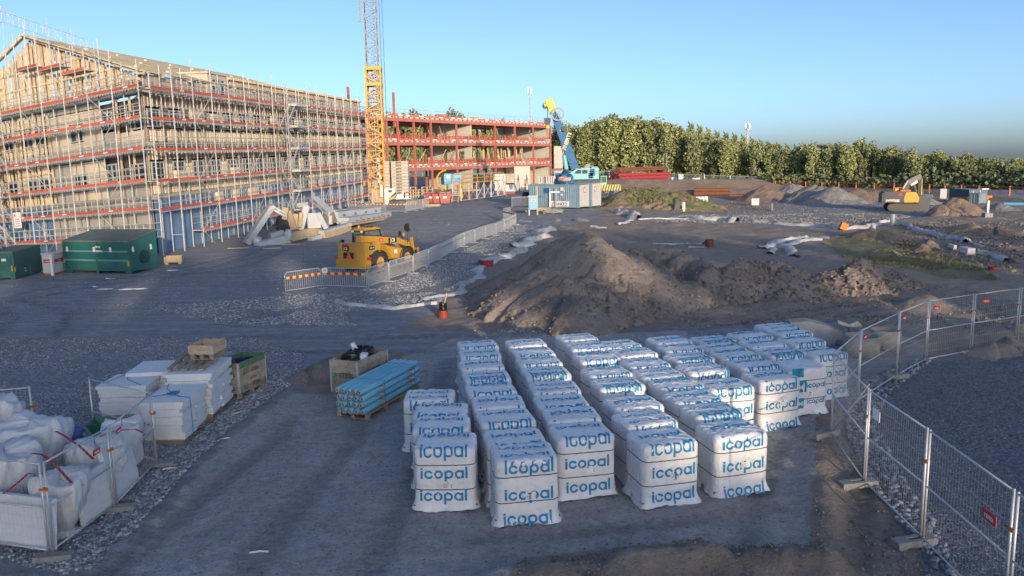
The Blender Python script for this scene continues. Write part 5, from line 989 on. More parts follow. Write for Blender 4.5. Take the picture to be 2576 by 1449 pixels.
# ------------------------------------------------------------------ tower crane
YEL = mat('crane_yellow', (.58, .29, .035), .5, 0, .1, 2, 0, 30, .06); CGREY = mat('crane_grey', (.17, .19, .20), .5, .3, .1, 3); CTAN = mat('crane_tan', (.40, .26, .11), .6, 0, .15, 1); BALL = mat('ballast_concrete', (.44, .40, .33), .9, 0, .08, 1.2, .2, 15, .05); CABW = mat('cabinet_pale', (.50, .52, .53), .5)
cb = wp(953, 506, 112); cb.z = float(ht(cb.x, cb.y)); cz = lambda y: wp(953, y, 112).z-cb.z
tc_ = thing('tower_crane', 'yellow lattice tower crane with a grey inner mast rising out of the picture', 'tower crane', cb, .06)
def mast(x0, z0, z1, w, d, n_, mt, cw, bw, nm):
    for sx in (-1, 1):
        for sy in (-1, 1): part('chord', MB().bb(x0+sx*w/2-cw/2, x0+sx*w/2+cw/2, sy*d/2-cw/2, sy*d/2+cw/2, z0, z1), mt, tc_)
    m = MB(); 
    for k in range(n_):
        a, b = z0+(z1-z0)*k/n_, z0+(z1-z0)*(k+1)/n_
        for s in (-1, 1):
            p, q_ = (a, b) if (k % 2 == 0) else (b, a); m.bar((x0-w/2, s*d/2, p), (x0+w/2, s*d/2, q_), bw).bar((x0+s*w/2, -d/2, p), (x0+s*w/2, d/2, q_), bw); m.bar((x0-w/2, s*d/2, b), (x0+w/2, s*d/2, b), bw*.8).bar((x0+s*w/2, -d/2, b), (x0+s*w/2, d/2, b), bw*.8)
            m.bar((x0+w/2, s*d/2, p), (x0, s*d/2, (a+b)/2), bw*.7)
    part(nm, m, mt, tc_, stuff=True)
zy0, zy1 = cz(480), cz(173); mast(0, zy0, zy1, 2.0, 2.0, 15, YEL, .24, .12, 'lower_lattice'); mast(-.1, zy1-6, 44, 1.55, 1.5, 30, CGREY, .17, .08, 'upper_lattice')
for z in (zy1, cz(213), zy0): part('collar', MB().bb(-1.15, 1.15, -1.15, -1.0, z-.22, z+.22).bb(-1.15, 1.15, 1.0, 1.15, z-.22, z+.22).bb(-1.15, -1.0, -1, 1, z-.22, z+.22).bb(1.0, 1.15, -1, 1, z-.22, z+.22), YEL, tc_)
m = MB(); m.tube([(-.1, -.3, zy0), (-.1, -.3, zy1)], .05, 6).tube([(.35, -.3, zy0), (.35, -.3, zy1)], .05, 6)
for k in range(40): z = zy0+(zy1-zy0)*k/40; m.bar((-.1, -.3, z), (.35, -.3, z), .035)
part('inner_ladder', m, CABW, tc_, stuff=True); part('cable_reel', MB().lathe([(.55, -.15), (.75, -.15), (.75, .15), (.55, .15), (.55, -.15)], 20, (.1, -.9, cz(200)), Matrix.Rotation(PI/2, 3, 'X')), CGREY, tc_)
for k, z in enumerate((cz(455), cz(445), cz(436), cz(420), cz(402))): part('junction_box', MB().box((.25+.2*(k % 2), -.7, z), (.4, .3, .5)), CABW, tc_)
m = MB(); m.prism([(-.95, 0), (1.1, 0), (1.9, zy0*.55), (1.25, zy0-.2), (-1.25, zy0-.2)], -1.0, 1.0, 0, lambda x, y, z: (x, y, z)); part('slewing_base', m, CTAN, tc_); part('turntable', MB().lathe([(0, -.4), (1.35, -.4), (1.35, .12), (.9, .2), (0, .2)], 24), STRAP, tc_)
m = MB().prism([(1.0, .3), (2.3, 0.6), (2.6, zy0*.72), (1.3, zy0*.35)], -.9, .9); part('ballast_arm', m, CTAN, tc_)
m = MB()
for x in (-.75, -.15): m.bar((x, -1.25, -.1), (x, -1.15, zy0+.2), .07)
for k in range(9): z = .1+k*zy0/9; m.bar((-.75, -1.25, z), (-.15, -1.25, z), .05)
part('ladder', m, CABW, tc_); part('control_cabinet', MB().prism([(.95, -.1), (1.55, -.1), (1.6, .8), (2.45, 1.5), (2.45, 2.1), (.95, 2.1)], -1.7, -1.1), CABW, tc_); part('display', MB().bb(1.55, 2.0, -1.72, -1.70, 1.55, 1.85), STRAP, tc_); part('side_plate', MB().bb(.38, .78, -1.5, -1.3, .9, 2.6), CABW, tc_)
zb0, zb1 = cz(484), cz(406)
for k in range(10):
    a, b = zb0+(zb1-zb0)*k/10, zb0+(zb1-zb0)*(k+1)/10; bl = part('ballast_block', MB().bb(2.0, 4.3, -1.3, 1.3, a+.02, b-.02), BALL, tc_); part('ballast_block', MB().bb(1.05, 1.75, -1.3, 1.3, a+.02, b-.02), BALL, tc_)
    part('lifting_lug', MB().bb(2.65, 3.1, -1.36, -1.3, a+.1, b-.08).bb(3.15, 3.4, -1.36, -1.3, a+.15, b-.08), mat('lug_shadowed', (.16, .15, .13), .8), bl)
m = MB()
for x in (1.15, 1.55): m.tube([(x, -.2, zb1-2.5), (x, -.2, 44)], .045, 5)
part('hoist_rope', m, CGREY, tc_); part('pendant', MB().bb(-1.6, -1.4, -.3, -.1, cz(55), 44), CGREY, tc_)
for sx in (-1, 1):
    for sy in (-1, 1): part('outrigger', MB().bar((sx*.8, sy*.8, .0), (sx*2.6, sy*2.6, -.05), .3, .4).box((sx*2.6, sy*2.6, -.15), (.9, .9, .3)), STRAP, tc_)
part('plank_mat', MB().bb(-2.4, .6, -3.4, -2.6, -.15, .05), LOGW, tc_)
# ------------------------------------------------------------------ blue mobile crane behind the containers
CBLUE = mat('crane_blue', (.015, .12, .27), .65, 0, .06, 1); CAQUA = mat('crane_aqua', (.16, .44, .47), .45, 0, .06, 1); HEADY = mat('boom_head_yellow', (.60, .47, .06), .5, 0, .1, 2); DKGL = mat('dark_glass', (.02, .035, .045), .1); LETY = mat('pale_yellow_letter', (.65, .58, .30), .6)
DC = 122; mo = wp(1455, 450, DC); mo.z = float(ht(mo.x, mo.y)); mc = thing('mobile_crane', 'blue mobile crane with a raised telescopic boom and yellow head', 'mobile crane', mo)
def cp(x, y, dd=0.0): return wp(*q('C', x, y), DC+dd)-mo
BA, BT = cp(650, 900), cp(375, 190); bd = (BT-BA)
for f0, f1, w_, h_ in ((0, .66, .95, 1.22), (.60, .86, .8, 1.08), (.80, 1.0, .68, .95)):
    a, b = BA+bd*f0, BA+bd*f1; part('boom_section', MB().bar(a, b, w_, h_, (0, 1, 0)) if False else MB().bar(a, b, h_, w_, (0, 1, 0)), CBLUE, mc)
    perp = Vector((bd.z, 0, -bd.x)).normalized(); part('seam_strip', MB().bar(a+Vector((0, -w_/2-.015, 0))-perp*.25, b+Vector((0, -w_/2-.015, 0))-perp*.25, .10, .03, (0, 1, 0)), mat('boom_seam', (.02, .09, .18), .5), mc)
hd = bd.normalized(); perp = Vector((bd.z, 0, -bd.x)).normalized()
part('boom_head', MB().bar(BT-hd*.2, BT+hd*1.9, 1.1, .9, (0, 1, 0)).bar(BT+hd*1.3-perp*.5, cp(268, 122), .4, .6, (0, 1, 0)), HEADY, mc); part('sheave', MB().lathe([(.0, -.12), (.42, -.12), (.42, .12), (0, .12)], 18, cp(275, 125), Matrix.Rotation(PI/2, 3, 'X')), STRAP, mc)
part('guide_wheel', MB().lathe([(.78, -.1), (.98, -.1), (.98, .1), (.78, .1), (.78, -.1)], 24, cp(432, 225, -.8), Matrix.Rotation(PI/2, 3, 'X')), CGREY, mc); m = MB()
for k in range(6): a_ = k*PI/3; c_ = cp(432, 225, -.8); m.bar(c_, c_+Vector((math.cos(a_)*.8, 0, math.sin(a_)*.8)), .07)
part('wheel_spoke', m, CGREY, mc, stuff=True); part('spike', MB().tube([BT+hd*1.9, cp(360, 28)], .05, 5), CGREY, mc)
part('hoist_rope', MB().tube([cp(305, 130), cp(306, 290)], .03, 4).tube([cp(312, 140), cp(310, 290)], .03, 4), CGREY, mc); part('return_rope', MB().tube([cp(445, 215), cp(520, 400), cp(640, 720)], .03, 4), CGREY, mc)
hk = part('hook_block', MB().box(cp(306, 300), (.95, .5, .7)).box(cp(306, 328), (.7, .4, .6)), STRAP, mc); part('hook', MB().lathe([(0, -.3), (.3, -.25), (.3, .2), (0, .3)], 12, cp(307, 380)), HEADY, hk)
part('sling', MB().tube([cp(302, 395), cp(300, 540)], .05, 5).tube([cp(313, 395), cp(316, 545)], .05, 5), RED_S, mc); part('sling_chain', MB().tube([cp(300, 540), cp(298, 960)], .02, 4).tube([cp(316, 545), cp(318, 960)], .02, 4), CGREY, mc); part('sling_block', MB().box(cp(307, 550), (.8, .3, .4)), CGREY, mc)
part('lift_cylinder', MB().tube([cp(540, 905, -.2), cp(512, 735, -.2)], .34, 14), CAQUA, mc); part('cylinder_rod', MB().tube([cp(512, 735, -.2), cp(468, 545, -.2)], .17, 10), CGREY, mc); part('boom_lamp', MB().lathe([(0, -.2), (.42, -.2), (.42, .2), (0, .2)], 14, cp(515, 405, -.7), Matrix.Rotation(PI/2, 3, 'X')), STRAP, mc)
x0, z0 = cp(525, 1030).x, cp(525, 1030).z; x1, zt = cp(725, 895).x, cp(725, 895).z; x2 = cp(930, 1030).x
part('operator_cab', MB().prism([(x0+.5, z0), (x1, z0), (x1, zt), (x0+1.6, zt), (x0+.6, z0+.9)], -1.4, .2), CAQUA, mc)
part('window', MB().prism([(x0+1.25, z0+.85), (x0+2.3, z0+.85), (x0+2.3, zt-.2), (x0+1.75, zt-.2)], -1.43, -1.40), DKGL, mc); part('window', MB().prism([(x0+2.5, z0+.85), (x0+3.2, z0+.85), (x0+3.3, zt-.5), (x0+3.2, zt-.2), (x0+2.5, zt-.2)], -1.43, -1.40), DKGL, mc)
m = MB().bb(x1-.1, x2, -1.3, 1.3, z0, zt+.05); cw_ = part('counterweight_body', m, CAQUA, mc)
for a, b, c_, d in ((x1+.95, x1+1.6, z0+.1, zt-.7), (x2-1.35, x2-.6, zt-1.1, zt-.05)): part('grille', MB().bb(a, b, -1.33, -1.30, c_, d), mat('deep_green_panel', (.02, .12, .10), .6) if a < x2-2 else CBLUE, cw_)
for k in range(4): part('louvre', MB().bb(x1+1.75, x2-1.5, -1.33, -1.30, z0+.2+k*.3, z0+.32+k*.3), DKGL, cw_)
part('seam', MB().bb(x2-1.45, x2-.02, -1.315, -1.30, z0+.75, z0+.80).bb(x2-1.45, x2-.02, -1.315, -1.30, z0+1.1, z0+1.14), DKGL, cw_); part('winch', MB().lathe([(0, -.6), (.55, -.6), (.55, .6), (0, .6)], 16, (x1+.9, -.3, zt+.1), Matrix.Rotation(PI/2, 3, 'X')).box((x1+1.8, -.5, zt+.12), (1.2, .8, .3)), CGREY, mc)
part('chassis', MB().bb(x0-1.4, x2+.3, -1.3, 1.3, z0-1.3, z0-.15), STRAP, mc); part('front_box', MB().box((x0-.6, -.6, z0+.25), (1.9, 1.2, 1.5)), CBLUE, mc)
for k in range(5): w_ = part('wheel', MB().lathe([(.3, -.28), (.62, -.28), (.70, -.18), (.70, .18), (.62, .28), (.3, .28)], 20, (x0-.6+k*1.7, -1.1, z0-1.6), Matrix.Rotation(PI/2, 3, 'X')), BIN, mc); part('rim', MB().lathe([(0, -.25), (.33, -.25), (.33, .1), (0, .1)], 14, (x0-.6+k*1.7, -1.12, z0-1.6), Matrix.Rotation(PI/2, 3, 'X')), CGREY, w_)
part('driver_cab', MB().box((x2+.75, 0, z0-.4), (.9, 2.3, 1.7)), CAQUA, mc); part('cab_window', MB().box((x2+.75, -1.16, z0-.1), (.7, .03, .9)), mat('green_glass', (.02, .10, .03), .2), mc)
ob = part('outrigger_beam', MB().box((x2+1.8, -1.5, z0-1.3), (2.9, .3, .9)), HEADY, mc)
for k in range(7): part('stripe', MB().prism([(0, 0), (.2, 0), (.45, .9), (.25, .9)], -.01, .0, 0, lambda x, y, z: (x+x2+.4+k*.4, y-1.65, z+z0-1.75)), STRAP, ob)
ang_ = math.atan2(bd.z, bd.x); c_ = BA+bd*.47+Vector((0, -.5, 0))+perp*.32; o = lettering('JINERTS', .78, LETY, mc, c_, (0, 0, 0), .02); o.rotation_euler = (Matrix.Rotation(-(PI-ang_), 4, 'Y') @ Matrix.Rotation(PI/2, 4, 'X')).to_euler(); c_ = BA+bd*.66+Vector((0, -.42, 0))+perp*.32; part('emblem', MB().lathe([(.14, 0), (.42, 0), (.42, -.03), (.14, -.03)], 18, c_, Matrix.Rotation(PI/2, 3, 'X')), LETY, mc)
# ------------------------------------------------------------------ two site containers in front of it
CONB = mat('container_blue', (.19, .30, .385), .5, .1, .08, 2, .08, 20, 0, dirt=(.16, .22, .27)); CONW = mat('container_door_pale', (.47, .46, .43), .6, 0, .06, 2); CONR = mat('container_roof', (.20, .27, .31), .7, 0, .15, 2)
a, b, c_ = g(1457, 527), g(1332, 521), g(1504, 507); rz_ = yaw(b, a); L_ = (a-b).length; W_ = 2.44; Hc = 2.75
def corrugated(L, W, H):
    P = []; n_ = int(L/.28); xs = []
    for k in range(n_): x = L*k/n_; xs += [(x, 0), (x+.07, .035), (x+.14, .035), (x+.21, 0)]
    xs.append((L, 0)); V = [(x, y, .12) for x, y in xs]+[(x, y, H-.12) for x, y in xs]; k = len(xs); return MB().add(V, [(i, i+1, k+i+1, k+i) for i in range(k-1)])
def container(loc, rz, label, L, W, H, sidem, doorm):
    t = thing('site_container', label, 'container', loc, rz, None); part('side_wall', corrugated(L, W, H), sidem, t); part('rear_wall', MB().bb(0, L, W-.06, W, .12, H-.12), sidem, t); part('end_wall', MB().bb(0, .06, .0, W-.06, .12, H-.12), sidem, t); part('roof', MB().bb(.02, L-.02, .02, W-.02, H-.06, H-.01), CONR, t)
    for z in (.06, H-.06): part('rail', MB().bb(.15, L-.15, -.03, .09, z-.06, z+.06), sidem, t)
    for x in (.075, L-.075):
        for y in (.045, W-.08): part('corner_post', MB().bb(x-.08, x+.08, y-.08, y+.08, 0, H), sidem, t)
    for k in (0, 1): d_ = part('door', MB().bb(L-.02, L+.03, .14+k*(W/2-.12), .14+(k+1)*(W/2-.12)-.03, .1, H-.1), doorm, t); part('lock_rod', MB().bb(L+.035, L+.07, .5+k*.9, .54+k*.9, .1, H-.1), GALV, d_)
    return t
ct1 = container(Vector((b.x, b.y, float(ht(b.x, b.y)))), rz_, 'nearer blue corrugated container with pale doors, pallets and tarpaulin on its roof', L_, W_, Hc, CONB, CONW); off = Vector((-math.sin(rz_), math.cos(rz_), 0))
for y_, z_ in ((1.25, 2.05), ): s_ = part('warning_sign', MB().bb(L_+.075, L_+.085, y_-.25, y_+.25, z_-.3, z_+.3), RED_S, ct1); part('sign_face', MB().bb(L_+.086, L_+.09, y_-.15, y_+.15, z_-.18, z_+.18), TAG_W, s_)
ct2 = container(Vector((b.x, b.y, float(ht(b.x, b.y))))+off*(W_+.12), rz_, 'farther pale ended container standing behind the blue one', L_+.3, W_, Hc+.1, CONB, CONW); s_ = part('warning_sign', MB().bb(L_+.375, L_+.385, .5, 1.0, 1.8, 2.4), RED_S, ct2); part('sign_face', MB().bb(L_+.386, L_+.39, .6, .9, 1.9, 2.3), TAG_W, s_)
part('banner', MB().bb(2.3, 2.32, -.05, -.04, .3, .31).bb(2.8, 5.6, -.08, -.05, .15, .78), TAG_W, ct1); lettering('CONVAT', .52, INK, ct1, (4.2, -.083, .46), (PI/2, PI, 0), .01)
for x_, z_, w_, h_ in ((4.45, 2.0, .35, .4), (4.45, 1.45, .25, .2), (4.85, 1.9, .15, .15)): part('socket_box', MB().bb(x_, x_+w_, -.14, -.04, z_, z_+h_), TAG_W, ct1)
for x_ in (3.0, 3.75, 3.95): part('vent_pipe', MB().tube([(x_, -.2, 0), (x_, -.2, 2.3)], .06, 8), GALV, ct1)
part('window_shutter', MB().bb(2.1, 2.8, -.07, -.03, 1.7, 2.3), CBLUE, ct1)
top = lambda x, y, z=0: ct1.location+Vector((math.cos(rz_)*x-math.sin(rz_)*y, math.sin(rz_)*x+math.cos(rz_)*y, Hc+z))
for k, (x_, lb) in enumerate(((2.55, 'white slatted crate on the roof of the blue container, beside the tarpaulin'), (1.35, 'white slatted crate on the container roof, left of the other one'))):
    t = thing('slatted_crate', lb, 'crate', top(x_, 1.0+.3*k, 0), rz_); [part('slat', MB().bb(-.55+j*.34, -.42+j*.34, -.4, .4, .06, .85), TAG_W, t) for j in range(4)]; part('frame', MB().bb(-.6, .6, -.42, .42, 0, .06).bb(-.6, .6, -.42, .42, .85, .92), TAG_W, t)
t = thing('timber_stack', 'stack of grey planks on the container roof under the slatted crates', 'timber stack', top(1.6, .9), rz_)
for k in range(6): part('plank', MB().bb(-1.3, 1.5, -.8+k*.26, -.57+k*.26, -.0, .05), PINE, t)
for o_ in [o for o in COL.objects if o.name.startswith('slatted_crate')]: o_.location.z += .06
m = lump(1.25, .8, .85, 41, 48, 24, .34, 2.0); single('tarpaulin', m, CBLUE, 'crumpled blue tarpaulin heaped on the blue container roof', 'tarpaulin', top(4.5, .9, .45), rz_, None, True)
single('tarpaulin', lump(.75, .45, .3, 43, 30, 16, .3), mat('pink_tarp', (.55, .33, .28), .6), 'pale pink sheet folded into the blue tarpaulin', 'tarpaulin', top(4.8, .25, .6), rz_, None, True)
# ------------------------------------------------------------------ power cabinets and bits beside it
p = g(1341, 541); t = thing('power_cabinet', 'pale blue power cabinet on legs beside the blue container', 'cabinet', p, .1); part('body', MB().bb(-.5, .5, -.25, .25, .6, 2.05), mat('pale_blue_box', (.17, .36, .52), .5), t); part('sign', MB().bb(-.22, .22, -.27, -.25, 1.45, 1.65), TAG_W, t); part('stripe', MB().bb(-.18, .18, -.28, -.27, 1.5, 1.6), RED_S, t)
for x_ in (-.42, .42): part('leg', MB().bb(x_-.04, x_+.04, -.04, .04, 0, .6), GALV, t)
part('roof', MB().bb(-.55, .55, -.3, .3, 2.05, 2.1), CABW, t)
p = g(1352, 541); single('wooden_post', MB().bb(-.08, .08, -.08, .08, 0, 3.1), LOGW, 'tall wooden post right of the pale blue power cabinet', 'post', p); p = g(1326, 518); single('dark_tank', MB().lathe([(0, 0), (.6, 0), (.65, 1.5), (.5, 1.75), (0, 1.8)], 16), BIN, 'dark round tank left of the blue container', 'tank', p)
p = g(1384, 530); t = thing('door_frame', 'white angle frame leaning before the blue container', 'frame', p, 0); part('upright', MB().bb(-.08, .08, -.05, .05, 0, 2.2), TAG_W, t); part('arm', MB().bb(.08, 1.1, -.05, .05, 2.05, 2.2), TAG_W, t)
p = g(1390, 537); t = thing('wood_pallet', 'wooden pallet with rubble before the blue container', 'pallet', p, .1); pallet_parts(t, 2.2, 1.2); part('load', lump(1.0, .5, .22, 55, 24, 10, .3), CONC, t).location = (0, 0, .25); p = g(1366, 532); single('hose_heap', lump(.75, .5, .3, 57, 24, 10, .3), mat('straw_net', (.33, .30, .2), .9), 'pale coiled heap left of the pallet with rubble', 'heap', (p.x, p.y, p.z+.2), 0, None, True)
p = g(1303, 533); t = thing('wood_pallet', 'lone wooden pallet on the ground near the barrier end', 'pallet', p, .05); pallet_parts(t, 1.9, .9)
p = g(1310, 522); t = thing('barrier_stack', 'bundle of grey barrier panels stood beside the dark tank', 'barrier bundle', p, .2)
for k in range(4): part('panel_frame', MB().tube([(-1.1, k*.08, .05), (-1.1, k*.08, 1.25), (1.1, k*.08, 1.25), (1.1, k*.08, .05)], .03, 5), GALV, t); m = MB(); [m.tube([(-1.0+j*.13, k*.08, .15), (-1.0+j*.13, k*.08, 1.2)], .01, 4) for j in range(16)]; part('bars', m, GALV, t, stuff=True)
# ------------------------------------------------------------------ telehandler
TY = mat('machine_yellow', (.46, .25, .03), .42, 0, .07, 2, 0, 30, 0, dirt=(.36, .22, .06)); RUB = mat('tyre_rubber', (.03, .03, .032), .85, 0, .15, 6, .3, 20); GLS = mat('cab_glass', (.13, .19, .20), .06, 0, .1, 1, alpha=.62); BLK = mat('black_steel', (.02, .021, .023), .5); ORT = mat('orange_reflector', (.75, .13, .06), .4); WRIM = mat('wheel_rim', (.45, .27, .08), .5); MUD = mat('dusty_black', (.045, .046, .05), .8, 0, .2, 3)
RXm = Matrix.Rotation(PI/2, 3, 'Y')
th_p = g(952, 677); th = thing('telehandler', 'yellow telescopic handler parked inside the pedestrian barriers', 'telehandler', th_p, -math.radians(30))
def wheel(par, x, y, r, w, rimm=WRIM):
    t = part('wheel', MB().lathe([(r*.55, -w/2), (r*.9, -w/2), (r, -w*.3), (r, w*.3), (r*.9, w/2), (r*.55, w/2)], 26, (x, y, r), RXm), RUB, par, True); m = MB()
    for k in range(18): a_ = 2*PI*k/18; m.box((x+(w*.22 if k % 2 else -w*.22), y+math.cos(a_)*r, r+math.sin(a_)*r), (w*.5, .07, .10), Matrix.Rotation(a_, 3, 'X') @ Matrix.Rotation(.5*(1 if k % 2 else -1), 3, 'Z'))
    part('tread', m, RUB, t, stuff=True); part('rim', MB().lathe([(0, -w*.36), (r*.36, -w*.36), (r*.58, -w*.5), (r*.58, w*.5), (r*.36, w*.36), (0, w*.36)], 20, (x, y, r), RXm), rimm, t)
for x in (-.98, .98):
    for y in (-1.25, 1.35): wheel(th, x, y, .62, .46)
part('chassis', MB().bb(-.55, .55, -2.2, 2.1, .5, .95), BLK, th)
m = MB().prism([(-1.12, .38), (1.12, .38), (1.14, .75), (1.05, .85), (-1.05, .85), (-1.12, .75)], -2.5, -2.0); part('counterweight', m, TY, th)
m = MB(); V = [(-1.02, -2.42, .85), (1.02, -2.42, .85), (1.02, -1.0, .95), (-1.02, -1.0, .95), (-.98, -2.35, 1.78), (.98, -2.35, 1.82), (.98, -.9, 1.80), (-.98, -.9, 1.70)]; m.add(V, [(3, 2, 1, 0), (4, 5, 6, 7), (0, 1, 5, 4), (1, 2, 6, 5), (2, 3, 7, 6), (3, 0, 4, 7)]); part('rear_body', m, TY, th)
part('rear_recess', MB().bb(-.55, .20, -2.445, -2.41, .9, 1.25), BLK, th)
m = MB(); V = [(.55, -.75, 1.70), (.55, 1.0, 1.45), (1.16, 1.0, 1.2), (1.12, -.6, 1.55), (.55, -.2, .6), (.55, .9, .6), (1.18, .85, .6), (1.16, -.1, .72)]; m.add(V, [(0, 3, 2, 1), (4, 5, 6, 7), (0, 1, 5, 4), (1, 2, 6, 5), (2, 3, 7, 6), (3, 0, 4, 7)]); hood = part('engine_hood', m, TY, th)
part('hood_vent', MB().add([(.66, -.15, 1.645), (.66, .55, 1.545), (1.0, .55, 1.42), (1.0, -.15, 1.54)], [(3, 2, 1, 0)]), mat('vent_brown', (.10, .05, .025), .8), hood); part('hood_stripe', MB().add([(.66, .62, 1.54), (.66, .9, 1.49), (1.05, .9, 1.35), (1.05, .62, 1.41)], [(3, 2, 1, 0)]), TAG_W, hood)
for x in (-.98, .98):
    for y in (-1.25, 1.35):
        m = MB(); A = [i*PI/8 for i in range(0, 9)]; V = []
        for a_ in A: V += [(x-.27, y+.74*math.cos(a_), .62+.72*math.sin(a_)), (x+.27, y+.74*math.cos(a_), .62+.72*math.sin(a_))]
        m.add(V, [(2*i, 2*i+2, 2*i+3, 2*i+1) for i in range(8)]); part('mudguard', m, MUD, th)
# cab on the left side
cx0, cx1, cy0, cy1 = -1.05, -.12, -1.05, .75
part('cab_base', MB().bb(cx0, cx1, cy0, cy1, .75, 1.35), BLK, th)
m = MB()
for a_, b_ in (((cx0, cy0, 1.3), (cx0+.05, cy0+.06, 2.42)), ((cx1, cy0, 1.3), (cx1-.03, cy0+.06, 2.42)), ((cx0, cy1, 1.3), (cx0+.05, cy1-.35, 2.40)), ((cx1, cy1, 1.3), (cx1-.03, cy1-.35, 2.40)), ((cx0, -.1, 1.3), (cx0+.04, -.1, 2.42)), ((cx0+.05, cy0+.06, 2.40), (cx1-.03, cy0+.06, 2.40)), ((cx1-.03, cy0+.06, 2.40), (cx1-.03, cy1-.35, 2.39))): m.bar(a_, b_, .07)
part('cab_frame', m, BLK, th); part('roof', MB().bb(cx0-.03, cx1+.03, cy0-.05, .45, 2.42, 2.50).box((-.58, -.3, 2.53), (.8, 1.2, .06)), TY, th)
part('rear_window', MB().add([(cx0+.04, cy0+.01, 1.36), (cx1-.04, cy0+.01, 1.36), (cx1-.06, cy0+.06, 2.38), (cx0+.07, cy0+.06, 2.38)], [(0, 1, 2, 3)]), GLS, th); part('side_window', MB().add([(cx1-.005, cy0+.05, 1.5), (cx1-.005, cy1-.05, 1.5), (cx1-.03, cy1-.38, 2.36), (cx1-.03, cy0+.08, 2.36)], [(0, 1, 2, 3)]), GLS, th); part('windscreen', MB().add([(cx0+.04, cy1, 1.36), (cx1-.04, cy1, 1.36), (cx1-.06, cy1-.35, 2.36), (cx0+.07, cy1-.35, 2.36)], [(3, 2, 1, 0)]), GLS, th); part('side_window', MB().add([(cx0, cy0+.05, 1.4), (cx0, cy1-.05, 1.4), (cx0+.03, cy1-.38, 2.36), (cx0+.03, cy0+.08, 2.36)], [(3, 2, 1, 0)]), GLS, th)
part('seat', MB().bb(-.82, -.38, -.55, -.1, 1.35, 1.55).bb(-.82, -.38, -.65, -.52, 1.5, 2.1), MUD, th); part('steering_wheel', MB().lathe([(.16, -.015), (.19, -.015), (.19, .015), (.16, .015)], 16, (-.58, .2, 1.75), Matrix.Rotation(-.6, 3, 'X')), BLK, th); part('wiper', MB().bar((cx1-.2, cy0-.02, 1.4), (cx0+.25, cy0+.0, 2.05), .03), BLK, th)
part('beacon', MB().lathe([(0, 0), (.08, 0), (.075, .12), (.03, .17), (0, .17)], 12, (-.75, -.75, 2.55)), mat('amber_lens', (.55, .14, .03), .3), th)
for x in (-.95, -.25): part('work_light', MB().box((x, cy0-.06, 2.36), (.12, .08, .1)), TAG_W, th)
for x in (-.5, -.25): part('work_light', MB().box((x, -.2, 2.58), (.12, .12, .08)), BLK, th)
# boom from the rear pivot forward and down
part('boom', MB().bar((.22, -1.95, 2.02), (.22, 1.55, 1.62), .40, .42), TY, th); part('boom_top_strip', MB().bar((.22, -1.95, 2.26), (.22, 1.3, 1.88), .42, .06), BLK, th); part('boom_inner', MB().bar((.22, 1.5, 1.62), (.22, 2.45, 1.35), .32, .34), TY, th); part('boom_nose', MB().prism([(2.3, 1.5), (2.75, 1.45), (2.85, .55), (2.6, .5), (2.35, 1.1)], .05, .4, 0, lambda a_, b_, c_: (b_, a_, c_)), TY, th)
part('boom_cylinder', MB().tube([(.22, -.8, 1.2), (.22, 1.2, 1.45)], .07, 8), GALV, th); part('hose_loop', MB().tube([(.1, 1.7, 1.7), (.1, 2.1, 1.95), (.1, 2.4, 1.7), (.1, 2.6, 1.3)], .04, 6), BLK, th)
part('carriage', MB().bb(-.55, .95, 2.85, 2.93, .45, .55).bb(-.55, .95, 2.85, 2.93, .95, 1.05).bb(-.5, -.42, 2.84, 2.92, .4, 1.1).bb(.85, .93, 2.84, 2.92, .4, 1.1).bar((.62, 2.75, .6), (.62, 2.6, 1.75), .16, .12), TY, th)
for x in (-.2, .6): part('fork', MB().bb(x-.06, x+.06, 2.95, 3.0, .1, 1.0).bb(x-.06, x+.06, 2.95, 4.1, .08, .13), BLK, th)
part('mirror_arm', MB().tube([(.95, 1.75, 1.4), (.95, 1.78, 2.2)], .02, 6), BLK, th); part('mirror', MB().lathe([(0, -.03), (.24, -.03), (.26, 0), (.2, .05), (0, .07)], 20, (.95, 1.78, 2.42), Matrix.Rotation(PI/2, 3, 'X')), BLK, th); part('mirror', MB().box((.45, 1.65, 2.05), (.16, .06, .28)), BLK, th); part('lamp', MB().lathe([(0, -.1), (.07, -.1), (.1, .08), (0, .1)], 10, (.7, 1.7, 2.0)), TY, th); part('mirror_arm', MB().tube([(-1.15, -1.8, .9), (-1.3, -1.85, 1.0), (-1.3, -1.85, 1.85), (-1.15, -1.8, 1.9)], .025, 6).box((-1.12, -1.8, 1.85), (.18, .08, .16)), BLK, th)
part('tail_lamp', MB().box((-1.22, -2.3, .95), (.30, .08, .12)), RED_S, th); part('tail_lamp', MB().box((1.18, -2.2, .95), (.26, .08, .12)), RED_S, th); part('fuel_cap', MB().box((1.04, -1.9, 1.0), (.05, .2, .25)), BLK, th)
part('warning_triangle', MB().prism([(-.34, .86), (.10, .86), (-.12, 1.32)], -2.49, -2.455), ORT, th); part('plate', MB().bb(-.6, -.15, -2.44, -2.415, 1.35, 1.62), BLK, th); part('plate', MB().bb(-.62, -.15, -2.44, -2.415, 1.63, 1.74), RED_S, th)
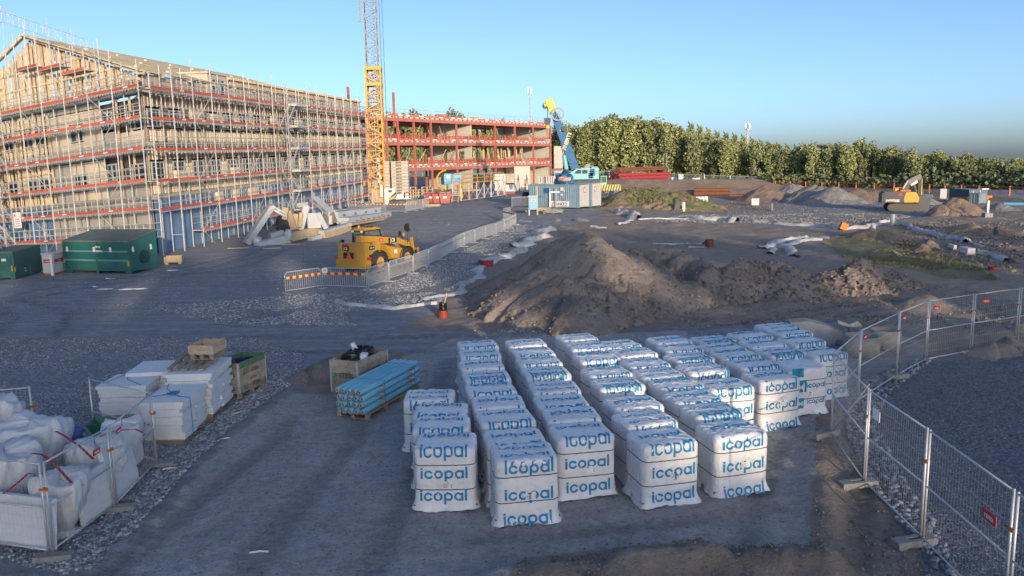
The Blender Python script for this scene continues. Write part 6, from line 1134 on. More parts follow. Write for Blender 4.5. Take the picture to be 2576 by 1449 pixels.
lettering('JCB', .2, TAG_W, th, (-.38, -2.445, 1.48), (PI/2, 0, 0), .006); o = lettering('JCB', .30, TAG_W, th, (.43, .95, 1.70), (PI/2, 0, PI/2), .008); part('letter_ground', MB().bb(.421, .426, .55, 1.35, 1.54, 1.86), BLK, th); part('plate', MB().bb(.99, 1.005, -1.95, -1.45, 1.4, 1.62), BLK, th); lettering('540-140', .11, TAG_W, th, (1.012, -1.7, 1.51), (PI/2, 0, PI/2), .003); part('plate', MB().bb(.421, .427, -.35, .05, 1.72, 1.9), RED_S, th); lettering('renta', .11, TAG_W, th, (.432, -.15, 1.81), (PI/2, 0, PI/2), .003); part('plate', MB().bb(1.17, 1.19, .1, .4, 1.0, 1.22), TAG_W, th); lettering('24', .22, BLK, th, (1.0, -1.75, 1.74), (PI/2, 0, PI/2), .003)
part('axle', MB().bar((-.9, -1.25, .62), (.9, -1.25, .62), .18).bar((-.9, 1.35, .62), (.9, 1.35, .62), .18), BLK, th)
# ------------------------------------------------------------------ excavator
DGREY = mat('excavator_charcoal', (.055, .057, .062), .5, 0, .1, 2); EXY = mat('excavator_yellow', (.62, .32, .03), .45, 0, .06, 2); TRK = mat('track_steel', (.10, .085, .07), .8, 0, .2, 4, .3, 10)
ep = g(2268, 530); ex = thing('excavator', 'dark grey and yellow tracked excavator digging at the earth heap', 'excavator', ep, math.radians(-14)); ex.scale = (1, 1, 1.2); K = .84
def eb(x0, x1, y0, y1, z0, z1): return MB().bb(x0*K, x1*K, y0*K, y1*K, z0*K, z1*K)
for y in (-1.15, 1.15):
    prof = [(-2.0, .12), (-1.7, 0), (1.7, 0), (2.0, .12), (2.15, .45), (2.0, .75), (1.7, .85), (-1.7, .85), (-2.0, .75), (-2.15, .45)]; t_ = part('track', MB().prism([(a_*K, b_*K) for a_, b_ in prof], (y-.3)*K, (y+.3)*K), TRK, ex); m = MB()
    for k in range(16): m.bb((-1.9+k*.25)*K, (-1.78+k*.25)*K, (y-.32)*K, (y+.32)*K, .84*K, .89*K)
    part('track_shoe', m, TRK, t_, stuff=True); part('idler', MB().lathe([(0, -.32*K), (.3*K, -.32*K), (.3*K, .32*K), (0, .32*K)], 16, (-1.75*K, y*K, .42*K), Matrix.Rotation(PI/2, 3, 'X')), DGREY, t_)
part('undercarriage', eb(-1.2, 1.2, -.85, .85, .35, .95), DGREY, ex); part('house', eb(-2.6, .55, -1.3, 1.3, 1.0, 2.25), DGREY, ex); part('side_panel', MB().prism([(.0*K, 1.02*K), (1.75*K, 1.02*K), (1.85*K, 1.5*K), (1.5*K, 2.1*K), (1.2*K, 2.2*K), (.15*K, 2.15*K), (-.1*K, 1.4*K)], -1.36*K, -1.25*K), EXY, ex); part('front_deck', eb(.5, 1.7, -1.25, 1.25, 1.0, 1.5), DGREY, ex)
part('cab', MB().prism([(.55*K, 1.4*K), (1.85*K, 1.4*K), (1.8*K, 2.4*K), (1.45*K, 3.0*K), (.55*K, 3.0*K)], .2*K, 1.25*K), DGREY, ex); part('window', MB().prism([(.7*K, 1.9*K), (1.7*K, 1.9*K), (1.65*K, 2.4*K), (1.4*K, 2.85*K), (.7*K, 2.85*K)], .17*K, .195*K), DKGL, ex)
part('counterweight', eb(-2.85, -2.55, -1.25, 1.25, 1.0, 2.1), DGREY, ex); part('red_mark', MB().bb(-.75*K, -.3*K, -1.32*K, -1.305*K, 1.75*K, 2.05*K), RED_S, ex); lettering('puristbygg', .42*K, TAG_W, ex, (-1.5*K, -1.32*K, 1.28*K), (PI/2, 0, 0), .01); part('grab_rail', MB().tube([(-1.4*K, -1.0*K, 2.25*K), (-1.4*K, -1.0*K, 2.7*K), (-.3*K, -1.0*K, 2.7*K), (-.3*K, -1.0*K, 2.25*K)], .04, 5), mat('rail_orange', (.55, .15, .03), .5), ex); part('filter_box', eb(-1.0, -.5, .1, .6, 2.25, 2.6), EXY, ex)
def epx(x, y, d): return wp(*q('B', x, y), ep.y+d)
Rinv = Matrix.Diagonal((1, 1, 1/1.2)) @ Matrix.Rotation(math.radians(14), 3, 'Z'); el = lambda x, y, d=0.0: Rinv @ (epx(x, y, d)-ep)
b0, b1, b2, b3 = el(505, 520), el(545, 300), el(770, 185), el(745, 560)
m = MB(); m.bar(b0, b1, .55, .75, (0, 1, 0)).bar(b1, b2, .5, .7, (0, 1, 0)); part('boom', m, DGREY, ex); part('boom_badge', MB().box(el(672, 300, -.33), (.8, .05, .28), Matrix.Rotation(-.42, 3, 'Y')), TAG_W, ex)
part('stick', MB().bar(b2, b3, .4, .5, (0, 1, 0)), mat('stick_brown', (.06, .04, .035), .6), ex); part('cylinder', MB().tube([el(480, 400, -.3), el(560, 270, -.3)], .10, 8).tube([el(560, 265), el(700, 190)], .1, 8), GALV, ex); part('stick_cylinder', MB().tube([el(800, 230, -.2), el(790, 500, -.2)], .09, 8), HEADY, ex)
bk = el(800, 680); part('bucket', MB().prism([(-.9, .9), (.2, 1.0), (.75, .3), (.5, -.6), (-.2, -1.0), (-.6, -.4)], -.7, .7, 0, lambda x, y, z: (bk.x+x, bk.y+y, bk.z+z)), DGREY, ex); part('bucket_teeth', MB().bb(bk.x-.5, bk.x+.1, bk.y-.6, bk.y+.6, bk.z-1.15, bk.z-.95), TRK, ex); part('quick_coupler', MB().box((bk.x-.4, bk.y, bk.z+1.2), (.9, .6, .6)), DGREY, ex); part('boom_foot', MB().box(b0, (1.1, 1.0, 1.2)), mat('rail_orange', (.5, .14, .03)), ex)
# ------------------------------------------------------------------ green waste containers, cabinets
GRN = mat('container_green', (.022, .115, .105), .45, 0, .06, 2, .05, 20, 0, dirt=(.04, .14, .13)); GRNL = mat('faded_green_lid', (.10, .135, .12), .8, 0, .15, 2); GRNR = mat('green_rail', (.12, .28, .27), .4)
a, b, c_ = g(165, 686), g(332, 690), g(377, 684); rz_ = yaw(a, b); L_ = (b-a).length; Hg = 2.05
gc = thing('waste_container', 'large dark green waste container with a ramped lid and white stickers', 'waste container', Vector((a.x, a.y, gz(a.x, a.y))), rz_); Wd = 2.3
part('body', MB().bb(.04, L_-.04, .05, Wd, .22, Hg-.12), GRN, gc); part('lid', MB().add([(0, -.03, Hg-.12), (L_, -.03, Hg-.12), (L_+.1, Wd+.05, Hg+.42), (.2, Wd+.05, Hg+.38), (0, -.03, Hg-.02), (L_, -.03, Hg-.02), (L_+.1, Wd+.05, Hg+.5), (.2, Wd+.05, Hg+.46)], [(3, 2, 1, 0), (4, 5, 6, 7), (0, 1, 5, 4), (1, 2, 6, 5), (2, 3, 7, 6), (3, 0, 4, 7)]), GRNL, gc)
part('end_panel', MB().add([(L_-.04, .05, .2), (L_+.05, Wd, .2), (L_+.05, Wd, Hg+.38), (L_-.04, .05, Hg-.14), (L_-.2, .05, .2), (L_-.2, Wd, .2), (L_-.2, Wd, Hg+.38), (L_-.2, .05, Hg-.14)], [(0, 1, 2, 3), (7, 6, 5, 4), (0, 3, 7, 4), (1, 5, 6, 2), (2, 6, 7, 3), (0, 4, 5, 1)]), GRN, gc)
for z in (.62+.55, .62+.0): part('side_rail', MB().bb(.06, L_/2-.06, -.02, .05, z+.15, z+.24).bb(L_/2+.06, L_-.06, -.02, .05, z+.15, z+.24), GRNR, gc)
for x in (.05, L_/2, L_-.08): part('rib', MB().bb(x-.07, x+.07, -.03, .05, .0, Hg-.12), GRN, gc)
part('bottom_rail', MB().bb(0, L_, -.04, .1, .18, .32).bb(L_-.2, L_+.06, .1, Wd, .18, .32), GRN, gc); part('skid', MB().bb(.15, .5, .02, .2, 0, .2).bb(L_-.5, L_-.15, .02, .2, 0, .2), GRN, gc)
for x in (.25, 2.25, 3.45): part('sticker', MB().bb(x, x+.16, -.035, -.03, Hg-.72, Hg-.42), TAG_W, gc)
for y in (.2, 1.75): part('sticker', MB().box((L_+.06, y, 1.5), (.02, .17, .32)), TAG_W, gc)
part('reflector', MB().bb(L_-.22, L_-.08, -.05, -.035, .5, .8), mat('amber_reflector', (.5, .27, .05), .4), gc); part('reflector', MB().bb(.0, .08, -.05, -.035, .65, .9), mat('amber_reflector', (.5, .27, .05), .4), gc); part('feed_hatch', MB().lathe([(0, 0), (.42, 0), (.42, .03), (0, .04)], 18, (L_+.05, 1.15, .95), RXm), mat('hatch_dark', (.012, .05, .05), .6), gc)
lettering('one', .26, TAG_W, gc, (2.62, -.04, Hg-.40), (PI/2, 0, 0), .006); lettering('zero.', .26, TAG_W, gc, (2.72, -.04, Hg-.65), (PI/2, 0, 0), .006); part('logo_box', MB().bb(2.85, 3.08, -.04, -.035, Hg-.36, Hg-.34).bb(3.06, 3.08, -.04, -.035, Hg-.66, Hg-.36), mat('logo_green', (.10, .35, .12), .5), gc)
a, b = g(38, 704), g(107, 684); rz_ = yaw(a, b); L_ = (b-a).length
g2 = thing('waste_container', 'lower green waste container at the left picture edge, lid rising to the right', 'waste container', Vector((a.x, a.y, gz(a.x, a.y))), rz_); Wd = 1.35
part('body', MB().prism([(0, .1), (L_, .1), (L_, 1.62), (0, 1.55)], 0, Wd), GRN, g2); part('lid', MB().prism([(-.05, 1.55), (L_+.05, 1.62), (L_+.05, 1.72), (-.05, 1.65)], -.04, Wd+.1), GRNL, g2); part('side_seam', MB().bb(.3, L_-.2, -.03, 0, .72, .8), GRN, g2); [part('rib', MB().bb(x, x+.1, -.03, 0, .1, z), GRN, g2) for x, z in ((L_*.55, .7), (0, 1.5), (L_-.1, 1.5))]; part('skid', MB().bb(.1, L_-.1, .05, .25, 0, .12).bb(.1, L_-.1, Wd-.25, Wd-.05, 0, .12), GRN, g2)
part('end_door', MB().bb(-.05, -.005, .12, Wd-.12, .2, 1.45), GRN, g2); part('end_seam', MB().bb(-.07, -.05, .12, Wd-.12, .85, .92), GRN, g2); part('reflector', MB().bb(-.08, -.05, .02, .1, .5, .85), mat('amber_reflector', (.5, .27, .05), .4), g2); part('reflector', MB().bb(.03, .13, -.05, -.03, .45, .75), mat('amber_reflector', (.5, .27, .05), .4), g2); lettering('one', .16, TAG_W, g2, (1.3, -.035, .52), (PI/2, 0, 0), .004); lettering('zero', .16, TAG_W, g2, (1.35, -.035, .36), (PI/2, 0, 0), .004); part('sticker', MB().bb(-.06, -.05, .35, .6, 1.1, 1.25), TAG_W, g2)
for px0, py0, px1, py1, lb in ((111, 692, 134, 691, 'pale distribution box with a red sign, left of its twin'), (139, 691, 166, 684, 'pale distribution box with a red sign, half behind the green container')):
    a, b = g(px0, py0), g(px1, py1); rz_ = yaw(a, b); L_ = (b-a).length; t = thing('distribution_box', lb, 'cabinet', Vector((a.x, a.y, gz(a.x, a.y))), rz_); part('body', MB().bb(0, L_, 0, .7, .12, 1.25), CABW, t); part('roof', MB().bb(-.04, L_+.04, -.05, .75, 1.25, 1.31), CABW, t); s_ = part('sign', MB().bb(.06, L_-.02, -.03, -.005, .75, .95), RED_S, t); lettering('renta', .13, WHITE_T, s_, (L_/2, -.034, .85), (PI/2, 0, 0), .002); part('plinth', MB().bb(.05, L_-.05, .05, .65, 0, .12), ORNG, t)
p = g(133, 693); single('white_post', MB().bb(-.07, .07, -.05, .05, 0, 1.25), TAG_W, 'white post standing between the two distribution boxes', 'post', p)
p = g(438, 663); t = thing('open_box', 'open wooden box on the ground near the building corner', 'box', p, .25); [part('board', mb_, LOGW, t) for mb_ in (MB().bb(-.55, .55, -.4, -.37, .12, .5), MB().bb(-.55, .55, .37, .4, .12, .5), MB().bb(-.55, -.52, -.37, .37, .12, .5), MB().bb(.52, .55, -.37, .37, .12, .5), MB().bb(-.52, .52, -.37, .37, .12, .15), MB().bb(-.5, -.3, -.4, .4, 0, .1), MB().bb(.3, .5, -.4, .4, 0, .1))]
# ------------------------------------------------------------------ trees
def leaf_mat(name, c0, c1):
    m = D.materials.new(name); n_, l_ = nodes(m); b = n_['Principled BSDF']; ge = n_.new('ShaderNodeNewGeometry'); r = n_.new('ShaderNodeValToRGB'); r.color_ramp.elements[0].color = (*c0, 1); r.color_ramp.elements[1].color = (*c1, 1); l_.new(ge.outputs['Random Per Island'], r.inputs[0])
    oi = n_.new('ShaderNodeObjectInfo'); hs = n_.new('ShaderNodeHueSaturation'); mr = n_.new('ShaderNodeMapRange'); mr.inputs[3].default_value = .72; mr.inputs[4].default_value = 1.35; l_.new(oi.outputs['Random'], mr.inputs[0]); l_.new(mr.outputs[0], hs.inputs['Value']); l_.new(r.outputs[0], hs.inputs['Color']); l_.new(hs.outputs[0], b.inputs['Base Color']); b.inputs['Roughness'].default_value = .7; return m
LEAF = [leaf_mat('aspen_leaves', (.155, .18, .07), (.27, .29, .12)), leaf_mat('birch_leaves', (.14, .165, .075), (.24, .265, .12)), leaf_mat('dark_leaves', (.085, .11, .052), (.15, .175, .078))]
BARK = mat('pale_bark', (.26, .24, .20), .9, 0, .2, 2, .2, 20); BARKD = mat('dark_bark', (.10, .085, .07), .9, 0, .2, 2, .2, 20)
def leaf_cloud(rs, centres, radii, per, size):
    N = len(centres)*per; c_ = np.repeat(centres, per, 0); r_ = np.repeat(radii, per, 0); d = rs.randn(N, 3); d /= np.linalg.norm(d, axis=1)[:, None]; p = c_+d*(r_*(rs.rand(N)**.45)[:, None]); u = rs.randn(N, 3); u /= np.linalg.norm(u, axis=1)[:, None]; v = np.cross(u, rs.randn(N, 3)); v /= np.linalg.norm(v, axis=1)[:, None]; s = (size*(.6+.8*rs.rand(N)))[:, None]
    V = np.stack([p-u*s-v*s*.6, p+u*s-v*s*.6, p+u*s*.7+v*s*.8, p-u*s*.7+v*s*.8], 1).reshape(-1, 3); return V, np.arange(N*4).reshape(-1, 4)
def tree_proto(name, label, h, w, kind, seed, dens=1.0):
    rs = np.random.RandomState(seed); t = thing(name, label, 'tree', (0, 0, 0), 0, 'trees of the forest edge'); n_ = int(30*dens); z0 = .18 if kind < 2 else .05; zz = z0+(1-z0)*rs.rand(n_)**.85; prof = np.sin(np.clip((zz-z0)/(1-z0), 0, 1)**.75*PI*.93+.12)**.7; a = rs.rand(n_)*2*PI; rad = w*prof*(.2+.8*rs.rand(n_)**.5)*.72
    C_ = np.stack([np.cos(a)*rad, np.sin(a)*rad, zz*h*.93], -1); C_ = np.concatenate([C_, [[0, 0, h*.9], [.2, .1, h*.8]]]); R_ = np.stack([w*.44*(.6+.6*rs.rand(len(C_)))]*2+[w*.55*(.6+.8*rs.rand(len(C_)))], -1); R_[-2:] *= .6
    V, Fq = leaf_cloud(rs, C_, R_, int(62*dens), .20); o = link('crown', fast_mesh('crown', V, Fq, LEAF[kind]), t)
    m = MB(); m.tube([(0, 0, -.3), (.1, 0, h*.35), (-.05, .05, h*.7), (0, 0, h*.93)], [.20, .15, .09, .02], 7)
    for k in range(9): zb_ = h*(.25+.07*k); a_ = rs.rand()*6.28; m.tube([(0, 0, zb_), (math.cos(a_)*w*.45, math.sin(a_)*w*.45, zb_+h*.10)], [.05, .015], 4)
    part('trunk', m, BARK if kind < 2 else BARKD, t); return t
PR = [tree_proto('aspen_tree', 'tall slender sunlit aspen standing in the forest edge', 10, 1.9, 0, 1), tree_proto('aspen_tree', 'tall leafy aspen with a broad crown in the forest edge', 10, 2.4, 0, 2, 1.2), tree_proto('birch_tree', 'birch with a pale trunk and loose crown in the forest edge', 10, 2.0, 1, 3, .8), tree_proto('birch_tree', 'bushy green birch in the forest edge', 10, 2.6, 1, 4, 1.1), tree_proto('pine_tree', 'dark evergreen tree among the paler forest trees', 10, 2.0, 2, 5, 1.0), tree_proto('birch_tree', 'thin sparse birch with a bare lower trunk in the forest edge', 10, 1.6, 1, 6, .6), tree_proto('aspen_tree', 'aspen', 10, 2.9, 0, 7, 1.3), tree_proto('birch_tree', 'birch', 10, 3.2, 1, 8, 1.0), tree_proto('aspen_tree', 'aspen', 10, 1.5, 0, 9, .7), tree_proto('birch_tree', 'birch', 10, 2.3, 1, 10, .75)]
def proto_use(i, used=set()):
    if i in used: return dup(PR[i])
    used.add(i); return PR[i]
def interp(x, T):
    for (a, b), (c_, d) in zip(T[:-1], T[1:]):
        if x <= c_: return b+(d-b)*max(0, (x-a))/(c_-a)
    return T[-1][1]
TOP = [(860, 262), (960, 268), (1000, 276), (1100, 284), (1200, 294), (1300, 306), (1400, 315), (1425, 318), (1470, 318), (1500, 296), (1545, 290), (1600, 296), (1650, 296), (1690, 309), (1720, 325), (1750, 341), (1800, 350), (1850, 358), (1900, 362), (1950, 372), (2000, 377), (2060, 366), (2110, 362), (2160, 362), (2210, 376), (2260, 380), (2320, 387), (2400, 392), (2480, 397), (2580, 404), (2760, 415)]
BOT = [(860, 430), (1425, 440), (1650, 443), (1800, 447), (1950, 458), (2100, 464), (2300, 479), (2450, 491), (2576, 503), (2760, 520)]
KIND_L = ['tall slender aspen', 'broad crowned aspen', 'loose pale trunked birch', 'bushy green birch', 'dark evergreen', 'thin sparse birch', 'wide crowned aspen', 'spreading birch', 'narrow aspen', 'open crowned birch']
ZONES = [(1470, 'beside the blue crane boom'), (1520, 'above the crane counterweight'), (1580, 'above the left of the red girders'), (1640, 'above the red girders'), (1700, 'above the white packages'), (1760, 'where the tall stand steps down'), (1830, 'left of the phone mast'), (1900, 'under the phone mast'), (1960, 'left of the gravel heaps'), (2040, 'above the flat topped gravel heap'), (2120, 'right of the gravel heaps'), (2200, 'left of the excavator'), (2280, 'behind the excavator body'), (2350, 'behind the excavator boom'), (2430, 'left of the far containers'), (2500, 'above the far containers'), (9999, 'at the right picture edge')]
px = 1425; rt = random.Random(5); k = 0
while px < 2700:
    for row in range(3):
        dep = (300-100*(px-1425)/1150)+row*14+rt.uniform(-4, 4); xpx = px+rt.uniform(-6, 6)+row*7; p0 = wp(xpx, interp(xpx, BOT)-(0 if row == 0 else 2), dep); z0 = float(ht(p0.x, p0.y)); top = wp(xpx, interp(xpx, TOP)+(rt.uniform(-6, 10) if row < 2 else 6)+(0 if row else rt.uniform(0, 16)), dep).z; H_ = max(4, top-z0)
        kind = rt.choice([0, 8, 1, 0, 2, 6, 8, 9]) if xpx < 1740 else rt.choice([2, 3, 7, 5, 1, 9, 6, 9, 4 if rt.random() < .3 else 7]); t_ = proto_use(kind); s_ = H_/10; t_.location = (p0.x, p0.y, z0-.2); w_ = max(.8, s_*rt.uniform(.75, 1.2)); t_.scale = (w_, w_, s_); t_.rotation_euler = (0, 0, rt.uniform(0, 6.28)); k += 1
        t_['label'] = KIND_L[kind]+(', front row ' if row == 0 else ', second row ' if row == 1 else ', rear row ')+next(w for lim, w in ZONES if xpx < lim)
    px += 12 if px < 1740 else 11
px = 862
while px < 1425:                                   # tops showing over the red frame
    dep = 300+rt.uniform(0, 30); p0 = wp(px, 430, dep); z0 = float(ht(p0.x, p0.y)); H_ = wp(px, interp(px, TOP)+rt.uniform(-3, 10), dep).z-z0; t_ = proto_use(rt.choice([0, 1, 3, 2])); t_.location = (p0.x, p0.y, z0-.2); s_ = H_/10; t_.scale = (s_*.8, s_*.8, s_); t_.rotation_euler = (0, 0, rt.uniform(0, 6.28)); t_['label'] = 'treetop showing above the red frame roof, '+('near the tower crane' if px < 1000 else 'near the red formwork stack' if px < 1180 else 'near the pale bundle' if px < 1290 else 'near the radio mast'); px += 20
for px in range(1735, 2000, 22):                   # wooded rise behind
    dep = 420; p0 = wp(px, 430, dep); z0 = float(ht(p0.x, p0.y)); H_ = wp(px, interp(px, [(1735, 318), (1800, 338), (1860, 347), (1930, 364), (2000, 372)]), dep).z-z0; t_ = proto_use(3); t_.location = (p0.x, p0.y, z0); s_ = H_/10; t_.scale = (s_*.6, s_*.6, s_); t_['label'] = 'tree on the wooded rise far behind the forest edge'
# brush at the foot of the forest
rs = np.random.RandomState(77); CC = []; RR = []
for px in np.arange(1425, 2720, 7.0):
    dep = (300-100*(px-1425)/1150)-6+rs.randn()*3; p0 = wp(px, interp(px, BOT), dep); z0 = float(ht(p0.x, p0.y)); s_ = (.9+1.0*rs.rand())*(1.0 if px < 1900 else 1.6 if px < 2350 else 2.6); CC.append((p0.x, p0.y, z0+s_*.6)); RR.append((s_*1.3, s_*1.3, s_))
V, Fq = leaf_cloud(rs, np.array(CC), np.array(RR), 70, .38); o = link('undergrowth', fast_mesh('undergrowth', V, Fq, LEAF[2])); o['kind'] = 'stuff'
# masts above the forest
for px, y0, y1, dep, w_, lb in ((1335, 222, 310, 380, .9, 'slim radio mast rising behind the red frame building'), (1878, 312, 395, 420, 1.4, 'lattice phone mast with antennas above the forest')):
    b = wp(px, 430, dep); z0 = float(ht(b.x, b.y)); zt = wp(px, y0, dep).z; t = thing('radio_mast', lb, 'mast', (b.x, b.y, z0)); m = MB(); H_ = zt-z0; r0 = w_/2
    for a_ in (0, 2.09, 4.19): m.tube([(math.cos(a_)*r0, math.sin(a_)*r0, 0), (math.cos(a_)*r0*.6, math.sin(a_)*r0*.6, H_)], .14, 5)
    for k in range(int(H_/2)):
        for j in range(3): a_, b_ = 2.09*j, 2.09*(j+1); z = k*2; m.tube([(math.cos(a_)*r0*.8, math.sin(a_)*r0*.8, z), (math.cos(b_)*r0*.8, math.sin(b_)*r0*.8, z+2)], .06, 4, cap=False)
    part('lattice', m, GALV, t, stuff=True)
    for k in range(4): a_ = k*1.57+.4; part('antenna', MB().box((math.cos(a_)*w_*.9, math.sin(a_)*w_*.9, H_-1-.6*(k % 2)), (.45, .35, 2.4)), TAG_W if k % 2 else GALV, t)
    part('spike', MB().tube([(0, 0, H_-1), (0, 0, H_+1.6)], .1, 5), GALV, t)
# unseen trees added behind the camera to cast shade over the yard
rs = np.random.RandomState(4); CC = []; RR = []
for x in np.arange(-170, 200, 2.9):
    y = -112+rs.randn()*3; hT = 25.6+rs.randn()*1.1
    for k in range(8): z = 4+(hT-4.4)*((k+.5)/8)+rs.randn()*.7; w_ = 2.9*(1-.6*(k/8)**2); CC.append((x+rs.randn()*1.3, y+rs.randn()*2, z)); RR.append((w_, w_, 1.8))
V, Fq = leaf_cloud(rs, np.array(CC), np.array(RR), 230, .55); o = link('shade_treeline', fast_mesh('shade_treeline', V, Fq, LEAF[1])); o['kind'] = 'stuff'
# ------------------------------------------------------------------ pedestrian barriers
STRIPE_R = mat('stripe_red', (.38, .03, .025), .6); STRIPE_Y = mat('stripe_yellow', (.62, .50, .17), .6); BGREY = mat('grey_board', (.33, .36, .40), .6, .2)
def barrier(a, b, label, board, group, h=1.1):
    L = (b-a).length-.06; t = thing('pedestrian_barrier', label, 'barrier', a, yaw(a, b), group); sl = (b.z-a.z)/max(L, .1); Z = lambda x, z: z+sl*x; x0, x1 = .05, L
    part('frame', MB().tube([(x0, 0, Z(x0, .0)), (x0, 0, Z(x0, h-.12)), (x0+.10, 0, Z(x0, h)), (x1-.10, 0, Z(x1, h)), (x1, 0, Z(x1, h-.12)), (x1, 0, Z(x1, .0))], .024, 6), GALV, t, True); part('bottom_rail', MB().tube([(x0, 0, Z(x0, .18)), (x1, 0, Z(x1, .18))], .02, 6), GALV, t)
    m = MB(); n_ = int(L/.12)
    for k in range(1, n_): x = x0+(x1-x0)*k/n_; m.tube([(x, 0, Z(x, .18)), (x, 0, Z(x, h))], .009, 4, cap=False)
    part('bars', m, GALV, t, stuff=True)
    for x in (x0+.05, x1-.05): part('foot', MB().bar((x, -.32, Z(x, .03)), (x, .32, Z(x, .03)), .06, .03), GALV, t)
    if board == 'stripe':
        n_ = 11
        for k in range(n_): part('stripe_board', MB().bb(x0+.05+(x1-x0-.1)*k/n_, x0+.05+(x1-x0-.1)*(k+1)/n_, -.04, -.025, h-.36+sl*x0, h-.22+sl*x0), STRIPE_R if k % 2 else STRIPE_Y, t)
    elif board == 'grey': part('board', MB().add([(x0+.04, -.03, Z(x0, h-.36)), (x1-.04, -.03, Z(x1, h-.36)), (x1-.04, -.03, Z(x1, h-.22)), (x0+.04, -.03, Z(x0, h-.22))], [(0, 1, 2, 3)]), BGREY, t)
    return t
PB = [(717, 741), (811, 727), (926, 730), (979, 709), (1040, 688), (1079, 671), (1111, 654), (1142, 635), (1168, 621), (1195, 611), (1222, 601), (1248, 592), (1269, 583), (1284, 575), (1299, 565)]
pts = [g(*p) for p in PB]; 
for p in pts: p.z = gz(p.x, p.y)
for k, (a, b) in enumerate(zip(pts[:-1], pts[1:])):
    lb = 'galvanised barrier with a red and yellow board, at the free end of the line' if k == 0 else 'galvanised barrier with a striped board and white notice, at the line corner' if k == 1 else f'galvanised barrier with a grey board, {ORD[k-2]} after the striped pair'
    t = barrier(a, b, lb, 'stripe' if k < 2 else 'grey', 'barriers along the gravel wedge')
    if k == 1: s_ = part('notice', MB().bb(.06, .36, -.055, -.045, .86, 1.08), WHITE_T, t); part('notice_print', MB().bb(.13, .30, -.06, -.056, .92, 1.02), BGREY, s_)
    if k == 3: lettering('JCB', .16, TAG_W, t, (.95, -.035, .98), (PI/2, 0, 0), .004)
e1, e2, e3 = pts[-1], g(1265, 552), g(1285, 547)
barrier(e2, e1, 'galvanised barrier with a dark red board, turning back at the far corner', 'stripe', 'barriers along the gravel wedge'); barrier(e2, e3, 'short galvanised barrier closing the far corner of the line', None, 'barriers along the gravel wedge'); 
CBp = [(872, 531), (920, 533), (980, 537), (1021, 538), (1063, 536), (1080, 524)]
CBp = [q('E', a, b) for a, b in ((-230, 645), (65, 672), (375, 678), (700, 676), (860, 650), (970, 625), (1070, 590))]; cpt = [g(*p) for p in CBp]
for k, (a, b) in enumerate(zip(cpt[:-1], cpt[1:])): barrier(a, b, f'striped barrier at the tower crane foot, {ORD[k]} from the left end', 'stripe', 'barriers around the tower crane', 1.25)
for k in range(3): a, b = g(*q('E', 700+k*120, 545-k*8)), g(*q('E', 815+k*120, 538-k*8)); barrier(a, b, f'grey barrier behind the crane base, {ORD[k]} from the left', None, 'barriers behind the crane base', 1.1)
# ------------------------------------------------------------------ wrapped timber elements in front of the building
WRAPT = mat('timber_wrap', (.40, .43, .46), .4, 0, .07, 2, .5, 5, .05); GLU = mat('glulam', (.44, .34, .21), .75, 0, .12, 2.5, .1, 25, .08); GRT = mat('grey_mark_print', (.16, .18, .20), .6)
def dp(x, y, dz=None):
    px, py = q('D', x, y); p = g(px, py) if dz is None else wp(px, py, dz); return p
def beam(a, b, w, h, label, mt, name='wrapped_beam', marks=0, group='wrapped timber elements'):
    a = Vector(a); b = Vector(b); d = b-a; L = d.length; z = d.normalized(); up = Vector((0, 1, 0)) if abs(z.z) > .8 else Vector((0, 0, 1)); x = up.cross(z).normalized(); y = z.cross(x); R = Matrix((x, y, z)).transposed(); m = MB(); V = []; n_ = max(3, int(L/.5)); rs = random.Random(int(L*999))
    c8 = [(-.5, -.44), (-.44, -.5), (.44, -.5), (.5, -.44), (.5, .44), (.44, .5), (-.44, .5), (-.5, .44)]; j_ = .02 if mt is WRAPT else 0
    for i in range(n_+1):
        for cx_, cy_ in c8: V.append(R @ Vector((cx_*w*(1+rs.uniform(-j_, j_)*2), cy_*h*(1+rs.uniform(-j_, j_)*2), L*i/n_+rs.uniform(-j_, j_))))
    m.grid(V, n_+1, 8, close=True).add(V[:8], [tuple(range(7, -1, -1))]).add(V[-8:], [tuple(range(8))]); t = thing(name, label, 'timber beam', a, 0, group); part('body', m, mt, t)
    for k in range(marks):
        f = (k+.5)/marks; c_ = d*f; sgn = -1 if (R @ Vector((0, 1, 0))).y > 0 else 1; fx = R @ Vector((w*.5+.012, 0, 0)); fx = fx if fx.y < 0 else -fx; part('printed_mark', MB().box(c_+fx+R @ Vector((0, h*.1, 0)), (.02, h*.25, .55), R), GRT, t)
    return t
fA = dp(235, 850); yb = fA.y
beam(dp(190, 830, yb), dp(585, 240, yb+1.2), 1.0, .45, 'big wrapped timber element leaning up to the apex, nearest the dumpster', WRAPT, marks=0); beam(dp(585, 240, yb+1.2), dp(810, 370, yb+1.6), .8, .4, 'wrapped timber element sloping down from the apex', WRAPT, marks=2)
beam(dp(350, 890, yb-1), dp(850, 760, yb+1.2), .8, .75, 'crumpled wrapped beam lying in front of the leaning one', WRAPT); beam(dp(560, 710, yb+1.2), dp(800, 640, yb+2), .6, .45, 'short loosely wrapped bundle behind the lying wrapped beam', WRAPT)
single('wrap_remnant', lump(.35, .3, .5, 61, 20, 12, .25), WRAPT, 'crumpled sheet of wrap standing at the end of the lying beam', 'plastic sheet', dp(865, 640, yb+1)-Vector((0, 0, .3)), 0, None, True); single('wrap_remnant', lump(.3, .3, .35, 62, 20, 12, .3), WRAPT, 'crumpled ball of wrap left of the lying beam', 'plastic sheet', dp(365, 790, yb-1), 0, None, True)
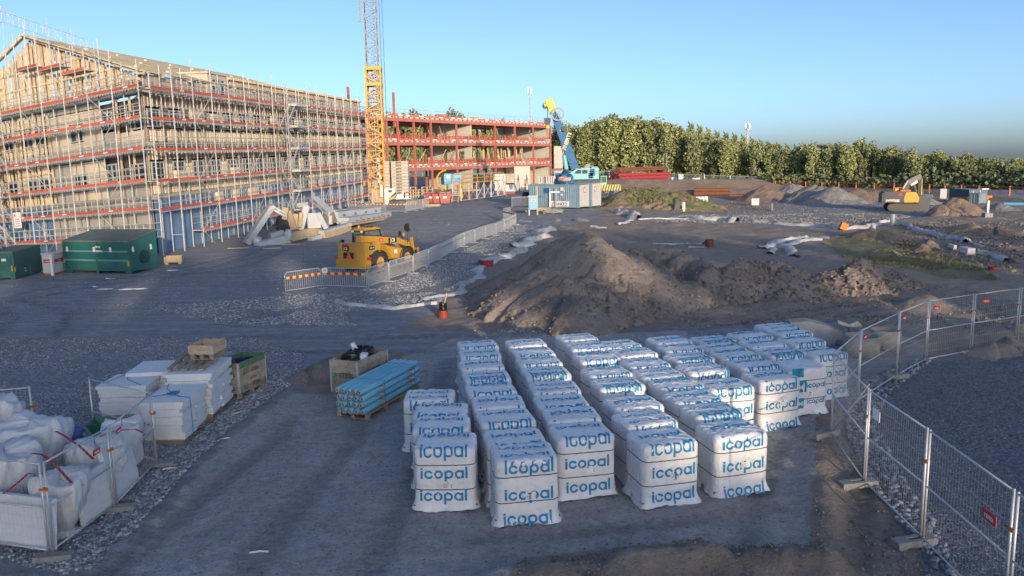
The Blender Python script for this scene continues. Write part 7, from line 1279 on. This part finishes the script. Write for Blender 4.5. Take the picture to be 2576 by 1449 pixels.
beam(dp(880, 730, yb+1.2), dp(1480, 590, yb+6), .5, .75, 'long bare glulam beam lying along the ground', GLU, 'glulam_beam'); beam(dp(1420, 720, yb+4), dp(1840, 575, yb+9), .5, .55, 'bare glulam beam with wrap on top, in front of the wrapped stack', GLU, 'glulam_beam'); beam(dp(1390, 650, yb+4), dp(1835, 520, yb+9), .6, .3, 'torn wrapping lying over the second glulam beam', WRAPT); beam(dp(1215, 775, yb+2.5), dp(1370, 735, yb+3.5), .5, .5, 'small wrapped end piece left of the second glulam beam', WRAPT)
beam(dp(805, 440, yb+1.5), dp(828, 250, yb+1.5), .45, .35, 'upright bare timber post at the apex', GLU, 'glulam_beam'); beam(dp(865, 320, yb+2), dp(960, 610, yb+1.5), .5, .3, 'bare timber strut leaning right of the apex post', GLU, 'glulam_beam'); beam(dp(985, 590, yb+3), dp(990, 350, yb+3), .35, .25, 'narrow bare timber standing between the struts', GLU, 'glulam_beam'); beam(dp(1050, 560, yb+3), dp(1075, 330, yb+3), .3, .25, 'slender bare timber standing right of the narrow one', GLU, 'glulam_beam'); single('dark_cover', lump(.7, .4, .75, 65, 24, 14, .2), MUD, 'dark grey cover sheet hanging below the apex post', 'plastic sheet', dp(800, 520, yb+2), 0, None, True)
beam(dp(1060, 610, yb+4), dp(1165, 230, yb+4.5), .55, .4, 'slim wrapped element standing in the middle of the pile', WRAPT); beam(dp(1290, 580, yb+4), dp(1280, 340, yb+4), 1.1, .3, 'broad wrapped panel standing in the pile', WRAPT); beam(dp(1345, 340, yb+4), dp(1480, 590, yb+4), .4, .35, 'wrapped strut sloping right from the broad panel', WRAPT, marks=1); beam(dp(1280, 110, yb+8), dp(1560, 355, yb+6), .7, .5, 'wrapped element pointing up to the left above the pile', WRAPT, marks=2); beam(dp(1545, 380, yb+6), dp(1550, 520, yb+6), .3, .3, 'short upright under the pointing element', WRAPT); beam(dp(1480, 360, yb+6), dp(1545, 520, yb+6), 1.3, .2, 'dark brown board face under the pointing element', mat('brown_board', (.15, .12, .10), .9), 'brown_board'); beam(dp(1000, 215, yb+10), dp(1200, 190, yb+11), .3, .4, 'white wrapped beam on trestles behind the pile', WRAPT)
for k, (x0, y0, x1, y1, d0, d1, w_, h_, mk, lb) in enumerate(((1570, 400, 2260, 310, 12, 22, 1.3, .95, 4, 'long wrapped stack with round grey marks'), (1570, 330, 2130, 275, 16, 26, 1.0, .5, 0, 'uppermost wrapped stack behind the marked one'), (1740, 465, 2440, 355, 10, 24, 1.2, .55, 2, 'long wrapped stack with a dark red dashed edge, second in front'), (1750, 500, 2400, 390, 9, 22, .6, .3, 0, 'thin wrapped stack lowest in front'), (1840, 525, 2460, 425, 8.5, 22, .5, .22, 0, 'bare planks bundle under the front wrapped stack'))):
    t = beam(dp(x0, y0, yb+d0), dp(x1, y1, yb+d1), w_, h_, lb, GLU if k == 4 else WRAPT, marks=mk)
    if k == 2:
        a, b = dp(x0, y0, yb+d0), dp(x1, y1, yb+d1); dd = b-a
        for j in range(8): part('red_dash', MB().bar(dd*((j+.2)/8)+Vector((.55, -.4, -.1)), dd*((j+.7)/8)+Vector((.55, -.4, -.1)), .15, .08), mat('dash_red', (.28, .06, .05), .7), t)
for x, y, L, lb in ((935, 845, 1.8, 'pale board on the ground before the glulam beam'), (600, 912, 1.3, 'pale board on the ground before the lying wrapped beam'), (60, 915, 1.6, 'grey board on a low block near the building corner')): p = dp(x, y); single('loose_board', MB().bb(-L/2, L/2, -.08, .08, 0, .06), GLU, lb, 'board', (p.x, p.y, gz(p.x, p.y)+.01), .2)
# ------------------------------------------------------------------ site things around the red frame
CR = mat('skip_red', (.30, .035, .035), .5, 0, .1, 3)
ep_ = lambda x, y: g(*q('E', x, y))
for k, (x, lb) in enumerate(((1115, 'red tipping skip nearest the crane'), (1215, 'red tipping skip in the middle of the three'), (1320, 'red tipping skip at the right of the three'))):
    p = ep_(x, 545); t = thing('tipping_skip', lb, 'skip', p, .1*k, 'red tipping skips'); part('tub', MB().prism([(-.55, .25), (.55, .25), (.85, 1.4), (-.8, 1.4)], -.6, .6).bb(-.86, .9, -.64, .64, 1.4, 1.46), CR, t); part('frame', MB().bb(-.6, .6, -.5, -.4, .1, .25).bb(-.6, .6, .4, .5, .1, .25), BLK, t); part('mark', MB().box((0, -.62, .95), (.5, .02, .25)), TAG_W, t)
    for x_ in (-.5, .5): part('castor', MB().lathe([(0, -.05), (.1, -.05), (.1, .05), (0, .05)], 10, (x_, -.45, .1), Matrix.Rotation(PI/2, 3, 'X')), BLK, t)
p = ep_(1135, 460); single('rubbish_heap', lump(1.6, .9, .6, 71, 24, 12, .35), mat('red_scrap', (.32, .13, .09), .8, 0, .3, 3), 'heap of red and grey scrap behind the skips', 'scrap heap', (p.x, p.y, p.z+.3), 0, None, False)
# yellow work platform on legs
a, b = ep_(1500, 520), ep_(2240, 415); rz_ = yaw(a, b); L_ = (b-a).length; H_ = 2.7; wpf = thing('work_platform', 'long yellow and silver aluminium working platform with stairs at both ends', 'work platform', a, rz_)
part('deck', MB().bb(1.2, L_-.8, -.6, .6, H_-.12, H_), YEL, wpf)
for k in range(7): x = .4+k*(L_-.8)/6; [part('leg', MB().tube([(x, y, .12), (x, y, H_-.1)], .06, 6), CABW, wpf) for y in (-.6, .6)]; part('castor', MB().lathe([(0, -.05), (.13, -.05), (.13, .05), (0, .05)], 10, (x, -.6, .13), Matrix.Rotation(PI/2, 3, 'X')), BLK, wpf)
for k in range(6): x = .4+k*(L_-.8)/6; x2 = .4+(k+1)*(L_-.8)/6; part('brace', MB().tube([(x, -.6, .3), (x2, -.6, H_-.3)], .045, 5).tube([(x2, -.6, .3), (x, -.6, H_-.3)], .045, 5), CABW if k > 1 else YEL, wpf)
part('bottom_rail', MB().tube([(.4, -.6, .3), (L_-.4, -.6, .3)], .05, 6), CABW, wpf)
for y in (-.6, .6): part('guard_rail', MB().tube([(1.2, y, H_+1.1), (L_-.8, y, H_+1.1)], .05, 6).tube([(1.2, y, H_+.55), (L_-.8, y, H_+.55)], .04, 6), YEL, wpf)
for k in range(7): x = 1.2+k*(L_-2)/6; part('rail_post', MB().tube([(x, -.6, H_), (x, -.6, H_+1.1)], .05, 6), YEL, wpf)
for s_, x in ((-1, 1.2), (1, L_-.8)):
    st = part('stair', MB().bar((x+s_*1.6, -.5, .1), (x, -.5, H_), .08, .2).bar((x+s_*1.6, .5, .1), (x, .5, H_), .08, .2), YEL, wpf); [part('tread', MB().box((x+s_*1.6*(1-(k+1)/9), 0, .1+(H_-.1)*(k+1)/9), (.25, 1.0, .05)), CABW, st) for k in range(8)]; part('stair_rail', MB().tube([(x+s_*1.6, -.55, 1.1), (x, -.55, H_+1.1)], .045, 5), YEL, wpf)
p = wp(*q('E', 1385, 330), 122); t = thing('mixing_station', 'blue cabinets with a yellow hoop and pump beside the red frame', 'machine', (p.x, p.y, 1.2), 0); [part('cabinet', MB().bb(x, x+1.1, -.5, .5, 2.1, 3.7), mat('cabinet_sky_blue', (.14, .42, .60), .5), t) for x in (-.6, .95)]; part('sign', MB().bb(-.2, .3, -.53, -.5, 3.0, 3.5), TAG_W, t); part('hoop', MB().tube([(-.3+1.5*math.cos(a_), 0, 2.6+1.6*math.sin(a_)) for a_ in [PI*.5+i*PI/9 for i in range(10)]], .14, 8), YEL, t); part('pump', MB().bb(-.4, 1.8, -.5, .5, .3, 1.3), CONC, t); part('stand', MB().bb(-.5, -.3, -.4, .4, 0, 2.1).bb(1.9, 2.1, -.4, .4, 0, 2.1), HEADY, t)
for k, (x, y, n_, lb) in enumerate(((765, 380, 4, 'stack of pale pallets left of the first red column'), (890, 380, 3, 'stack of pallets between the red columns'), (1030, 378, 4, 'stack of pallets right of the second red column'))):
    p = wp(*q('E', x, y), 124); t = thing('pallet_stack', lb, 'pallet stack', (p.x, p.y, 1.32), .3, 'pallet stacks at the red frame')
    for j in range(n_): part('pallet', MB().bb(-.9, .9, -.5, .5, j*.42+.28, j*.42+.36).bb(-.9, -.7, -.5, .5, j*.42, j*.42+.28).bb(-.1, .1, -.5, .5, j*.42, j*.42+.28).bb(.7, .9, -.5, .5, j*.42, j*.42+.28), LOGW, t)
for k, (x, y, w_, h_, mt, lb) in enumerate(((660, 455, 2.6, .8, GALV, 'grey covered pallet load behind the crane barriers'), (900, 440, 3.0, .35, LOGW, 'flat board stack before the foundation'), (2350, 340, 2.6, 1.3, CABW, 'grey crate of fittings right of the platform'), (2330, 372, 2.4, .4, CR, 'red bundle under the grey crate of fittings'), (1130, 575, 1.8, .3, LOGW, 'low pallet in front of the red skips'), (655, 400, .5, 1.0, TAG_W, 'white canister beside the ballast blocks'))):
    p = ep_(x, y); t = thing('material_stack', lb, 'material stack', p, .25); n_ = 1 if w_ < 1 else 3; [part('layer', MB().box((rnd.uniform(-.05, .05), 0, h_*(j+.5)/n_), (w_, 1.1 if w_ > 1 else .5, h_/n_-.02)), mt, t) for j in range(n_)]
# ------------------------------------------------------------------ far yard
mp_ = lambda x, y: g(*q('M', x, y))
def rods(x0, x1, y, n_, r, mt, label, name, cat, lay=1, dz=0.0):
    a, b = mp_(x0, y), mp_(x1, y); L_ = (b-a).length; t = thing(name, label, cat, Vector((a.x, a.y, float(ht(a.x, a.y)))), yaw(a, b)); 
    for l_ in range(lay):
        for k in range(n_-l_): part('bar', MB().tube([(rnd.uniform(0, .3), (k+l_*.5)*2.1*r, r+l_*1.8*r+dz), (L_+rnd.uniform(-.4, .2), (k+l_*.5)*2.1*r, r+l_*1.8*r+dz)], r, 8), mt, t)
    return t
rods(190, 500, 418, 6, .42, CR, 'long bundle of red steel girders beyond the grassy mound', 'girder_bundle', 'steel bundle', 3); rods(190, 460, 400, 3, .3, mat('rust_steel', (.20, .07, .035), .8, 0, .2, 2), 'rusty long girders on top behind the red bundle', 'girder_bundle', 'steel bundle', 2, 2.2); rods(65, 170, 412, 3, .3, YEL, 'yellow steel bundle left of the red girders', 'girder_bundle', 'steel bundle', 2); rods(630, 840, 492, 4, .32, mat('rust_steel', (.20, .07, .035), .8, 0, .2, 2), 'rusty brown pipe stack before the white packages', 'pipe_stack', 'pipe stack', 2); rods(835, 985, 500, 3, .2, mat('rust_steel', (.20, .07, .035)), 'thin rusty bars right of the brown pipe stack', 'girder_bundle', 'steel bundle')
rods(1560, 1745, 500, 1, .45, TAG_W, 'long white pipe left of the excavator', 'white_pipe', 'pipe'); rods(1960, 2048, 520, 1, .42, TAG_W, 'white pipe right of the excavator boom', 'white_pipe', 'pipe'); rods(2445, 2576, 552, 2, .2, mat('pipe_blue', (.10, .32, .52), .4), 'pale blue pipes at the right picture edge', 'blue_pipe', 'pipe'); rods(525, 850, 432, 1, .35, TAG_W, 'long white pipe behind the white packages', 'white_pipe', 'pipe'); rods(100, 500, 436, 1, .35, CONL if 'CONL' in globals() else CONCL, 'long pale pipe in front of the red girders', 'white_pipe', 'pipe')
for k, (x0, x1, y, h_, mt, lb) in enumerate(((632, 725, 468, 1.75, TAG_W, 'wide white wrapped package above the rusty pipes'), (622, 668, 428, 1.6, TAG_W, 'white package at the end of the red girders'), (668, 712, 427, 1.2, TAG_W, 'lower white package with a pink print'), (500, 535, 430, 1.9, TAG_W, 'white block left of the blue toilet'), (560, 625, 428, 1.4, mat('dark_goods', (.10, .09, .09), .8), 'dark mixed goods right of the blue toilet'), (645, 715, 530, .8, TAG_W, 'white roll of cloth beside the grassy mound'), (970, 1015, 552, 1.0, TAG_W, 'white bundle lying on the grass edge'), (1265, 1335, 492, .8, TAG_W, 'white sheet bundle before the gravel heaps'), (2080, 2120, 512, 1.5, CABW, 'grey box right of the excavator'), (160, 190, 495, 1.3, mat('blue_goods', (.06, .16, .38), .6), 'blue bundle left of the grassy mound'), (1085, 1097, 582, .9, CONC, 'small concrete block at the grass edge'), (2240, 2290, 845, .45, TAG_W, 'white slab among the stones at the right'), (2160, 2180, 815, .35, TAG_W, 'small white block near the small pointed heap'))):
    a, b = mp_(x0, y), mp_(x1, y); L_ = (b-a).length; t = thing('package', lb, 'package', Vector((a.x, a.y, float(ht(a.x, a.y)))), yaw(a, b)); n_ = max(1, int(L_/1.3)); [part('pack', MB().bb(L_*j/n_+.02, L_*(j+1)/n_-.02, 0, 1.2, .1, h_*rnd.uniform(.93, 1.0)), mt, t) for j in range(n_)]; part('base', MB().bb(0, L_, .05, 1.15, 0, .1), LOGW, t)
p = mp_(551, 432); t = thing('portable_toilet', 'blue portable toilet beside the red girders', 'toilet', p); part('cabin', MB().bb(-.6, .6, -.6, .6, 0, 2.3), mat('toilet_blue', (.08, .22, .42), .5), t); part('roof', MB().box((0, 0, 2.38), (1.3, 1.3, .16), None, 0, .85), TAG_W, t); part('door', MB().bb(-.4, .4, -.63, -.6, .15, 2.1), CABW, t)
a, b = mp_(2135, 525), mp_(2250, 535); t = container(Vector((a.x, a.y, float(ht(a.x, a.y)))), yaw(a, b), 'dark open sided container at the far right of the yard', (b-a).length, 2.4, 1.75, mat('container_slate', (.09, .12, .15), .6), MATS['container_slate']); a, b = mp_(2250, 540), mp_(2310, 542); t = container(Vector((a.x, a.y, float(ht(a.x, a.y)))), yaw(a, b), 'pale grey corrugated container right of the dark one', (b-a).length, 1.6, 1.4, mat('container_pale', (.20, .27, .31), .5), MATS['container_pale'])
p = mp_(2340, 532); t = thing('wheel_loader', 'small orange machine with a white roof beside the pale container', 'machine', p, .2); t.scale = (.62, .62, .62); part('body', MB().box((0, 0, 1.0), (2.6, 1.5, .9)), ORNG, t); part('cab', MB().box((-.5, 0, 2.1), (1.2, 1.2, 1.4)), DKGL, t); part('roof', MB().box((-.5, 0, 2.9), (1.7, 1.5, .25)), TAG_W, t); [part('wheel', MB().lathe([(0, -.2), (.5, -.2), (.5, .2), (0, .2)], 14, (x, -.8, .5), Matrix.Rotation(PI/2, 3, 'X')), BLK, t) for x in (-.9, .9)]
p = mp_(2215, 535); t = thing('cable_drum', 'orange topped goods before the far containers', 'goods', p); t.scale = (.6, .6, .6); part('load', MB().box((0, 0, .9), (1.9, 1.2, .8)), ORNG, t); part('base', MB().bb(-.9, .9, -.5, .5, 0, .5), CONC, t)
p = mp_(2358, 622); t = thing('concrete_post', 'white marker post in a concrete foot at the right', 'post', p); part('foot', MB().box((0, 0, .22), (.8, .7, .44), None, 0, .9), CONC, t); part('post', MB().bb(-.10, .10, -.10, .10, .44, 1.65), TAG_W, t)
for x, y, lb in ((570, 582, 'small pale bollard below the grassy mound'), (1685, 738, 'pale pipe stub in the dug earth near the white strip'), (1800, 668, 'pale pipe stub at the end of the white strip')): p = mp_(x, y); single('pipe_stub', MB().lathe([(0, -.1), (.2, -.1), (.2, 1.0), (.15, 1.0), (.15, .6), (0, .6)], 14), CABW if y > 600 else TAG_W, lb, 'pipe stub', p)
p = mp_(532, 580); single('dark_hatch', MB().box((0, 0, .5), (.6, .3, 1.0), Matrix.Rotation(.2, 3, 'Y')), BLK, 'black box at the foot of the grassy mound', 'box', p)
single('orange_marker', MB().box((0, 0, .3), (.6, .4, .6), Matrix.Rotation(.4, 3, 'Y')), ORNG, 'orange bag where two white strips meet', 'bag', mp_(1512, 694))
# fences in front of the forest
def far_fence(P, label, mt, h, step, name, net=None):
    pts = [wp(px, py, d) for px, py, d in P]; 
    for p in pts: p.z = float(ht(p.x, p.y))
    org = pts[0].copy(); t = thing(name, label, 'fence', org)
    for a, b in zip(pts[:-1], pts[1:]):
        n_ = max(1, int((b-a).length/step))
        for k in range(n_): p = a+(b-a)*(k/n_); z = float(ht(p.x, p.y)); part('post', MB().bb(p.x-org.x-.09, p.x-org.x+.09, p.y-org.y-.09, p.y-org.y+.09, z-org.z-.2, z-org.z+h), mt, t)
        m = MB(); r_ = MB()
        for k in range(n_):
            p0, p1 = a+(b-a)*(k/n_), a+(b-a)*((k+1)/n_); z0, z1 = float(ht(p0.x, p0.y)), float(ht(p1.x, p1.y)); r_.bar(Vector((p0.x, p0.y, z0+h-.1))-org, Vector((p1.x, p1.y, z1+h-.1))-org, .07); m.add([Vector((p0.x, p0.y, z0+.2))-org, Vector((p1.x, p1.y, z1+.2))-org, Vector((p1.x, p1.y, z1+h-.15))-org, Vector((p0.x, p0.y, z0+h-.15))-org], [(0, 1, 2, 3)])
        part('rail', r_, mt, t, stuff=True)
        if net: part('net', m, net, t, stuff=True)
NETO = net_mat('orange_net', (.50, .14, .05), 1.2, .75); NETG = net_mat('grey_mesh', (.25, .26, .27), 1.5, .8)
far_fence([(1420, 441, 235), (1650, 444, 225), (1905, 452, 205)], 'grey mesh fence with posts in front of the forest', CABW, 2.2, 6.5, 'mesh_fence', NETG); far_fence([(1915, 455, 185), (2110, 468, 165), (2300, 488, 145), (2460, 508, 128), (2620, 528, 118)], 'orange netting fence with posts along the grass strip', mat('fence_orange', (.50, .20, .09), .7), 1.5, 4.2, 'netting_fence', NETO)
# glimpses of houses between the trees
for px, py, w_, lb in ((2065, 440, 12, 'pale house glimpsed through the trees'), (2430, 470, 14, 'white house glimpsed through the trees at the right'), (2290, 455, 10, 'red roofed house behind the excavator, hidden by trees')):
    p = wp(px, py+15, 300); z = float(ht(p.x, p.y)); t = thing('house', lb, 'house', (p.x, p.y, z), .3); part('wall', MB().bb(-w_/2, w_/2, -4, 4, 0, 6), TAG_W if px != 2290 else mat('brick_red', (.25, .09, .06)), t); part('roof', MB().prism([(-4.6, 6), (4.6, 6), (0, 9)], -w_/2-.3, w_/2+.3, 0, lambda x, y, z: (y, x, z)), mat('roof_red', (.22, .08, .06), .8), t); [part('window', MB().bb(x, x+1.4, -4.05, -4.0, 2, 3.8), DKGL, t) for x in (-w_/2+1, -.7, w_/2-2.4)]
